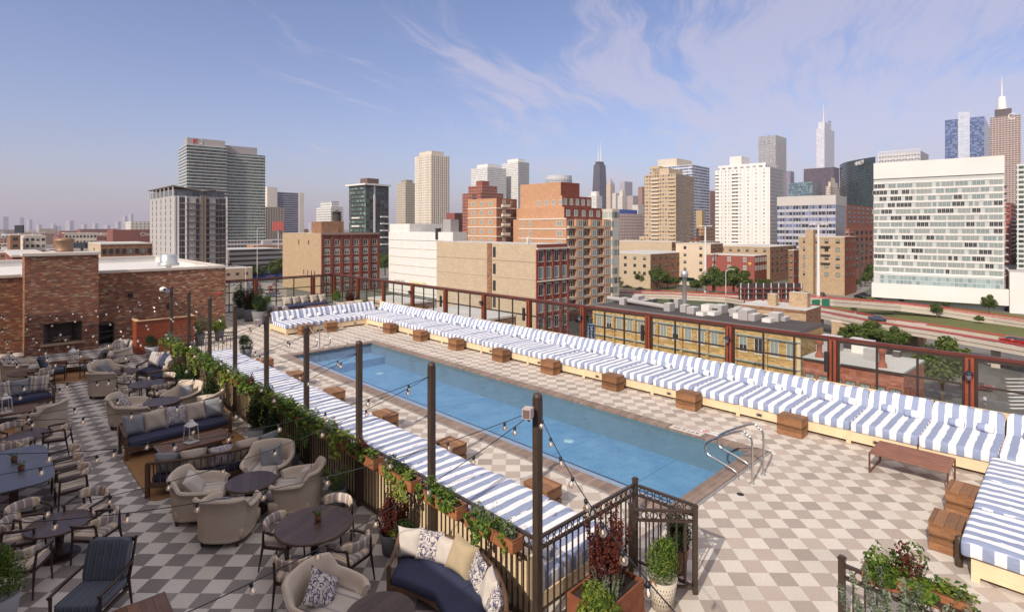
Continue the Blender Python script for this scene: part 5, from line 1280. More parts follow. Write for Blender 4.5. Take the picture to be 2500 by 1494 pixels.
M['paneD'] = mat('paneD', (.035, .036, .042), .10, 0, (.2, .3)); M['paneB'] = mat('paneB', (.25, .29, .27), .3, 0, (.2, .1)); M['paneG'] = mat('paneG', (.20, .26, .26), .12, 0, (.2, .2)); M['paneY'] = mat('paneY', (.40, .34, .22), .4)
def shearwin(kind):
    mb = MB(); fr_ = .07
    mb.box(-.5, .5, -.06, 0, 0, fr_, 0); mb.box(-.5, .5, -.06, 0, 1 - fr_, 1, 0); mb.box(-.5, -.5 + fr_, -.06, 0, fr_, 1 - fr_, 0); mb.box(.5 - fr_, .5, -.06, 0, fr_, 1 - fr_, 0)
    mb.box(-.02, .02, -.05, 0, fr_, 1 - fr_, 0)
    zz = {'D': 0, 'B': 1, 'G': 0, 'H': .5}[kind]
    mb.quad((-.45, -.02, .05), (.45, -.02, .05), (.45, -.02, .95), (-.45, -.02, .95), 1)
    if kind == 'H': mb.quad((-.43, -.03, .45), (.43, -.03, .45), (.43, -.03, .93), (-.43, -.03, .93), 2)
    return mb
M['wf_w'] = A((.62, .58, .52)); M['wf_d'] = A((.08, .07, .065)); M['wf_g'] = A((.44, .45, .43)); WINM = {}
def winmesh(kind, fr_):
    k = kind + fr_
    if k not in WINM: WINM[k] = meshof(shearwin(kind), 'window', [M['wf_' + fr_], M[{'D': 'paneD', 'B': 'paneB', 'G': 'paneG', 'H': 'paneD'}[kind]], M['paneB']])
    return WINM[k]
def wins(t, rects, fr_='w', kinds='DDHB', nm='window'):
    """rects: (face, s, z, w, h) with face R (local y=-e) or L (local x=-e), s = centre along the face, z = sill; optional 6th = offset"""
    rest = MB()
    for i, r in enumerate(rects):
        f, s_, z, w, h = r[:5]; off = r[5] if len(r) > 5 else 0; k = r[6] if len(r) > 6 else random.choice(kinds)
        loc = (s_, -.012 + off, z) if f == 'R' else (-.012 + off, s_, z); rt_ = (0, 0, 0) if f == 'R' else (0, 0, R(-90))
        if i < 100: inst(winmesh(k, fr_), t, loc, rt_, (w, 1, h), nm)
        else:
            Mx = Matrix.Translation(loc) @ Matrix.Rotation(rt_[2], 4, 'Z') @ Matrix.Diagonal((w, 1, h, 1)); q = shearwin(k)
            q.v = [tuple(Mx @ Vector(p)) for p in q.v]; q.mi = [x if x != 1 or k in 'DH' else (2 if k == 'B' else 3) for x in q.mi]; rest.add(q.v, q.f, 0); n = len(q.f); rest.mi[-n:] = q.mi
    if rest.v: tag(rest.build('window_grid', [M['wf_' + fr_], M['paneD'], M['paneB'], M['paneG']], t), kind='stuff')
def solve(C, e, u):
    uu = (u - CX) / F; lC = C[0] * RT[0] + C[1] * RT[1]; dC = C[0] * FW[0] + C[1] * FW[1]
    a = e[0] * RT[0] + e[1] * RT[1]; b_ = e[0] * FW[0] + e[1] * FW[1]; return (uu * dC - lC) / (a - uu * b_)
def zat(v, d): return CAMZ - (v - HY) * d / F
def bld(label, uc, d, ul, ur, vt, mL, mR=None, rot=0, name='tower', dl=25, dr=25, roof=None, cat=None, zb=GZ, group=None):
    C = P_(uc, d); rz = R(rot); eR = (math.cos(rz), math.sin(rz)); eL = (-math.sin(rz), math.cos(rz))
    L = solve(C, eL, ul) if ul is not None else dl; W = solve(C, eR, ur) if ur is not None else dr
    if L <= 0 or L > 400: L = dl
    if W <= 0 or W > 400: W = dr
    h = zat(vt, d) - zb
    t = T(name, label, cat or ('tower' if name == 'tower' else 'building'), (C[0], C[1], zb), rz, group)
    mL = mL if not isinstance(mL, str) else M[mL]; mR = mL if mR is None else (M[mR] if isinstance(mR, str) else mR)
    vol(t, 0, W, 0, L, 0, h, mL, mR, roof, 'wall'); return t, W, L, h
def vol(t, x0, x1, y0, y1, z0, z1, mL, mR=None, roof=None, name='wall'):
    mL = M[mL] if isinstance(mL, str) else mL; mR = mL if mR is None else (M[mR] if isinstance(mR, str) else mR); roof = M[roof] if isinstance(roof, str) else (roof or M['roofl'])
    mb = MB(); mb.box(x0, x1, y0, y1, z0, z1); mb.mi = [1, 0, 1, 0, 2, 2]; return mb.build(name, [mL, mR, roof], t)
FC = facade
DK = (.055, .055, .06)
# ---- left: angular grey apartment block
t, W, L, h = bld('grey apartment block with butterfly roof and stacked balconies beside the green tower', 424, 262, 366, 555, 478, A((.40, .38, .365)), A((.36, .34, .33)), 0, 'apartment_block')
rs = []
nf = 14; fh = 3.0
for f in range(nf):
    z = h - 3.2 - f * fh
    for c in range(5): rs.append(('L', L * (.12 + .19 * c), z, .9, 2.2, 0, 'D'))
wins(t, rs[:70], 'd', 'D')
rs2 = []
for f in range(nf):
    z = h - 3.2 - f * fh
    for c in (.10, .17, .87, .94): rs2.append(('R', W * c, z, 1.5, 2.6, 0, 'D'))
    for c in (.235, .43, .62, .80): rs2.append(('R', W * c, z, W * .06, 2.3, 0, 'D'))
wins(t, rs2, 'd', 'D')
vol(t, W * .475, W * .53, -.9, .0, 0, h + .5, A((.22, .17, .13)), None, None, 'pilaster'); vol(t, W * .545, W * .58, -.9, 0, 0, h + .5, A((.22, .17, .13)), None, None, 'pilaster')
for f in range(nf):
    for a, b_ in ((.21, .46), (.595, .84)): vol(t, W * a, W * b_, -1.3, -.02, h - 3.6 - f * fh, h - 3.35 - f * fh, A((.13, .11, .10)) if f == 0 and a == .21 else M['wf_d'], None, None, 'balcony')
for x in (.0, .065, .205): vol(t, W * x, W * x + .7, -.35, -.02, 0, h, 'wwhite', None, None, 'fin')
vol(t, W - .7, W, -.35, -.02, 0, h, 'wwhite', None, None, 'fin')
vol(t, .4, W * .95, .4, L - .4, h, h + 3.2, FC('pent', (.16, .15, .14), (.10, .12, .13), 1.6, 3.3, (.05, .93), (.1, .9), .5), None, 'roofd', 'penthouse')
mb = MB(); zz = [h + 4.6, h + 2.6, h + 4.6]; xs = [-.8, W * .52, W + .8]
for i in range(2):
    mb.add([(xs[i], -1.2, zz[i]), (xs[i + 1], -1.2, zz[i + 1]), (xs[i + 1], L + 1, zz[i + 1]), (xs[i], L + 1, zz[i])] + [(xs[i], -1.2, zz[i] + .45), (xs[i + 1], -1.2, zz[i + 1] + .45), (xs[i + 1], L + 1, zz[i + 1] + .45), (xs[i], L + 1, zz[i] + .45)], [(3, 2, 1, 0), (4, 5, 6, 7), (0, 1, 5, 4), (1, 2, 6, 5), (2, 3, 7, 6), (3, 0, 4, 7)])
mb.build('butterfly_roof', A((.25, .22, .2)), t)
for k in range(7):
    y = L * k / 6; vol(t, -.5, -.1, min(y, L - .4), min(y, L - .4) + .4, h, h + 4.3, 'wwhite', None, None, 'roof_post')
# ---- tall green glass apartment tower with white slabs
fk = FC('k2f', (.62, .60, .54), (.04, .07, .062), 1.5, 3.05, (.04, .96), (.24, 1.0), .55, (.065, .12, .105), .7, p2=.3)
t, W, L, h = bld('tall green glass tower with white floor slabs and red lettering at its crown', 456, 520, 436, 555, 352, fk, fk, -4, 'tower', 18)
vol(t, W + .01, W * 2.0 + 2, 5, 32, 0, h - 4.5, fk, fk, None, 'stepped_wing')
vol(t, W * .02, W * .96, 2, 16, h, h + 6.5, A((.36, .33, .32)), None, None, 'mechanical_floor'); vol(t, W * .96, W * 1.85, 7, 22, h - 4.5, h + 3, A((.33, .30, .30)), None, None, 'mechanical_floor')
textmesh('K', 7.2, A((.55, .02, .04)), 'crown_lettering', t, (7.5, 1.8, h + 3.4), (R(90), 0, 0), .2); textmesh('2', 6.6, M['wwhite'], 'crown_lettering', t, (12.5, 1.8, h + 3.2), (R(90), 0, 0), .2)
vol(t, -6, W * 2.5, -8, 30, 0, 16, FC('k2pod', (.50, .48, .44), (.07, .07, .08), 3, 4, (.06, .94), (.3, .8), .3), None, None, 'podium')
for k in range(0, 32): vol(t, .5, W - .5, -1.0, -.02, h - 3.5 - 3.05 * k, h - 3.15 - 3.05 * k, M['wwhite'], None, None, 'floor_slab')
# ---- behind it
fc_ = FC('f3', (.50, .42, .33), (.12, .11, .12), 1.9, 90, (.35, .85), (0, 1), .2)
bld('tan ribbed tower behind the green glass tower', 636, 640, None, 694, 505, fc_, None, 0, 'tower', 22)
t, W, L, h = bld('white capped office slab with grey window bands left of centre', 652, 820, None, 741, 468, 'pale', FC('f4', (.30, .29, .33), (.09, .10, .15), 4, 3.4, (0, 1), (.35, .95), .3), 0, 'tower', 20)
vol(t, -.5, W * .26, -2, 20, 0, h + 7, 'pale', None, None, 'core_wall'); vol(t, W * .86, W, -2, 20, 0, h, 'pale', None, None, 'core_wall')
bl = T('billboard', 'red billboard with dark figures beside the tan ribbed tower', 'billboard', (*P_(679, 420), GZ)); d_ = 420
mb = MB(); mb.box(-4.2, 4.2, -.2, .2, zat(557, 420) - GZ - 2, zat(541, 420) - GZ); o = mb.build('panel', A((.34, .07, .06)), bl); mb = MB(); mb.box(-.4, .4, .3, .9, 0, zat(557, 420) - GZ); mb.build('mast', M['wgrey'], bl); bl.rotation_euler = (0, 0, R(-40))
mb = MB(); mb.box(.5, 2.2, -.24, -.21, 23.5, 26.5); mb.box(2.6, 3.8, -.24, -.21, 23.5, 26); mb.build('poster_figures', M['wf_d'], bl)
ft = FC('f5', (.66, .64, .60), (.16, .2, .2), 2.2, 3.1, (.2, .8), (.35, .85), .5)
t, W, L, h = bld('white stepped apartment tower rising behind the rooftop water tank', 808, 690, 772, 838, 505, ft, ft, 0)
vol(t, 2, W * .7, 2, L * .8, h, h + 7, ft, ft, None, 'setback')
ft2 = FC('f6', (.10, .11, .09), (.05, .09, .08), 1.8, 3.05, (.08, .9), (.3, .95), .6, (.16, .26, .23), .6, p2=.25)
t, W, L, h = bld('dark green glass tower with white central fin and balconies', 893, 395, 852, 949, 452, ft2, FC('f6b', (.07, .065, .06), (.04, .05, .05), 3.2, 3.05, (.1, .9), (.25, .9), .6, (.09, .13, .12), .5), 4)
vol(t, W * .33, W * .39, -.6, 0, 0, h + 1.5, 'wwhite', None, None, 'fin'); vol(t, -2, W + 1, -2, L + 2, h, h + 1.2, 'wwhite', None, None, 'roof_slab'); vol(t, 4, W * .7, 4, L * .6, h + 1.2, h + 5.5, A((.14, .09, .07)), None, None, 'mechanical_floor')
for k in (9, 12, 15, 18, 21): vol(t, W * .62, W * .98, -1.5, -.02, h - 3.05 * k * .55 - 8, h - 3.05 * k * .55 - 7, 'wwhite', None, None, 'balcony')
for k in range(4): vol(t, -1.2, -.02, L * .3, L * .75, h - 24 - 6 * k, h - 23 - 6 * k, 'wwhite', None, None, 'balcony')
for k in range(12): vol(t, -.9, -.02, L * .1, L * .9, h - 3.2 - 3.05 * k, h - 2.8 - 3.05 * k, M['wf_d'], None, None, 'balcony')
fb_ = FC('f7', (.50, .45, .36), (.10, .09, .08), 2.6, 3.0, (.3, .8), (.3, .8), .5)
t, W, L, h = bld('beige concrete tower left of the tall cream tower', 990, 720, 968, 1013, 446, fb_, fb_, 0); vol(t, 3, W * .9, 3, L * .7, h, h + 4, A((.3, .26, .2)), None, None, 'mechanical_floor')
fcm = FC('f8', (.80, .74, .62), (.17, .16, .16), 2.0, 2.95, (.32, .80), (.2, .85), .35)
t, W, L, h = bld('tall cream tower with fine vertical ribs', 1052, 640, 1013, 1097, 377, fcm, fcm, 0); vol(t, 4, W * .8, 4, L * .9, h, h + 5, 'wcream', None, None, 'crown')
for k in range(9): vol(t, W * k / 9 + .2, W * k / 9 + .9, -.6, -.02, 0, h, 'wcream', None, None, 'rib')
for k in range(7): vol(t, -.6, -.02, L * k / 7 + .3, L * k / 7 + 1, 0, h, 'wcream', None, None, 'rib')
fw_ = FC('f9', (.68, .66, .63), (.12, .14, .15), 2.6, 3.0, (.25, .75), (.3, .8), .5, (.3, .36, .36))
t, W, L, h = bld('white twin tower, lower half, behind the orange brick apartments', 1190, 900, 1150, 1236, 408, fw_, fw_, 0); vol(t, 6, W * .8, 6, L * .8, h, h + 6, 'wwhite', None, None, 'crown')
t, W, L, h = bld('white twin tower, taller half, behind the orange brick apartments', 1265, 930, 1226, 1292, 395, fw_, FC('f9b', (.5, .49, .48), (.12, .13, .15), 2.2, 3.0, (.3, .8), (.2, .85), .4), 0); vol(t, 5, W * .8, 5, L * .8, h, h + 6, 'wwhite', None, None, 'crown')
fr_ = FC('f10', (.33, .12, .08), (.07, .05, .05), 2.4, 3.1, (.25, .75), (.25, .8), .5)
t, W, L, h = bld('red brick stepped tower with dark balconies left of the orange apartments', 1175, 520, 1129, 1229, 470, fr_, fr_, 0); vol(t, 4, W * .8, 3, L * .85, h, h + 7, fr_, None, None, 'setback'); vol(t, 8, W * .6, 8, L * .6, h + 7, h + 12, 'wred', None, None, 'crown')
for k in range(14): vol(t, -.9, -.02, L * .25, L * .45, h - 3.1 * k - 2.4, h - 3.1 * k - 1.4, M['wf_d'], None, None, 'balcony')
t, W, L, h = bld('small dark red building between the cream tower and the brick tower', 1110, 560, 1090, 1130, 520, 'wred', FC('f10c', (.16, .06, .05), (.05, .04, .05), 3, 3.2, (.2, .8), (.25, .8), .4), 0, 'building')
# round topped glass tower
t = T('tower', 'curved glass tower with white ribs behind the orange apartments', 'tower', (*P_(1364, 1150), GZ)); hh_ = zat(440, 1150) - GZ
mb = MB(); r_ = 28; n_ = 28; mb.lathe([(r_, 0), (r_, hh_), (r_ * .97, hh_), (r_ * .97, hh_ + 8), (0, hh_ + 9)], n_, smooth=False)
for i in range(n_): 
    a, b_ = 2 * math.pi * r_ * i / n_, 2 * math.pi * r_ * (i + 1) / n_; mb.uv[i] = [(a, 0), (b_, 0), (b_, hh_), (a, hh_)]
mb.build('curved_wall', FC('f13', (.52, .52, .53), (.10, .12, .17), 3.2, 3.4, (.22, .9), (.2, .85), .4), t)
# tapered black tower with twin antennas
t = T('tower', 'tapering dark tower with twin white antennas', 'tower', (*P_(1464, 2600), GZ), R(3)); hh_ = zat(403, 2600) - GZ
mb = MB(); w0, w1 = 40, 24; l0, l1 = 26, 17
for i in range(40):
    a, b_ = i / 40, (i + 1) / 40
    A0, A1 = w0 + (w1 - w0) * a, w0 + (w1 - w0) * b_; B0, B1 = l0 + (l1 - l0) * a, l0 + (l1 - l0) * b_
    p = [(-A0, -B0), (A0, -B0), (A0, B0), (-A0, B0)]; q = [(-A1, -B1), (A1, -B1), (A1, B1), (-A1, B1)]
    for k in range(4): k2 = (k + 1) % 4; mb.quad((*p[k], hh_ * a), (*p[k2], hh_ * a), (*q[k2], hh_ * b_), (*q[k], hh_ * b_), 0, [(0, hh_ * a), (60, hh_ * a), (60, hh_ * b_), (0, hh_ * b_)])
mb.quad((-w1, -l1, hh_), (w1, -l1, hh_), (w1, l1, hh_), (-w1, l1, hh_)); mb.build('tapered_wall', FC('f14', (.045, .042, .055), (.10, .10, .14), 5, 4.4, (.15, .85), (.35, .8), .4), t)
vol(t, -18, 18, -12, 12, hh_, hh_ + 14, A((.03, .03, .04)), None, None, 'crown')
for x, hq in ((-12, 85), (10, 110)): 
    mb = MB(); mb.tube([(x, 0, hh_ + 14), (x, 0, hh_ + 50), (x, 0, hh_ + 51), (x, 0, hh_ + hq)], [2.4, 2.0, 1.1, .7], 8); mb.build('antenna', M['wwhite'], t)
def simple(label, u0, u1, vt, d, m_, rot=0, split=.5, tops=(), mR=None, name='tower'):
    uc = u0 + (u1 - u0) * split; t, W, L, h = bld(label, uc, d, u0, u1, vt, m_, mR or m_, rot, name)
    for (a, b_, hq, mm) in tops: vol(t, W * a, W * b_, L * .15, L * .8, h, h + hq, mm, None, None, 'crown')
    return t, W, L, h
fA = FC('fA', (.58, .46, .36), (.25, .2, .18), 3.5, 3.6, (.3, .7), (.2, .8), .3); fB = FC('fB', (.42, .41, .43), (.20, .21, .25), 3, 3.8, (.2, .85), (.3, .85), .3)
fD = FC('fD', (.62, .58, .52), (.28, .27, .27), 3, 3.4, (.25, .75), (.3, .8), .4); fE = FC('fE', (.33, .20, .16), (.14, .1, .1), 3, 3.4, (.25, .75), (.3, .8), .4)
t, W, L, h = simple('slim tan tower with pointed roof beside the tapering dark tower', 1480, 1501, 450, 2100, fA)
mb = MB(); mb.add([(0, 0, h), (W, 0, h), (W, L, h), (0, L, h), (W / 2, L / 2, h + 26)], [(0, 1, 4), (1, 2, 4), (2, 3, 4), (3, 0, 4)]); mb.build('pointed_roof', A((.35, .33, .33)), t)
simple('grey flat topped tower in the hazy distance behind the pink white block', 1513, 1544, 443, 1900, fB, 0, .4)
simple('pale hazy tower right of the pointed tan tower', 1495, 1512, 472, 1700, fD); simple('pale stepped tower in the haze below the grey flat tower', 1508, 1531, 478, 1500, fD, 0, .5, ((.2, .8, 14, 'wcream'),))
simple('mauve grey tower in the haze left of the tan balcony tower', 1531, 1560, 478, 1500, FC('fF', (.42, .35, .33), (.25, .22, .22), 3, 3.4, (.25, .75), (.3, .8), .4)); simple('brown slim tower top left of the tan balcony tower', 1558, 1578, 456, 1350, fE)
simple('small white tower just left of the tapering dark tower', 1436, 1470, 478, 1000, fw_, 0, .6, ((.2, .7, 8, 'wwhite'),)); simple('pale lower block before the hazy towers', 1544, 1572, 500, 1000, fD, 0, .5)
t, W, L, h = simple('pink white loft block with rows of small dark windows', 1496, 1576, 521, 640, FC('fG', (.62, .48, .42), (.10, .07, .07), 3.4, 3.6, (.32, .68), (.3, .75), .3), 0, .12)
vol(t, W * .2, W * .8, 4, 14, h, h + 5, A((.05, .10, .33)), None, None, 'rooftop_sign')
# tan balcony tower
fT = FC('fT', (.50, .37, .24), (.17, .15, .13), 2.3, 2.95, (.18, .82), (.25, .75), .6, (.33, .32, .26))
t, W, L, h = bld('tan concrete apartment tower with stacked balconies, left of the white tower', 1650, 430, 1573, 1694, 424, fT, FC('fT2', (.33, .23, .15), (.10, .09, .09), 2.6, 2.95, (.15, .85), (.2, .8), .5), 6)
vol(t, 2, W * .8, L * .25, L * .75, h, h + 5, 'wtan', None, None, 'crown'); vol(t, 2, W, L * .55, L * .85, h, h + 7, fT, None, None, 'crown')
for k in range(20):
    z = h - 4 - 2.95 * k; vol(t, -1.3, -.02, L * .52, L * .76, z, z + .9, 'wcream', None, None, 'balcony')
for k in range(20):
    z = h - 4 - 2.95 * k; vol(t, -1.0, -.02, L * .04, L * .2, z, z + .3, A((.38, .28, .2)) if k == 0 else M['wtan'], None, None, 'balcony')
fU = FC('fU', (.66, .65, .66), (.10, .14, .24), 2.4, 3.3, (.03, .97), (.36, .98), .5, (.22, .28, .4))
t, W, L, h = bld('white and blue striped tower behind the tan balcony tower', 1690, 620, 1604, 1732, 402, fU, fU, 3); vol(t, 2, W * .9, L * .45, L, h, h + 9, 'wcream', None, None, 'core_wall')
t, W, L, h = simple('brown ribbed tower glimpsed between the striped tower and the white tower', 1724, 1748, 466, 1000, fE, 0, .4)
t, W, L, h = simple('ochre brick loft block between the tan and white towers', 1700, 1750, 555, 520, FC('fV', (.40, .24, .13), (.09, .07, .06), 3, 3.5, (.25, .75), (.3, .8), .4), 0, .35); vol(t, 1, 7, 2, 8, h, h + 16, A((.45, .33, .17)), None, None, 'water_tower')
# white tower
fW1 = FC('fW1', (.74, .72, .68), (.22, .21, .20), 3.1, 2.95, (.30, .70), (.3, .78), .6, (.45, .45, .4), mull=.04)
t, W, L, h = bld('bright white apartment tower with rows of small windows and a central balcony stack', 1880, 440, 1746, 1912, 408, fW1, FC('fW2', (.42, .41, .40), (.12, .12, .13), 2.6, 2.95, (.25, .75), (.25, .8), .4), 3)
vol(t, 1, W * .9, L * .08, L * .95, h, h + 4, FC('fW3', (.72, .7, .66), (.3, .3, .3), 5, 4, (.2, .8), (.3, .7), .3), None, None, 'setback'); vol(t, 2, W * .6, L * .52, L * .74, h + 4, h + 11, 'wwhite', None, None, 'crown')
for k in range(24):
    z = h - 4 - 2.95 * k; vol(t, -1.2, -.02, L * .56, L * .68, z, z + .35, 'wgrey', None, None, 'balcony')
for k in range(24):
    z = h - 4 - 2.95 * k; vol(t, -.9, -.02, L * .93, L * .995, z, z + .35, 'wgrey', None, None, 'balcony')
for k, a in enumerate((.02, .16, .30, .44, .70, .84)): vol(t, -.35, -.02, L * a, L * a + 1.2, 0, h, 'wwhite', None, None, 'pilaster')
fX = FC('fX', (.40, .39, .40), (.17, .18, .20), 2.4, 3.0, (.2, .85), (.3, .9), .7)
simple('tall grey glass tower rising behind the white apartment tower', 1852, 1920, 330, 1000, fX, 0, .62, (), FC('fX2', (.50, .49, .47), (.30, .29, .3), 2.6, 3.2, (.25, .8), (.25, .8), .25))
simple('violet slim tower right of the tall grey tower', 1920, 1939, 418, 1300, FC('fY', (.25, .22, .30), (.2, .18, .25), 3, 3.4, (.2, .8), (.2, .8), .3))
# silver tower with spire
t, W, L, h = simple('tall silver glass tower with thin spire', 1993, 2037, 312, 1670, FC('fZ', (.62, .62, .66), (.46, .48, .55), 5, 4, (.15, .85), (.3, .9), .25), 0, .45)
vol(t, W * .1, W * .75, L * .1, L * .9, h, h + 20, FC('fZ2', (.62, .62, .66), (.5, .52, .58), 5, 4, (.15, .85), (.3, .9), .2), None, None, 'upper_tier')
mb = MB(); mb.tube([(W * .3, L * .5, h + 20), (W * .3, L * .5, h + 40), (W * .3, L * .5, h + 75)], [2.2, 1.4, .6], 8); mb.build('spire', M['wwhite'], t)
mb = MB(); mb.bar((W * .7, L * .2, h + 20), (W * .7, L * .2, h + 29), 1.6); mb.bar((W * .55, L * .2, h + 28), (W * .82, L * .2, h + 28), 1.4); mb.build('roof_crane', M['wf_d'], t)
simple('dark brown glass slab below the silver tower', 1962, 2049, 408, 1100, FC('fa1', (.09, .07, .09), (.13, .10, .13), 3, 3.8, (.2, .8), (.3, .8), .4), 0, .85)
simple('blue green glass block in front of the dark brown slab', 1926, 2006, 444, 880, FC('fa2', (.13, .18, .22), (.06, .12, .15), 2.4, 4, (.12, .9), (.25, .9), .5, (.2, .28, .3)), 0, .72, (), FC('fa3', (.25, .28, .33), (.2, .24, .3), 3, 4, (.1, .9), (.3, .9), .3))
t, W, L, h = simple('white ornate stone tower beside the curved dark glass building', 2016, 2053, 455, 900, FC('fa4', (.62, .53, .45), (.2, .16, .14), 3.6, 4, (.3, .7), (.1, .85), .3), 0, .3); vol(t, W * .15, W * .85, 2, L * .8, h, h + 8, 'wcream', None, None, 'setback'); vol(t, W * .3, W * .7, 4, L * .6, h + 8, h + 16, 'wcream', None, None, 'crown')
# office block with pale top band
fo = FC('fo', (.42, .42, .46), (.13, .16, .26), 1.9, 3.9, (.06, .96), (.30, .86), .5, (.035, .04, .06), p2=.4)
t, W, L, h = bld('glass office block with pale top band beside the white apartment tower', 2040, 340, 1898, 2066, 500, fo, FC('fo2', (.36, .34, .34), (.10, .11, .13), 1.5, 3.9, (.12, .92), (.12, .95), .4), 4, 'office_block')
vol(t, -.2, W + .2, -.2, L + .2, h, h + 6, A((.50, .47, .44)), None, None, 'top_band')
for k in range(1, 7): vol(t, -.3, -.02, L * k / 7, L * k / 7 + .35, 0, h, 'wgrey', None, None, 'mullion')
# curved dark glass building with lettering
t = T('office_tower', 'curved dark green glass office tower with white lettering along its top', 'tower', (*P_(2137, 760), GZ), 0)
hh_ = zat(383, 760) - GZ; mb = MB(); e0 = P_(2137, 760); e1 = P_(2050, 900); ax = Vector((e1[0] - e0[0], e1[1] - e0[1], 0)); nrm = Vector((ax.y, -ax.x, 0)).normalized()
if nrm.dot(Vector((e0[0], e0[1], 0))) > 0: nrm = -nrm
N = 18; acc = 0; pr = None; h2 = zat(403, 900) - GZ
for i in range(N + 1):
    s_ = i / N; p = ax * s_ + nrm * (9 * math.sin(math.pi * s_)); hi = hh_ + (h2 - hh_) * s_
    if pr is not None:
        L_ = (p - pr[0]).length; mb.quad((p.x, p.y, 0), (pr[0].x, pr[0].y, 0), (pr[0].x, pr[0].y, pr[1]), (p.x, p.y, hi), 0, [(acc + L_, 0), (acc, 0), (acc, pr[1]), (acc + L_, hi)]); acc += L_
    pr = (p, hi)
bk = Vector((FW[0], FW[1], 0)) * 25 
mb.quad((0, 0, 0), (bk.x, bk.y, 0), (bk.x, bk.y, hh_), (0, 0, hh_), 0, [(0, 0), (25, 0), (25, hh_), (0, hh_)])
mb.quad((0, 0, hh_ - 6), (bk.x, bk.y, hh_ - 6), (ax.x + bk.x, ax.y + bk.y, h2 - 6), (ax.x, ax.y, h2 - 6), 0)
mb.build('curved_glass_wall', FC('fc1', (.020, .030, .030), (.028, .06, .062), 3, 3.9, (.1, .92), (.3, .92), .6, (.045, .09, .09)), t)
o = textmesh('NUVEEN', 8.5, M['wwhite'], 'roof_lettering', t, tuple(ax * .24 + nrm * 8.5 + Vector((0, 0, hh_ - 5.0))), (R(90), 0, math.atan2(-ax.y, -ax.x)), .3)
# red loft blocks
def lofts(label, u0, u1, vt, d, mt, cols, rows, split=.3, rot=0, fh=3.6):
    t, W, L, h = simple(label, u0, u1, vt, d, mt, rot, split, (), None, 'loft_building'); r = []
    for f in range(rows):
        for c in range(cols): r.append(('R', W * (c + .5) / cols, h - 3.2 - f * fh, W / cols * .55, 2.1))
    for f in range(rows):
        for c in range(max(1, int(cols * L / W))): n_ = max(1, int(cols * L / W)); r.append(('L', L * (c + .5) / n_, h - 3.2 - f * fh, L / n_ * .55, 2.1))
    wins(t, r, 'd', 'DDH'); return t, W, L, h
t, W, L, h = lofts('red brick loft building with balconies below the curved glass tower', 2062, 2160, 500, 420, 'bred', 9, 4, .06)
M['bred2'] = brick('bred2', [(.36, .13, .08), (.31, .11, .07), (.40, .16, .1)], .6, .2, (.3, .14, .1), .03, .9, .12, .12)
t.children[0].data.materials[1] = M['bred2']
lofts('darker red brick loft building with black balconies before the red loft building', 2062, 2160, 559, 290, 'bred2', 8, 6, .12)
bb = T('billboard', 'black open framed billboard structure between the brick lofts and the white slab', 'billboard', (*P_(2102, 260), GZ), R(-30))
mb = MB(); zt_, zb_ = zat(588, 260) - GZ, zat(622, 260) - GZ
for k in range(7): x = -4 + 8 * k / 6; mb.bar((x, 0, zb_), (x, 0, zt_), .22)
for k in range(8): z = zb_ + (zt_ - zb_) * k / 7; mb.bar((-4, 0, z), (4, 0, z), .2)
mb.build('lattice_panel', M['wf_d'], bb); mb = MB(); mb.bar((0, .3, 0), (0, .3, zb_), .7); mb.build('mast', M['wf_d'], bb)
# hazy glass with truss crown
t, W, L, h = simple('pale glass office tower with white lattice crown behind the curved dark tower', 2118, 2283, 402, 1300, FC('fd1', (.36, .40, .5), (.3, .36, .46), 6, 4, (.1, .9), (.3, .9), .3), 0, .85)
vol(t, W * .1, W * .9, L * .08, L * .80, h, h + 8, FC('fd2', (.33, .37, .48), (.3, .34, .45), 8, 8, (.1, .9), (.1, .9), .2), None, None, 'upper_floor'); mb = MB()
ya, yb2 = L * .08, L * .80; n_ = 14
for k in range(n_ + 1): y = ya + (yb2 - ya) * k / n_; mb.bar((0, y, h + 8), (0, y, h + 38), 1.1)
for k in range(n_):
    y0_, y1_ = ya + (yb2 - ya) * k / n_, ya + (yb2 - ya) * (k + 1) / n_; mb.bar((0, y0_, h + 14 + 10 * (k % 2)), (0, y1_, h + 24 - 10 * (k % 2)), .9)
for z in (9, 18, 28, 38): mb.bar((0, ya, h + z), (0, yb2, h + z), 1.2)
mb.build('lattice_crown', M['wwhite'], t); vol(t, 4, W * .8, ya, yb2, h + 8, h + 34, A((.48, .48, .52)), None, None, 'crown_wall')
# blue glass tower with pale stripe
t, W, L, h = bld('deep blue glass tower with white vertical stripe', 2403, 1150, 2307, 2420, 284, FC('fe1', (.12, .16, .28), (.05, .09, .22), 4, 4, (.05, .95), (.2, .95), .5, (.17, .23, .38)), FC('fe2', (.52, .5, .52), (.36, .37, .42), 4, 4, (.2, .8), (.3, .85), .3), 2)
vol(t, -1.2, 2, L * .36, L * .66, 0, h + 14, FC('fe3', (.55, .58, .65), (.45, .5, .6), 8, 4, (.05, .95), (.35, .95), .15), None, None, 'pale_stripe')
# right stone tower
t, W, L, h = bld('tall beige gridded office tower with dark rooftop box and white spire at the right edge', 2492, 980, 2417, 2560, 280, FC('ff1', (.42, .32, .27), (.10, .09, .10), 4.2, 3.9, (.15, .85), (.3, .8), .4), None, 2)
vol(t, 3, W * .7, L * .3, L * .85, h, h + 14, A((.10, .08, .08)), None, None, 'rooftop_box'); mb = MB(); mb.tube([(14, L * .62, h + 14), (14, L * .62, h + 38), (14, L * .62, h + 39), (14, L * .62, h + 75)], [7.5, 5, .9, .5], 10); mb.build('spire', M['wwhite'], t)
textmesh('C', 16, M['wwhite'], 'rooftop_lettering', t, (-.4, 12, h - 2), (R(90), 0, R(-90)), .3)
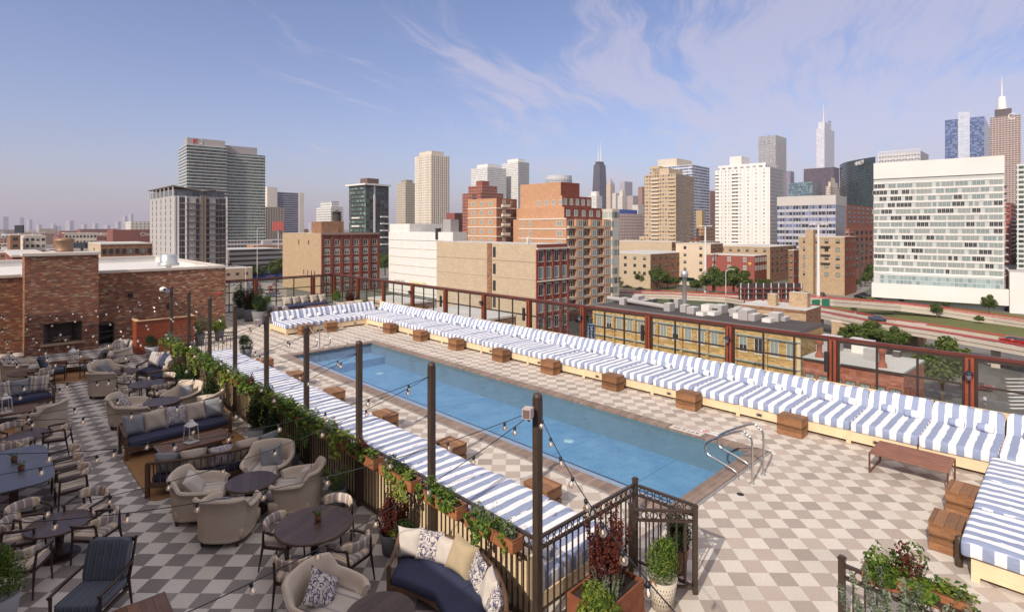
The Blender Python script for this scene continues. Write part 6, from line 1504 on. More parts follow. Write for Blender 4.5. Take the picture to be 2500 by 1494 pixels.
# ---- white slab apartment building
t, W, L, h = bld('large white slab apartment building with fourteen rows of windows beside the expressway ramps', 2452, 186, 2133, 2462, 380, A((.50, .51, .49)), A((.42, .06, .04)), 7.0, 'slab_building')
ang = (h - 14) ; fh = (h - 7.5 - 11.5) / 14; rs = []; bays = []; s_ = L * .985
for f in range(14):
    random.seed(100 + f); z = 11.5 + f * fh + .33; y = L * .012
    while y < L * .985:
        nb = random.choice((3, 3, 4, 2, 1))
        kk = random.choice('DBBGDB' if f > 7 else 'DBGBDB')
        for q in range(nb):
            if y > L * .98: break
            rs.append(('L', y + .55, z, 1.12, fh * .70, -.10, kk)); y += 1.14
        y += random.choice((.45, 1.1))
rs.sort(key=lambda r: r[1]); wins(t, rs, 'g', 'D'); random.seed(5)
vol(t, -.45, -.02, 0, L, h - 6.0, h, 'wwhite', None, None, 'crown_band')
for f in range(15): vol(t, -.16, -.02, 0, L, 11.5 + f * fh - .42, 11.5 + f * fh + .22, A((.74, .71, .67)) if f == 0 else M['wwhite'], None, None, 'floor_band')
vol(t, -2.0, -.03, .5, L * .94, 7.6, 10.6, FC('slabg', (.45, .5, .5), (.30, .38, .38), 1.2, 3.0, (.06, .94), (.05, .95), .3), None, None, 'glazed_strip')
vol(t, -3.0, -.03, -1, L * 1.01, 2.2, 7.6, A((.72, .69, .65)), None, None, 'plinth')
for f in range(14): vol(t, W * .2, W * .9, -1.4, -.02, 11.5 + f * fh, 11.5 + f * fh + .3, 'wgrey', None, None, 'balcony')
vol(t, -4, 12, -14, -1.1, 0, 13.5, 'wwhite', None, None, 'annex'); vol(t, 3, 14, -13, -8, 13.5, 16, 'wgrey', None, None, 'annex')
simple('green and white balcony tower cut by the right edge', 2482, 2570, 398, 330, FC('fg1', (.60, .62, .58), (.06, .08, .07), 3, 3.0, (.1, .9), (.35, .95), .5), 0, .6)
simple('small red brick block seen past the white slab right end', 2455, 2500, 495, 420, FC('fg2', (.33, .08, .06), (.08, .05, .05), 3, 3.2, (.2, .8), (.3, .8), .3), 0, .3, (), None, 'building')
# ---- mid-ground buildings
t, W, L, h = bld('tan brick warehouse with ornate red brick front facade left of centre', 784, 235, 690, 923, 570, 'btan', 'bred', 0, 'warehouse')
rs = []
for f in range(7):
    for c in range(6): rs.append(('R', W * (c + .5) / 6 + .4, h - 5.2 - 3.95 * f, W / 6 * .50, 2.5, 0, 'H' if f else 'D'))
wins(t, rs, 'w', 'D')
for c in range(7): vol(t, W * c / 6 - (.5 if c else 0), W * c / 6 + .5, -.45, -.02, 0, h - .9, 'bred', None, None, 'pilaster')
vol(t, -.3, W + .3, -.8, -.0, h - .7, h + .3, A((.26, .17, .13)), None, None, 'cornice'); vol(t, 0, W, -.3, -.02, h - 6.0, h - 5.6, A((.30, .2, .15)), None, None, 'belt_course')
for f in range(1, 7): vol(t, .5, W, -.12, -.02, h - 5.5 - 3.95 * f, h - 5.2 - 3.95 * f, A((.34, .22, .17)) if f == 1 else M['wred'], None, None, 'sill_course')
wins(t, [('L', L * .3, h - 5, .8, 2, 0, 'D'), ('L', L * .55, h - 5, .8, 2, 0, 'D'), ('L', L * .15, h - 18.5, .7, 2.2, 0, 'D'), ('L', L * .23, h - 18.5, .7, 2.2, 0, 'D'), ('L', L * .32, h - 18.5, .7, 2.2, 0, 'D'), ('L', L * .42, h - 18.5, .7, 2.2, 0, 'D')], 'd', 'D')
vol(t, 4, 12, 8, 18, h, h + 5.2, 'bbrown', None, 'roofd', 'stair_bulkhead'); 
wt = T('water_tank', 'dark wooden rooftop water tank with pointed lid on the tan warehouse', 'water tank', (*P_(822, 262), zat(540, 262)), 0)
mb = MB(); mb.lathe([(2.1, 0), (2.0, 4.0), (2.9, 4.1), (0, 5.3)], 16, smooth=False); mb.build('tank', A((.05, .04, .035)), wt)
mb = MB(); mb.box(-2.4, 2.4, -2.4, 2.4, -9, -.02); mb.build('brick_stand', M['bbrown'], wt)
# white and beige walls
t, W, L, h = bld('long white painted brick warehouse wall with yellow graffiti', 1106, 212, 949, 1140, 567, 'bwhite', 'bwhite', 0, 'warehouse')
vol(t, .5, 18, L * .66, L - .05, h, h + 3.4, 'bwhite', None, None, 'upper_wall'); 
for k in range(7): vol(t, -.15, -.01, 0, L, h - 3.6 - 3.6 * k, h - 3.35 - 3.6 * k, A((.52, .47, .42)) if k == 0 else M['wcream'], None, None, 'ledge')
textmesh('HAW-CE', 3.0, A((.70, .62, .06)), 'graffiti', t, (-.25, L * .50, 4.6), (R(90), 0, R(-90)), .02); textmesh('RAW-ESC', 1.9, M['wgrey'], 'graffiti', t, (-.2, L * .80, 5.0), (R(90), 0, R(-90)), .02)
vol(t, 2, 6, 4, 9, h, h + 5, 'wgrey', None, None, 'bulkhead'); vol(t, -.3, 1.5, 9.5, 11, h - 3, h + 1.5, A((.03, .03, .035)), None, None, 'roof_duct')
t, W, L, h = bld('beige windowless brick warehouse wall above the glass fence', 1310, 128, 1066, 1386, 597, 'bbeige', 'bred', 0, 'warehouse')
for k in range(4): vol(t, -.1, -.01, 0, L, h - 4.2 - 4.1 * k, h - 4.05 - 4.1 * k, A((.40, .31, .21)) if k == 0 else M['wtan'], None, None, 'ledge')
vol(t, -.25, -.01, L * .40, L * .44, 0, h, 'bbrown', None, None, 'chimney_strip'); wins(t, [('L', L * .375, h - 3.5 - 4.2 * k, 1.0, 2.6, 0, 'D') for k in range(5)], 'd', 'D')
rs = []
for f in range(5):
    for c in range(4): rs.append(('R', W * (c + .5) / 4, h - 4.2 - 3.95 * f, W / 4 * .62, 2.9, 0, 'G' if f % 2 else 'D'))
wins(t, rs, 'w', 'D')
for c in range(5): vol(t, W * c / 4 - .28, W * c / 4 + .28, -.3, -.02, 0, h - 1.2, A((.26, .04, .035)) if c == 0 else M['bred'], None, None, 'pilaster')
for z in (h - 1.2, h - 8.8): vol(t, 0, W, -.5, -.0, z, z + .35, 'wcream', None, None, 'belt_course')
mb = MB()
for k in range(4): mb.lathe([(.12, 0), (.12, 1.6), (0, 1.7)], 8, 0, (1 + k * .5, 4 + k * .3, h))
mb.build('antenna_cluster', M['wwhite'], t)
# orange brick apartments
t, W, L, h = bld('big stepped orange brick apartment building with pale stone bands and bay windows', 1383, 165, 1253, 1502, 534, 'borange', A((.24, .09, .055)), 0, 'apartment_block')
PB = M['pale']
vol(t, 1.5, W * .82, 2.2, L - .02, h, h + 3.6, 'borange', 'bred', None, 'setback'); vol(t, 3.2, W * .72, 4.4, L - .02, h + 3.6, h + 7.2, 'borange', 'bred', None, 'setback'); vol(t, 3.25, W * .5, L * .22, L - .05, h + 7.2, h + 11.5, 'borange', 'bred', A((.25, .05, .04)), 'penthouse')
rs = []
for f in range(9):
    z = h - 2.3 - 3.05 * f
    for c, w in ((.12, 2.2), (.30, 0), (.66, 1.1), (.80, 1.1)):
        if w: rs.append(('L', L * c, z, w, 1.6, 0, 'B'))
wins(t, rs, 'w', 'B')
for f in range(9): vol(t, -.16, -.02, 0, L * .88, h - .25 - 3.05 * f, h + .15 - 3.05 * f, PB, None, None, 'stone_band')
rs = []; nb = 6
for f in range(9):
    for c in range(nb):
        z = h - 2.5 - 3.05 * f
        rs.append(('R', W * .84 * (c + .5) / nb, z, W * .84 / nb * .66, 2.1, -1.02 if c % 2 else 0, 'G' if c % 2 else 'D'))
wins(t, rs, 'w', 'D')
for c in range(nb):
    if c % 2: vol(t, W * .84 * c / nb, W * .84 * (c + 1) / nb, -1.0, -.02, 3, h - .1, 'borange', None, None, 'bay')
for f in range(9):
    for c in (0, 2, 4): vol(t, W * .84 * c / nb + .1, W * .84 * (c + 1) / nb - .1, -1.0, -.02, h - 3.0 - 3.05 * f, h - 2.15 - 3.05 * f, 'wtan', None, None, 'balcony')
vol(t, W * .845, W, -1.6, 6, 4, h + 3.4, FC('bayw', (.56, .50, .41), (.30, .34, .32), 2.2, 3.05, (.08, .92), (.28, .92), .5, (.10, .1, .1)), None, None, 'corner_bay')
rs = [('R', 1.5 + (W * .82 - 1.5) * (c + .5) / 5, h + .8, 1.7, 2.0, 2.2, 'G') for c in range(5)] + [('R', 3.2 + (W * .72 - 3.2) * (c + .5) / 5, h + 4.4, 1.5, 2.0, 4.4, 'G') for c in range(5)] + [('L', 5 + 3.0 * c, h + 4.4, 1.3, 1.6, 3.2, 'B') for c in range(4)]
wins(t, rs, 'w', 'D')
t, W, L, h = bld('lower orange brick apartment wing with small balconies, left of the tall orange block', 1212, 178, 1142, 1262, 484, 'borange', A((.24, .10, .06)), 0, 'apartment_block')
for f in range(6): vol(t, -.16, W, -.16, L * 1, h - 3.4 - 3.05 * f, h - 3.05 - 3.05 * f, PB, None, None, 'stone_band')
wins(t, [('L', L * c, h - 2.4 - 3.05 * f, 1.7, 1.5, 0, 'B') for f in range(7) for c in (.2, .5, .8)] + [('R', W * .35, h - 2.7 - 3.05 * f, 1.4, 2.2, -.1, 'H') for f in range(7)] + [('R', W * .7, h - 2.2 - 3.05 * f, .8, 1.4, -.1, 'D') for f in range(7)], 'w', 'B')
for f in range(7): vol(t, W * .2, W * .55, -1.2, -.17, h - 2.9 - 3.05 * f, h - 2.0 - 3.05 * f, 'wcream', None, None, 'balcony')
# low rise beyond the ramps
def lowrise(label, uc, d, ul, ur, vt, mt, mR, cl, cr, fl, kinds='DH', fr_='d', rot=0, roof='roofl', wh=1.5, fh=3.5, zt=2.6, name='building'):
    t, W, L, h = bld(label, uc, d, ul, ur, vt, mt, mR, rot, name, roof=roof); rs = []
    for f in range(fl):
        z = h - zt - fh * f
        if z < .5: break
        for c in range(cl): rs.append(('L', L * (c + .6) / (cl + .2), z, min(L / max(cl, 1) * .5, 1.5), wh))
        for c in range(cr): rs.append(('R', W * (c + .5) / cr, z, min(W / cr * .6, 2.0), wh))
    wins(t, rs, fr_, kinds); vol(t, -.12, W + .12, -.12, L + .12, h, h + .35, 'wcream', None, roof, 'parapet'); return t, W, L, h
lowrise('wide low beige warehouse behind the grass embankment, left of the cream blocks', 1588, 255, 1470, 1690, 622, 'bbeige', 'bbrown', 5, 7, 3)
lowrise('plain beige block with flat roof behind the low warehouse', 1640, 320, 1480, 1668, 592, 'bbeige', 'bbrown', 0, 3, 3)
lowrise('cream painted block with green awning beside the grey lamp mast', 1735, 262, 1650, 1765, 597, A((.62, .50, .36)), 'bbrown', 2, 2, 4)
t, W, L, h = lowrise('red painted brick building with green windows and yellow emblem', 1842, 235, 1722, 1872, 626, A((.27, .075, .055)), 'bred', 3, 5, 2, 'GB', 'w', wh=2.0)
vol(t, -.25, -.02, 1.2, 2.6, h - 3.3, h - 2.7, A((.6, .42, .08)), None, None, 'emblem'); vol(t, -.25, -.02, 1.6, 2.2, h - 3.9, h - 3.31, A((.6, .42, .08)), None, None, 'emblem')
lowrise('long tan brick row behind the red painted building', 1880, 285, 1752, 1945, 604, 'btan', 'bbrown', 6, 6, 4, wh=1.8)
lowrise('narrow dark red gabled row house beside the tan row', 1938, 262, 1925, 1952, 612, 'bbrown', 'bred', 1, 2, 4)
t, W, L, h = lowrise('tan loft building with black fire escapes and a brick side wall', 2062, 228, 1950, 2090, 580, 'btan', 'bred2', 4, 3, 5, 'DHB', 'd', wh=1.8)
vol(t, -3.0, 0, L * .62, L * .80, 0, h + 3.2, 'btan', None, None, 'stair_tower')
for f in range(3): vol(t, -1.2, -.02, L * .3, L * .5, h - 4 - 3.5 * f, h - 3.6 - 3.5 * f, M['wf_d'], None, None, 'fire_escape')
aw = T('awning', 'dark green awning on the cream painted block', 'awning', (*G_(1675, 685, -19.5), -19.6), R(90)); mb = MB(); mb.add([(-4, -2, 0), (4, -2, 0), (4, 0, 1.6), (-4, 0, 1.6), (-4, -2, -.6), (4, -2, -.6)], [(0, 1, 2, 3), (4, 5, 1, 0)]); mb.build('canvas', A((.015, .10, .055)), aw)
mb = MB()
for x in (-4, 4): mb.bar((x, 0, 1.5), (x, -2, 0), .08); mb.bar((x, 0, .0), (x, -2, -.1), .08)
mb.build('awning_frame', M['wf_d'], aw)
# nearest buildings below the fence
t, W, L, h = bld('ochre brick commercial building with black tar roof just below the street side fence', 1952, 71, 1452, 2010, 818, 'bochre', 'bochre', -2, 'commercial_building', roof='roofd')
rs = []
nW = int(L / 4.1)
for f in range(3):
    for c in range(nW * 2): rs.append(('L', L * (c + .5) / (nW * 2) , h - 3.4 - 4.3 * f, 1.15, 2.3))
wins(t, rs, 'w', 'HDBH'); 
for c in range(nW + 1): vol(t, -.3, -.02, L * c / nW - .22, L * c / nW + .22, 0, h - .6, A((.58, .48, .30)) if c == 0 else M['bochre'], None, None, 'pier')
for z in (h - 1.05, h - 4.6): vol(t, -.4, -.02, -.2, L, z, z + .16, A((.16, .22, .19)), None, None, 'copper_band')
vol(t, -.1, W, 0, L, h, h + .5, A((.16, .13, .12)), None, 'roofd', 'parapet_cap')
random.seed(3)
for k in range(30):
    x, y = random.uniform(2, max(4, W * .8)), random.uniform(3, L - 3); w = random.uniform(.6, 1.6)
    o = vol(t, x, x + w * 1.5, y, y + w, h + .5, h + .5 + random.uniform(.5, 1.6), random.choice(['wgrey', 'wwhite', 'wgrey', 'wf_d']), None, None, 'rooftop_unit')
mb = MB(); mb.lathe([(.35, 0), (.35, 5.2), (.6, 5.3), (.6, 6.2), (0, 6.4)], 14); mb.build('flue_pipe', mat('flue', (.5, .5, .5), .4, .6), t, (6.5, L * .60, h + .5))
mb = MB(); mb.tube([(0, 0, 0), (0, 7, .3), (.5, 12, .3)], .4, 8); mb.build('duct', M['wgrey'], t, (4, L * .66, h + .9))
t, W, L, h = bld('tan brick building with white roof and chimney behind the ochre building', 1968, 92, 1805, 2004, 766, 'btan', 'bbrown', 0, 'building', roof='roofl')
vol(t, -.1, W, 0, L, h, h + .5, 'bbrown', None, 'roofl', 'parapet_cap'); vol(t, W * .5, W * .7, 1, 4, h + .5, h + 3, 'btan', None, None, 'stair_bulkhead'); vol(t, 2, 3.4, L * .5, L * .5 + 1.4, h + .5, h + 2.6, 'btan', None, None, 'chimney_stack')
t, W, L, h = bld('low red brick building with cluttered grey white roof below the street side fence', 2206, 53, 1962, 2256, 915, 'bred2', 'bred2', -3, 'building', roof='roofl')
rs = [('L', L * (c + .5) / 7, h - 3.0, 1.0, 1.5, 0, 'B') for c in range(7)] + [('L', L * (c + .5) / 7, h - 7.2, 1.0, 2.0, 0, 'B') for c in range(7)]
wins(t, rs, 'd', 'B'); vol(t, -.35, W, -.05, L, h, h + .22, A((.32, .40, .37)), None, 'roofl', 'copper_eave')
for k, (x, y, w, hq, mm) in enumerate(((3, 3, 1.6, 1.2, 'wgrey'), (6, L * .5, 2.2, 1.3, 'wwhite'), (9, L * .7, 1.4, 1.0, 'wf_d'), (4, L * .8, 2.5, 1.6, 'wgrey'), (7, 2, .8, .6, 'wf_d'))): vol(t, x, x + w, y, y + w * .8, h + .22, h + .22 + hq, mm, None, None, 'rooftop_unit')
for yy in (L * .22, L * .86): mb = MB(); mb.lathe([(.45, 0), (.4, .3), (.25, .5), (.25, 1.3), (.4, 1.4), (.4, 1.8), (0, 2.1)], 12); mb.build('terracotta_chimney', A((.27, .085, .05)), t, (.9, yy, h + .22))
bb = T('billboard', 'dark back of a wide billboard on red steel posts beside the ramps', 'billboard', (*P_(1882, 118), zat(735, 118)), R(-42))
hb = (735 - 692) * 118 / F; mb = MB(); mb.box(-6.9, 6.9, .0, .25, .3, hb); mb.build('panel', A((.045, .033, .032)), bb); mb = MB()
for k in range(9): x = -6.6 + 13.2 * k / 8; mb.bar((x, -.1, .0), (x, -.1, hb + .1), .13)
mb.build('white_struts', M['wwhite'], bb); mb = MB()
for k in range(7): x = -6 + 2 * k; mb.bar((x, -.5, -8), (x, -.5, hb * .8), .2)
for z in (.4, hb * .45, hb * .72): mb.bar((-6.8, -.45, z), (6.8, -.45, z), .14)
mb.build('red_posts', A((.22, .05, .04)), bb)
# sign DAILY
sg = T('street_sign', 'small blue framed vertical sign reading DAILY beyond the fence', 'sign', (*P_(1444, 78), zat(832, 78)), R(-40))
mb = MB(); mb.box(-.42, .42, -.08, .08, 0, 2.3); mb.build('sign_board', A((.02, .03, .06)), sg)
mb = MB(); mb.box(-.5, .5, -.05, .05, -.09, -.005); mb.box(-.5, .5, -.05, .05, 2.305, 2.39); mb.box(-.5, -.425, -.05, .05, -.005, 2.305); mb.box(.425, .5, -.05, .05, -.005, 2.305); mb.build('sign_frame', A((.15, .35, .7)), sg)
for i, c_ in enumerate('DAILY'): textmesh(c_, .52, M['wwhite'], 'sign_letter', sg, (0, -.1, 2.05 - .44 * i), (R(90), 0, 0), .01)
mb = MB(); mb.bar((0, .2, -12), (0, .2, -.1), .15); mb.build('sign_post', M['wf_d'], sg)

# ---- ramps, roads, grass
M['conc'] = mat('conc', (.50, .44, .36), .85, 0, (.5, .15)); M['asph'] = mat('asph', (.11, .105, .10), .9, 0, (.4, .2)); M['grass'] = mat('grass', (.105, .115, .028), .95, 0, (.25, .35), (2, .6, .1)); M['redrail'] = A((.45, .06, .05))
def patch(name, pts, z, mt, kind='structure', lab=None):
    P = [(*G_(u, v, z), z) for u, v in pts]; mb = MB(); mb.add(P, [tuple(range(len(P)))]); 
    if mb.f and Vector((Vector(P[1]) - Vector(P[0]))).cross(Vector(P[2]) - Vector(P[0])).z < 0: mb.f[0] = mb.f[0][::-1]
    return tag(mb.build(name, mt), lab, None, None, kind)
patch('grass', [(2010, 742), (2140, 749), (2300, 768), (2500, 802), (2700, 835), (2700, 890), (2500, 850), (2250, 812), (2030, 772)], GZ + .02, M['grass'])
patch('grass', [(2100, 722), (2460, 765), (2700, 800), (2700, 835), (2500, 806), (2200, 757), (2060, 737)], GZ + .03, M['grass'])
patch('grass', [(1490, 700), (1600, 712), (1900, 735), (1900, 712), (1640, 700), (1500, 682)], GZ + .03, M['grass'])
patch('road', [(2100, 1100), (2500, 1100), (3200, 1200), (3200, 900), (2560, 860), (2380, 862), (2300, 900)], GZ + .012, M['asph'])
patch('road', [(1960, 735), (2070, 735), (2200, 660), (2100, 655), (1990, 690)], GZ + .05, mat('asph2', (.22, .2, .18), .9, 0, (.3, .15)))
patch('road', [(1490, 690), (1650, 706), (1860, 722), (1860, 716), (1640, 692), (1495, 676)], GZ + .05, M['asph'])
patch('parking_lot', [(556, 740), (700, 740), (700, 690), (556, 690)], GZ + .05, mat('asph3', (.26, .23, .2), .9, 0, (.3, .15)))
patch('rail_yard', [(100, 660), (660, 680), (660, 645), (100, 630)], GZ + .03, mat('yard', (.17, .14, .10), .95, 0, (.2, .4)))
def ramp(label, pts, wdt, thick=1.3):
    """pts: (u, v, z) of the near top edge"""
    t = T('ramp', label, 'road ramp', (0, 0, 0)); near = [Vector((*G_(u, v, z), z)) for u, v, z in pts]; far = []
    for i, p in enumerate(near):
        a, b_ = near[max(0, i - 1)], near[min(len(near) - 1, i + 1)]; dd = (b_ - a); n = Vector((dd.y, -dd.x, 0)).normalized()
        if n.dot(Vector((FW[0], FW[1], 0))) < 0: n = -n
        far.append(p + n * wdt)
    mb = MB(); bz = Vector((0, 0, thick)); kz = Vector((0, 0, .95))
    for i in range(len(near) - 1):
        a, b_, c, d_ = near[i], near[i + 1], far[i + 1], far[i]
        mb.quad(a, b_, c, d_); 
    mb.build('roadway', M['asph'], t); mb = MB()
    for i in range(len(near) - 1):
        for (a, b_, s_) in ((near[i], near[i + 1], -1), (far[i], far[i + 1], 1)):
            mb.quad(a - bz, b_ - bz, b_ + kz * .62, a + kz * .62)
            mb.bar(a + Vector((0, 0, .3)), b_ + Vector((0, 0, .3)), .35, .7)
    mb.build('concrete_parapet', M['conc'], t); mb = MB()
    for i in range(len(near) - 1):
        for (a, b_) in ((near[i], near[i + 1]), (far[i], far[i + 1])):
            mb.bar(a + Vector((0, 0, 1.15)), b_ + Vector((0, 0, 1.15)), .16); mb.bar(a + Vector((0, 0, .9)), b_ + Vector((0, 0, .9)), .1)
            n = max(1, int((b_ - a).length / 3))
            for k in range(n): q = a.lerp(b_, k / n); mb.bar(q + Vector((0, 0, .6)), q + Vector((0, 0, 1.15)), .12)
    mb.build('red_railing', M['redrail'], t)
    mb = MB()
    for i in range(len(near) - 1):
        a, b_ = near[i].lerp(far[i], .5), near[i + 1].lerp(far[i + 1], .5); n = max(1, int((b_ - a).length / 9))
        for k in range(n): mb.bar(a.lerp(b_, k / n) + Vector((0, 0, .02)), a.lerp(b_, (k + .4) / n) + Vector((0, 0, .02)), .22, .02)
    mb.build('lane_line', M['wwhite'], t)
    for i in range(1, len(near) - 1):
        if near[i].z > GZ + 2.5:
            mb = MB(); c = near[i].lerp(far[i], .5); mb.box(c.x - .7, c.x + .7, c.y - .7, c.y + .7, GZ, c.z - thick); mb.build('pier', M['conc'], t)
    mb = MB(); return t
    for i in range(len(near) - 1): a, b_ = near[i], near[i + 1]; z0 = Vector((0, 0, GZ)); mb.quad((a.x, a.y, a.z - (a.z - GZ) * (1 if i % 3 else .5)), (b_.x, b_.y, b_.z - (b_.z - GZ) * (1 if i % 3 else .5)), b_ - bz, a - bz)
    return t
lowrise('low brick building with white parapet roof behind the trees by the ramps', 2240, 128, 2030, 2262, 808, 'btan', 'bbrown', 4, 1, 1, 'D', 'd', 0, 'roofl')
ramp('upper expressway ramp with cream concrete sides and red railing', [(1965, 733, -17.5), (2035, 737, -18), (2100, 742, -19), (2200, 750, -20.4), (2300, 762, -21.2), (2424, 781, -21.9), (2520, 796, -22.1), (2700, 825, -22.2)], 5, 1.3)
ramp('lower expressway ramp with red railing curving past the brick roofs', [(1480, 720, -18.5), (1640, 724, -18.5), (1770, 731, -18.3), (1880, 748, -18), (1975, 764, -18), (2130, 795, -18), (2273, 817, -18), (2400, 839, -18), (2520, 861, -18), (2800, 912, -18)], 7.5, .9)
# ---- trees
random.seed(9)
CR = [meshof(leafmesh('crown', 5200, multi(ball(2.0, 2.0, 1.7, (0, 0, 4.6), .6), ball(.9, .9, .7, (1.9, -1.1, 4.6), .7), ball(.9, .8, .7, (-1.8, 1.2, 4.9), .7), ball(.8, .8, .7, (1.2, 1.6, 5.3), .7), ball(1.6, 1.6, 1.3, (1.3, .4, 3.7), .6), ball(1.6, 1.6, 1.4, (-1.2, -.6, 3.9), .6), ball(1.4, 1.4, 1.2, (.1, 1.3, 4.2), .6), ball(1.3, 1.3, 1.0, (.3, -1.3, 3.6), .6), ball(1.0, 1.0, .9, (-.4, .3, 6.0), .6)), .36, None, .7), 'crown', TREEL) for _ in range(3)]
mb = MB(); mb.tube([(0, 0, 0), (.05, .02, 1.5), (0, .1, 3), (.1, 0, 4.4)], [.24, .18, .14, .06], 8)
for a in range(5): q = a * 1.26; mb.tube([(0, .05, 2.2 + .2 * a), (1.1 * math.cos(q), 1.1 * math.sin(q), 3.6 + .15 * a)], [.09, .03], 5)
TRK = meshof(mb, 'trunk', BARK)
def tree(u, v, hpx, label, z=GZ, wid=1.0, d=None, group='street trees'):
    if d is None: x, y = G_(u, v, z); d = x * FW[0] + y * FW[1]
    else: x, y = P_(u, d)
    s = hpx * d / F / 6.9; t = T('tree', label, 'tree', (x, y, z), random.uniform(0, 6), group); t.scale = (s * wid, s * wid, s)
    inst(random.choice(CR), t, name='crown'); inst(TRK, t, name='trunk'); return t
for u, v, hp, lb, w in ((2125, 868, 88, 'large dark tree behind the fence, nearest the low red brick building roof', 1.35), (2300, 985, 165, 'large tree filling the glass fence bay right of the low red brick building', .95), (2190, 862, 66, 'bushy tree beside the large dark tree behind the low roof', 1.1), (2075, 858, 62, 'tree at the left end of the clump behind the low roof', 1.2), (2160, 850, 60, 'tree in the middle of the clump behind the low roof', 1.2),
    (2287, 776, 38, 'round bush standing alone on the grass between the ramps', .9), (2415, 770, 52, 'tall tree before the white slab building at the right', .8), (2340, 748, 22, 'small bush at the foot of the white slab, right of centre', 1.3), (2310, 752, 16, 'low bush at the foot of the white slab, centre', 1.3),
    (2390, 790, 20, 'low dark bush on the grass at the right between the ramps', 1.3), (2145, 738, 22, 'small round bush at the left foot of the white slab, first', 1), (2172, 738, 18, 'small round bush at the left foot of the white slab, second', .9), (2200, 742, 18, 'small round bush at the left foot of the white slab, third', .9),
    (2050, 705, 30, 'street tree by the parked cars before the tan loft, left', 1.0), (2085, 708, 34, 'street tree by the parked cars before the tan loft, middle', 1.0), (2112, 700, 36, 'street tree by the parked cars before the tan loft, right', 1.0), (2128, 695, 50, 'tall street tree beside the white slab left edge', .9),
    (1958, 690, 44, 'street tree between the narrow row house and the tan loft', .8), (1985, 692, 46, 'street tree before the tan loft stair tower', .8), (1740, 725, 74, 'big dark tree before the red painted building, left half', 1.25), (1790, 726, 76, 'big dark tree before the red painted building, right half', 1.25), (1815, 722, 50, 'tree right of the big dark trees beside the billboard', 1.0),
    (1515, 692, 52, 'round tree right of the orange apartments', .9), (1565, 702, 42, 'small tree on the embankment before the low beige warehouse', 1.0), (1608, 708, 58, 'dark round tree before the low beige warehouse, larger', 1.0), (1590, 700, 26, 'small bush beside the dark round tree before the low warehouse', 1.2)):
    tree(u, v, hp, lb, GZ, w)
for i, (u, v, hp) in enumerate(((575, 690, 40), (600, 688, 34), (630, 686, 42), (655, 682, 36), (678, 690, 60), (940, 672, 50), (930, 655, 36), (560, 676, 34), (1330, 800, 48), (1375, 802, 52), (1420, 806, 46), (1350, 790, 40), (1460, 812, 40))):
    tree(u, v, hp, f'leafy tree {"beyond the brick wall" if u < 700 else "beside the tan warehouse" if u < 1000 else "at the foot of the orange apartments"}, {ORD[(i if i < 4 else i - 5 if i < 7 else 4 if i == 7 else i - 8)]} of its clump' if u != 678 else 'tall tree against the tan warehouse left edge')
for i, (u, v, hp) in enumerate(((1500, 700, 30), (1532, 690, 26), (1548, 696, 34), (1630, 704, 32), (1650, 700, 24), (1700, 716, 34), (1845, 716, 40), (1868, 712, 34))):
    tree(u, v, hp, f'leafy tree along the embankment before the low beige blocks, {ORD[i]} from the left', GZ, 1.25)
for i in range(34):
    u = random.uniform(-40, 1700); d = random.uniform(380, 1300)
    tree(u, 0, F / d * random.uniform(8, 13), f'small far-off tree on the plain, {ORD[i % 30]} of the scattered {"western" if i < 30 else "extra"} trees', GZ, 1.3, d, 'far-off trees on the plain')
# ---- cars
def mk_car():
    t = T('parked_car', 'x', 'car'); cm = mat('carpaint', (.25, .25, .26), .25, .4, orand=.0)
    mb = MB(); prof = [(-2.2, .35), (-2.25, .7), (-1.5, .85), (-1.0, .9), (1.35, .95), (2.15, .88), (2.25, .6), (2.2, .35)]
    for sx, w in ((0, .88),):
        vs = [(x, -w, z) for x, z in prof] + [(x, w, z) for x, z in prof]; n = len(prof); mb.add(vs, [tuple(range(n)), tuple(range(n, 2 * n))[::-1]] + [(i, i + n, (i + 1) % n + n, (i + 1) % n) for i in range(n)])
    b0 = mb.build('body', cm, t)
    mb = MB(); pr = [(-1.05, .88), (-.45, 1.38), (.85, 1.42), (1.55, .92)]; vs = [(x, -.74 + .1 * (z > 1), z) for x, z in pr] + [(x, .74 - .1 * (z > 1), z) for x, z in pr]; mb.add(vs, [(0, 1, 2, 3), (7, 6, 5, 4), (0, 4, 5, 1), (2, 6, 7, 3)], 1); mb.add(vs, [(1, 5, 6, 2)], 0); c = mb.build('cabin', [cm, M['paneD']], t)
    for x in (-1.4, 1.4):
        for y in (-.85, .85): mb = MB(); mb.tube([(x, y - .09, .33), (x, y + .09, .33)], .33, 14); mb.build('wheel', M['black'], t)
    for y in (-.6, .6): mb = MB(); mb.box(-2.27, -2.2, y - .18, y + .18, .58, .72); mb.build('headlight', M['wwhite'], t)
    return t
CAR0 = mk_car(); PAINT = {'silver': (.42, .42, .42), 'black': (.015, .015, .018), 'white': (.65, .64, .62), 'red': (.35, .02, .02), 'blue grey': (.08, .10, .16), 'dark': (.03, .03, .035)}; CV = {}
for k, c in PAINT.items():
    q = copy_tree(CAR0); mm = mat('paint_' + k, c, .25, .3)
    for ch in q.children:
        if ch.name.startswith(('body', 'cabin')): ch.data = ch.data.copy(); ch.data.materials[0] = mm
    CV[k] = q; KIDS.clear()
for ch in list(CAR0.children): bpy.data.objects.remove(ch)
bpy.data.objects.remove(CAR0); KIDS.clear()
USED = set()
def car(u, v, rz, col, label, z=GZ + .05, group='cars on the streets below'):
    q = CV[col]
    if col in USED: q = copy_tree(q)
    USED.add(col); q.location = (*G_(u, v, z), z); q.rotation_euler = (0, 0, rz); q['label'] = label; q['group'] = group; q['category'] = 'car'
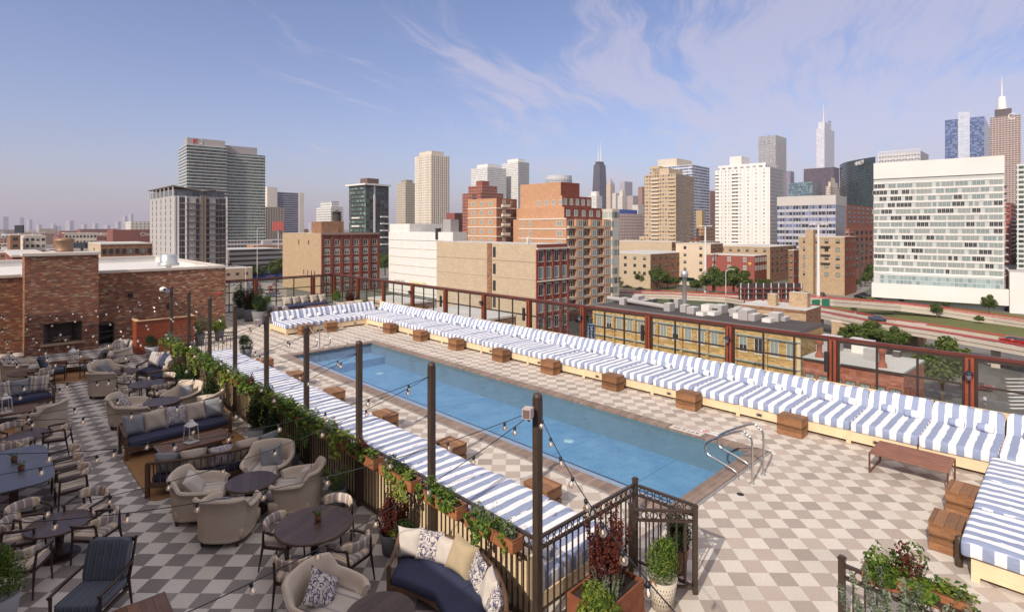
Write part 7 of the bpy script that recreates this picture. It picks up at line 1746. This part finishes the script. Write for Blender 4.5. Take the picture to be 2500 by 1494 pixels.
car(2438, 893, R(118), 'silver', 'silver car driving on the street at the right beyond the glass'); car(2482, 893, R(118), 'dark', 'dark car behind the silver car at the right'); car(2385, 950, R(100), 'red', 'red car near the street tree beyond the fence glass')
car(2475, 838, R(100), 'red', 'red car on the lower ramp, first of two', -17.9); car(2500, 842, R(100), 'red', 'red car on the lower ramp at the right edge', -17.9); car(2145, 783, R(100), 'blue grey', 'blue grey car on the lower ramp above the trees', -17.9)
car(2100, 727, R(60), 'black', 'black car parked left of the white slab, nearer'); car(2112, 722, R(60), 'dark', 'dark car parked left of the white slab, farther'); car(2008, 722, R(30), 'black', 'dark car on the street past the billboard'); car(1968, 720, R(30), 'silver', 'silver car on the street right of the billboard')
for i, (u, v) in enumerate(((1532, 703), (1564, 708), (1602, 712), (1632, 718), (1652, 720))): car(u, v, R(115), 'black' if i % 2 else 'dark', f'dark car parked along the embankment road, {ORD[i]} from the left')
random.seed(4); k = 0
for row in range(4):
    for i in range(9):
        u = 566 + i * 13 + row * 3; v = 697 + row * 9
        if random.random() < .8: car(u, v, R(70 + 8 * random.random()), random.choice(['silver', 'white', 'blue grey', 'silver', 'dark', 'red']), f'car in the far parking lot, {ORD[i]} in the {ORD[row]} row from the back', group='cars in the far parking lot'); k += 1
# ---- masts and lamps
def mast(u, v, vt, label, w=.35, head=True, z=GZ):
    x, y = G_(u, v, z); d = x * FW[0] + y * FW[1]; h = (v - vt) * d / F
    t = T('lamp_mast', label, 'lamp mast', (x, y, z), AH); mb = MB(); mb.tube([(0, 0, 0), (0, 0, h)], [w, w * .55], 10); mb.build('mast_shaft', M['wwhite'], t)
    if head:
        mb = MB()
        for a in range(6): q = a * math.pi / 3; mb.tube([(0, 0, h - .2), (2.2 * math.cos(q), 2.2 * math.sin(q), h)], .12, 6); mb.puff(2.4 * math.cos(q), 2.4 * math.sin(q), h - .1, .6, .4, .25, 1, 1, 8, 6)
        mb.build('lamp_ring', M['wwhite'], t)
    else:
        mb = MB(); mb.tube([(0, 0, h), (0, -1.0, h + .6), (0, -2.4, h + .7)], .12, 6); mb.puff(0, -2.8, h + .6, .25, .6, .15, 1, 1, 8, 6); mb.build('lamp_arm', M['wwhite'], t)
mast(1998, 760, 548, 'tall white high mast lamp by the ramps in front of the office block', .62); mast(1722, 718, 552, 'tall white mast lamp before the cream painted block', .6); mast(1772, 745, 662, 'curved arm street lamp among the big dark trees', .16, False)
for i, (u, v, vt) in enumerate(((2012, 690, 640), (2025, 715, 655), (2042, 700, 640), (583, 690, 655), (628, 690, 560), (600, 700, 655))): mast(u, v, vt, f'slim grey street lamp {"before the tan loft" if u > 1000 else "beyond the brick wall"}, {ORD[i % 3]} of three', .18, False)
# road signs
for i, (u, v) in enumerate(((1992, 747), (2016, 745))):
    t = T('road_sign', f'green expressway sign seen from the side at the ramp mouth, {ORD[i]} of two', 'road sign', (*P_(u, 165), zat(v + 8, 165)), R(-30)); mb = MB(); mb.box(-1.4, 1.4, -.06, .06, 0, 2.9); mb.build('sign_panel', A((.02, .16, .09)), t); mb = MB(); mb.bar((0, .15, -6), (0, .15, 2.5), .2); mb.build('sign_post', M['wgrey'], t)
# ---- left low-rise plain
random.seed(33)
pal = [('worange', (.40, .20, .12)), ('wtan', (.47, .36, .25)), ('wcream', (.58, .50, .40)), ('wred', (.26, .09, .06)), ('wbr', (.27, .17, .12)), ('wgr', (.36, .33, .31))]
FM = [FC('lr%d' % i, c, (.09, .08, .08), 4.2, 3.6, (.3, .7), (.3, .7), .4) for i, (_, c) in enumerate(pal)]
WORD = ['orange brick', 'tan', 'cream', 'dark red', 'brown', 'grey']
def lrow(n, umin, umax, dmin, dmax, hmin, hmax, tagw, wpx=1.0):
    for i in range(n):
        u = umin + (umax - umin) * (i + random.random() * .8) / n; d = math.exp(random.uniform(math.log(dmin), math.log(dmax))); h = random.uniform(hmin, hmax); k = random.randrange(6); w = random.uniform(16, 42) * wpx; l_ = random.uniform(14, 34) * wpx
        x, y = P_(u, d); t = T('low_building', f'{WORD[k]} low building {tagw}, {ORD[i % 30]} from the left', 'building', (x, y, GZ), R(random.choice((0, 0, 0, 4))), 'low buildings on the plain')
        vol(t, 0, w, 0, l_, 0, h, FM[k], FM[k], random.choice(['roofl', 'roofd', 'roofl', 'wgrey']), 'wall')
        if random.random() < .6: vol(t, w * .3, w * .55, l_ * .3, l_ * .6, h, h + random.uniform(2, 4), random.choice(['wtan', 'wgrey', 'wwhite', 'wred']), None, None, 'bulkhead')
lrow(16, -30, 420, 190, 330, 6, 11, 'behind the chimney, nearest band'); lrow(22, -40, 460, 330, 560, 7, 14, 'beyond the brick wall, middle band'); lrow(26, -60, 480, 560, 1100, 9, 20, 'on the left plain, far band'); lrow(26, -80, 900, 1200, 2600, 12, 28, 'near the left horizon', 1.8)
lrow(16, 600, 1200, 400, 900, 8, 18, 'between the towers left of centre'); lrow(16, 1480, 2150, 330, 800, 8, 20, 'between the towers right of centre'); lrow(9, 1440, 1760, 270, 340, 7, 11, 'behind the beige warehouse')
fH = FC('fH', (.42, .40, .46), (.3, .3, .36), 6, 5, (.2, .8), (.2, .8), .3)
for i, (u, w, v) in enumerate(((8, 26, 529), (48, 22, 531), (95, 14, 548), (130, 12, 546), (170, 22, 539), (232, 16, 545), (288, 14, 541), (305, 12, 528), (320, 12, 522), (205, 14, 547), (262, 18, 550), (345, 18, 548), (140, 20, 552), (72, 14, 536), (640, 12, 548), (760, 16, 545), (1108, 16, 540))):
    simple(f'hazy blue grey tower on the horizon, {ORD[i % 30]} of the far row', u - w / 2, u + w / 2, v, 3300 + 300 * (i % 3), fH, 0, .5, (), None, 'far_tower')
t, W, L, h = simple('white block with rows of square windows left of the grey apartments', 306, 372, 541, 820, FC('fI', (.62, .57, .5), (.12, .09, .08), 5, 4, (.3, .7), (.3, .7), .3), 0, .2)
t, W, L, h = simple('low maroon arena building with pale lettering left of the grey apartments', 262, 372, 561, 520, A((.22, .075, .055)), 0, .12, (), None, 'arena')
textmesh('Chica', 5, M['wwhite'], 'wall_lettering', t, (W * .86, -.1, h - 4.5), (R(90), 0, 0), .1)
t, W, L, h = lowrise('cream plastered block with curved corner windows left of the chimney cap', 60, 300, 50, 112, 577, 'wcream', 'wcream', 1, 4, 3); t, W, L, h = lowrise('brown brick block below the black billboard', 25, 280, 18, 50, 575, 'bbrown', 'bbrown', 0, 1, 2)
lowrise('long white trimmed brick row above the chimney cap', 158, 330, 150, 236, 570, 'wred', 'wcream', 1, 9, 2); t, W, L, h = lowrise('long tan and brick factory between the chimney and the grey apartments', 246, 150, 216, 372, 598, 'wtan', 'bbrown', 1, 8, 2, 'DB')
bb = T('billboard', 'black blank billboard on the left skyline', 'billboard', (*P_(47, 330), GZ), R(-75)); mb = MB(); mb.box(-6.2, 6.2, -.3, .3, zat(569, 330) - GZ, zat(550, 330) - GZ); mb.build('panel', A((.012, .014, .018)), bb); mb = MB(); mb.bar((-3, .5, 0), (-3, .5, 21), .6); mb.bar((3, .5, 0), (3, .5, 21), .6); mb.build('posts', M['wf_d'], bb)
bb = T('billboard', 'dark navy blank panel above the chimney cap', 'billboard', (*P_(196, 170), GZ), R(-60)); mb = MB(); mb.box(-2.6, 2.6, -.3, .3, zat(606, 170) - GZ, zat(593, 170) - GZ); mb.build('panel', A((.012, .018, .03)), bb); mb = MB(); mb.bar((0, .5, 0), (0, .5, zat(600, 170) - GZ), .5); mb.build('post', M['wf_d'], bb)
t, W, L, h = lowrise('dark red low building left of the chimney top', 30, 95, 12, 118, 628, A((.20, .05, .04)), 'bred', 2, 4, 1, 'BD', 'w')
# parking structure, train and low roofs seen over the far fence
t, W, L, h = bld('cream concrete parking structure below the green glass tower', 560, 330, 520, 690, 610, 'wcream', FC('prk', (.50, .46, .4), (.08, .07, .06), 12, 3.0, (0, 1), (.45, .9), .2), 0, 'parking_structure')
tr = T('train_car', 'blue and white commuter train beyond the brick wall', 'train', (*P_(657, 300), GZ), R(0)); mb = MB(); mb.bevelbox(-11, 11, -1.5, 1.5, .8, 4.6); mb.build('car_body', A((.03, .09, .38)), tr); mb = MB(); mb.box(-10, 10, -1.56, -1.5, 2.8, 3.6); mb.build('window_strip', M['paneD'], tr)
textmesh('METRA', 1.5, M['wwhite'], 'train_lettering', tr, (0, -1.6, 1.9), (R(90), 0, 0), .02); mb = MB(); mb.box(-9, -6, -1.2, 1.2, .1, .8); mb.box(6, 9, -1.2, 1.2, .1, .8); mb.build('bogies', M['black'], tr)
lowrise('low tan brick shop with roll door beyond the far fence', 640, 88, 585, 700, 770, 'btan', 'worange', 2, 3, 1, 'HB', 'w', 0, 'roofl', 2.2, 3.5, 3.5); lowrise('low brick garage with dark roof beyond the far fence corner', 800, 95, 735, 860, 768, 'bbrown', 'btan', 1, 2, 1, 'DB', 'w', 0, 'roofd')
lowrise('low beige building with pale cluttered roof behind the long bench, left part', 985, 105, 900, 1060, 745, 'bbeige', 'bbrown', 2, 4, 1, 'DB', 'w'); lowrise('low building with grey roof behind the long bench at the warehouse foot', 1150, 92, 1010, 1260, 790, 'bbeige', 'bbrown', 3, 4, 1, 'DB', 'w', 0, 'roofl')
mb = MB()
for k in range(9):
    a, b_ = G_(2455 + k * 1.5, 925 + 9 * k, GZ), G_(2530 + k * 3, 925 + 9 * k, GZ); v_ = Vector((b_[0] - a[0], b_[1] - a[1], 0)).normalized(); w_ = Vector((-v_.y, v_.x, 0)) * .3
    mb.quad((a[0] - w_.x, a[1] - w_.y, GZ + .03), (b_[0] - w_.x, b_[1] - w_.y, GZ + .03), (b_[0] + w_.x, b_[1] + w_.y, GZ + .03), (a[0] + w_.x, a[1] + w_.y, GZ + .03))
tag(mb.build('road_marking', M['wwhite']), kind='structure')
# a pedestrian by the crossing
def person(label, x, y, z, rz):
    sk = [(0, 0, .95, .13), (0, 0, 1.18, .12), (0, 0, 1.38, .14), (0, 0, 1.50, .055), (0, -.01, 1.64, .095), (0, -.01, 1.74, .06), (.19, 0, 1.40, .06), (.26, 0, 1.12, .042), (.25, -.08, .88, .03), (-.19, 0, 1.40, .06), (-.26, 0, 1.12, .042), (-.25, -.08, .88, .03), (.09, 0, .90, .09), (.10, -.03, .50, .062), (.10, .04, .08, .042), (.10, -.10, .03, .035), (-.09, 0, .90, .09), (-.10, -.12, .50, .062), (-.10, -.06, .08, .042), (-.10, -.20, .03, .035)]
    ed = [(0, 1), (1, 2), (2, 3), (3, 4), (4, 5), (2, 6), (6, 7), (7, 8), (2, 9), (9, 10), (10, 11), (0, 12), (12, 13), (13, 14), (14, 15), (0, 16), (16, 17), (17, 18), (18, 19)]
    me = bpy.data.meshes.new('person'); me.from_pydata([s_[:3] for s_ in sk], ed, []); o = bpy.data.objects.new('person', me); COL.objects.link(o)
    md = o.modifiers.new('skin', 'SKIN'); 
    if not me.skin_vertices: me.attributes.new  # layer is made by the modifier
    bm = bmesh.new(); bm.from_mesh(me); ly = bm.verts.layers.skin.verify()
    for v_, s_ in zip(bm.verts, sk): v_[ly].radius = (s_[3], s_[3]); v_[ly].use_root = v_.index == 0
    bm.to_mesh(me); bm.free(); sb = o.modifiers.new('smooth', 'SUBSURF'); sb.levels = 1; sb.render_levels = 1
    m, g, b = newmat('person_clothes'); zz = g.sep(g.n('ShaderNodeTexCoord').outputs['Object'])[2]
    setin(g, b, 'Base Color', g.ramp(g.m('MULTIPLY', zz, .5), [(0, (.05, .04, .04)), (.05, (.42, .25, .18)), (.27, (.08, .10, .18)), (.48, (.55, .55, .58)), (.74, (.45, .28, .2))], 'CONSTANT')); me.materials.append(m)
    o.location = (x, y, z); o.rotation_euler = (0, 0, rz); tag(o, label, 'person')
    mb = MB(); mb.puff(0, .015, 1.73, .10, .11, .085, 1, 1, 12, 8); mb.build('hair', M['wf_d'], o)
person('person in a pale top and dark shorts crossing the street beyond the glass', *G_(2404, 992, GZ), GZ + .02, R(60))
# ------------------------------------------------------------------ haze
mb = MB(); mb.box(-16500, 16500, -16500, 16500, GZ - 1.5, 520); hz_ = mb.build('haze', bpy.data.materials.new('haze'))
hm = hz_.data.materials[0]; hm.use_nodes = True; nt = hm.node_tree; nt.nodes.clear(); out = nt.nodes.new('ShaderNodeOutputMaterial'); pv = nt.nodes.new('ShaderNodeVolumePrincipled')
pv.inputs['Color'].default_value = (.80, .78, .90, 1); pv.inputs['Density'].default_value = .00009; pv.inputs['Anisotropy'].default_value = .1; nt.links.new(pv.outputs[0], out.inputs['Volume'])
hz_['kind'] = 'stuff'; hm.cycles.homogeneous_volume = True if hasattr(hm.cycles, 'homogeneous_volume') else None
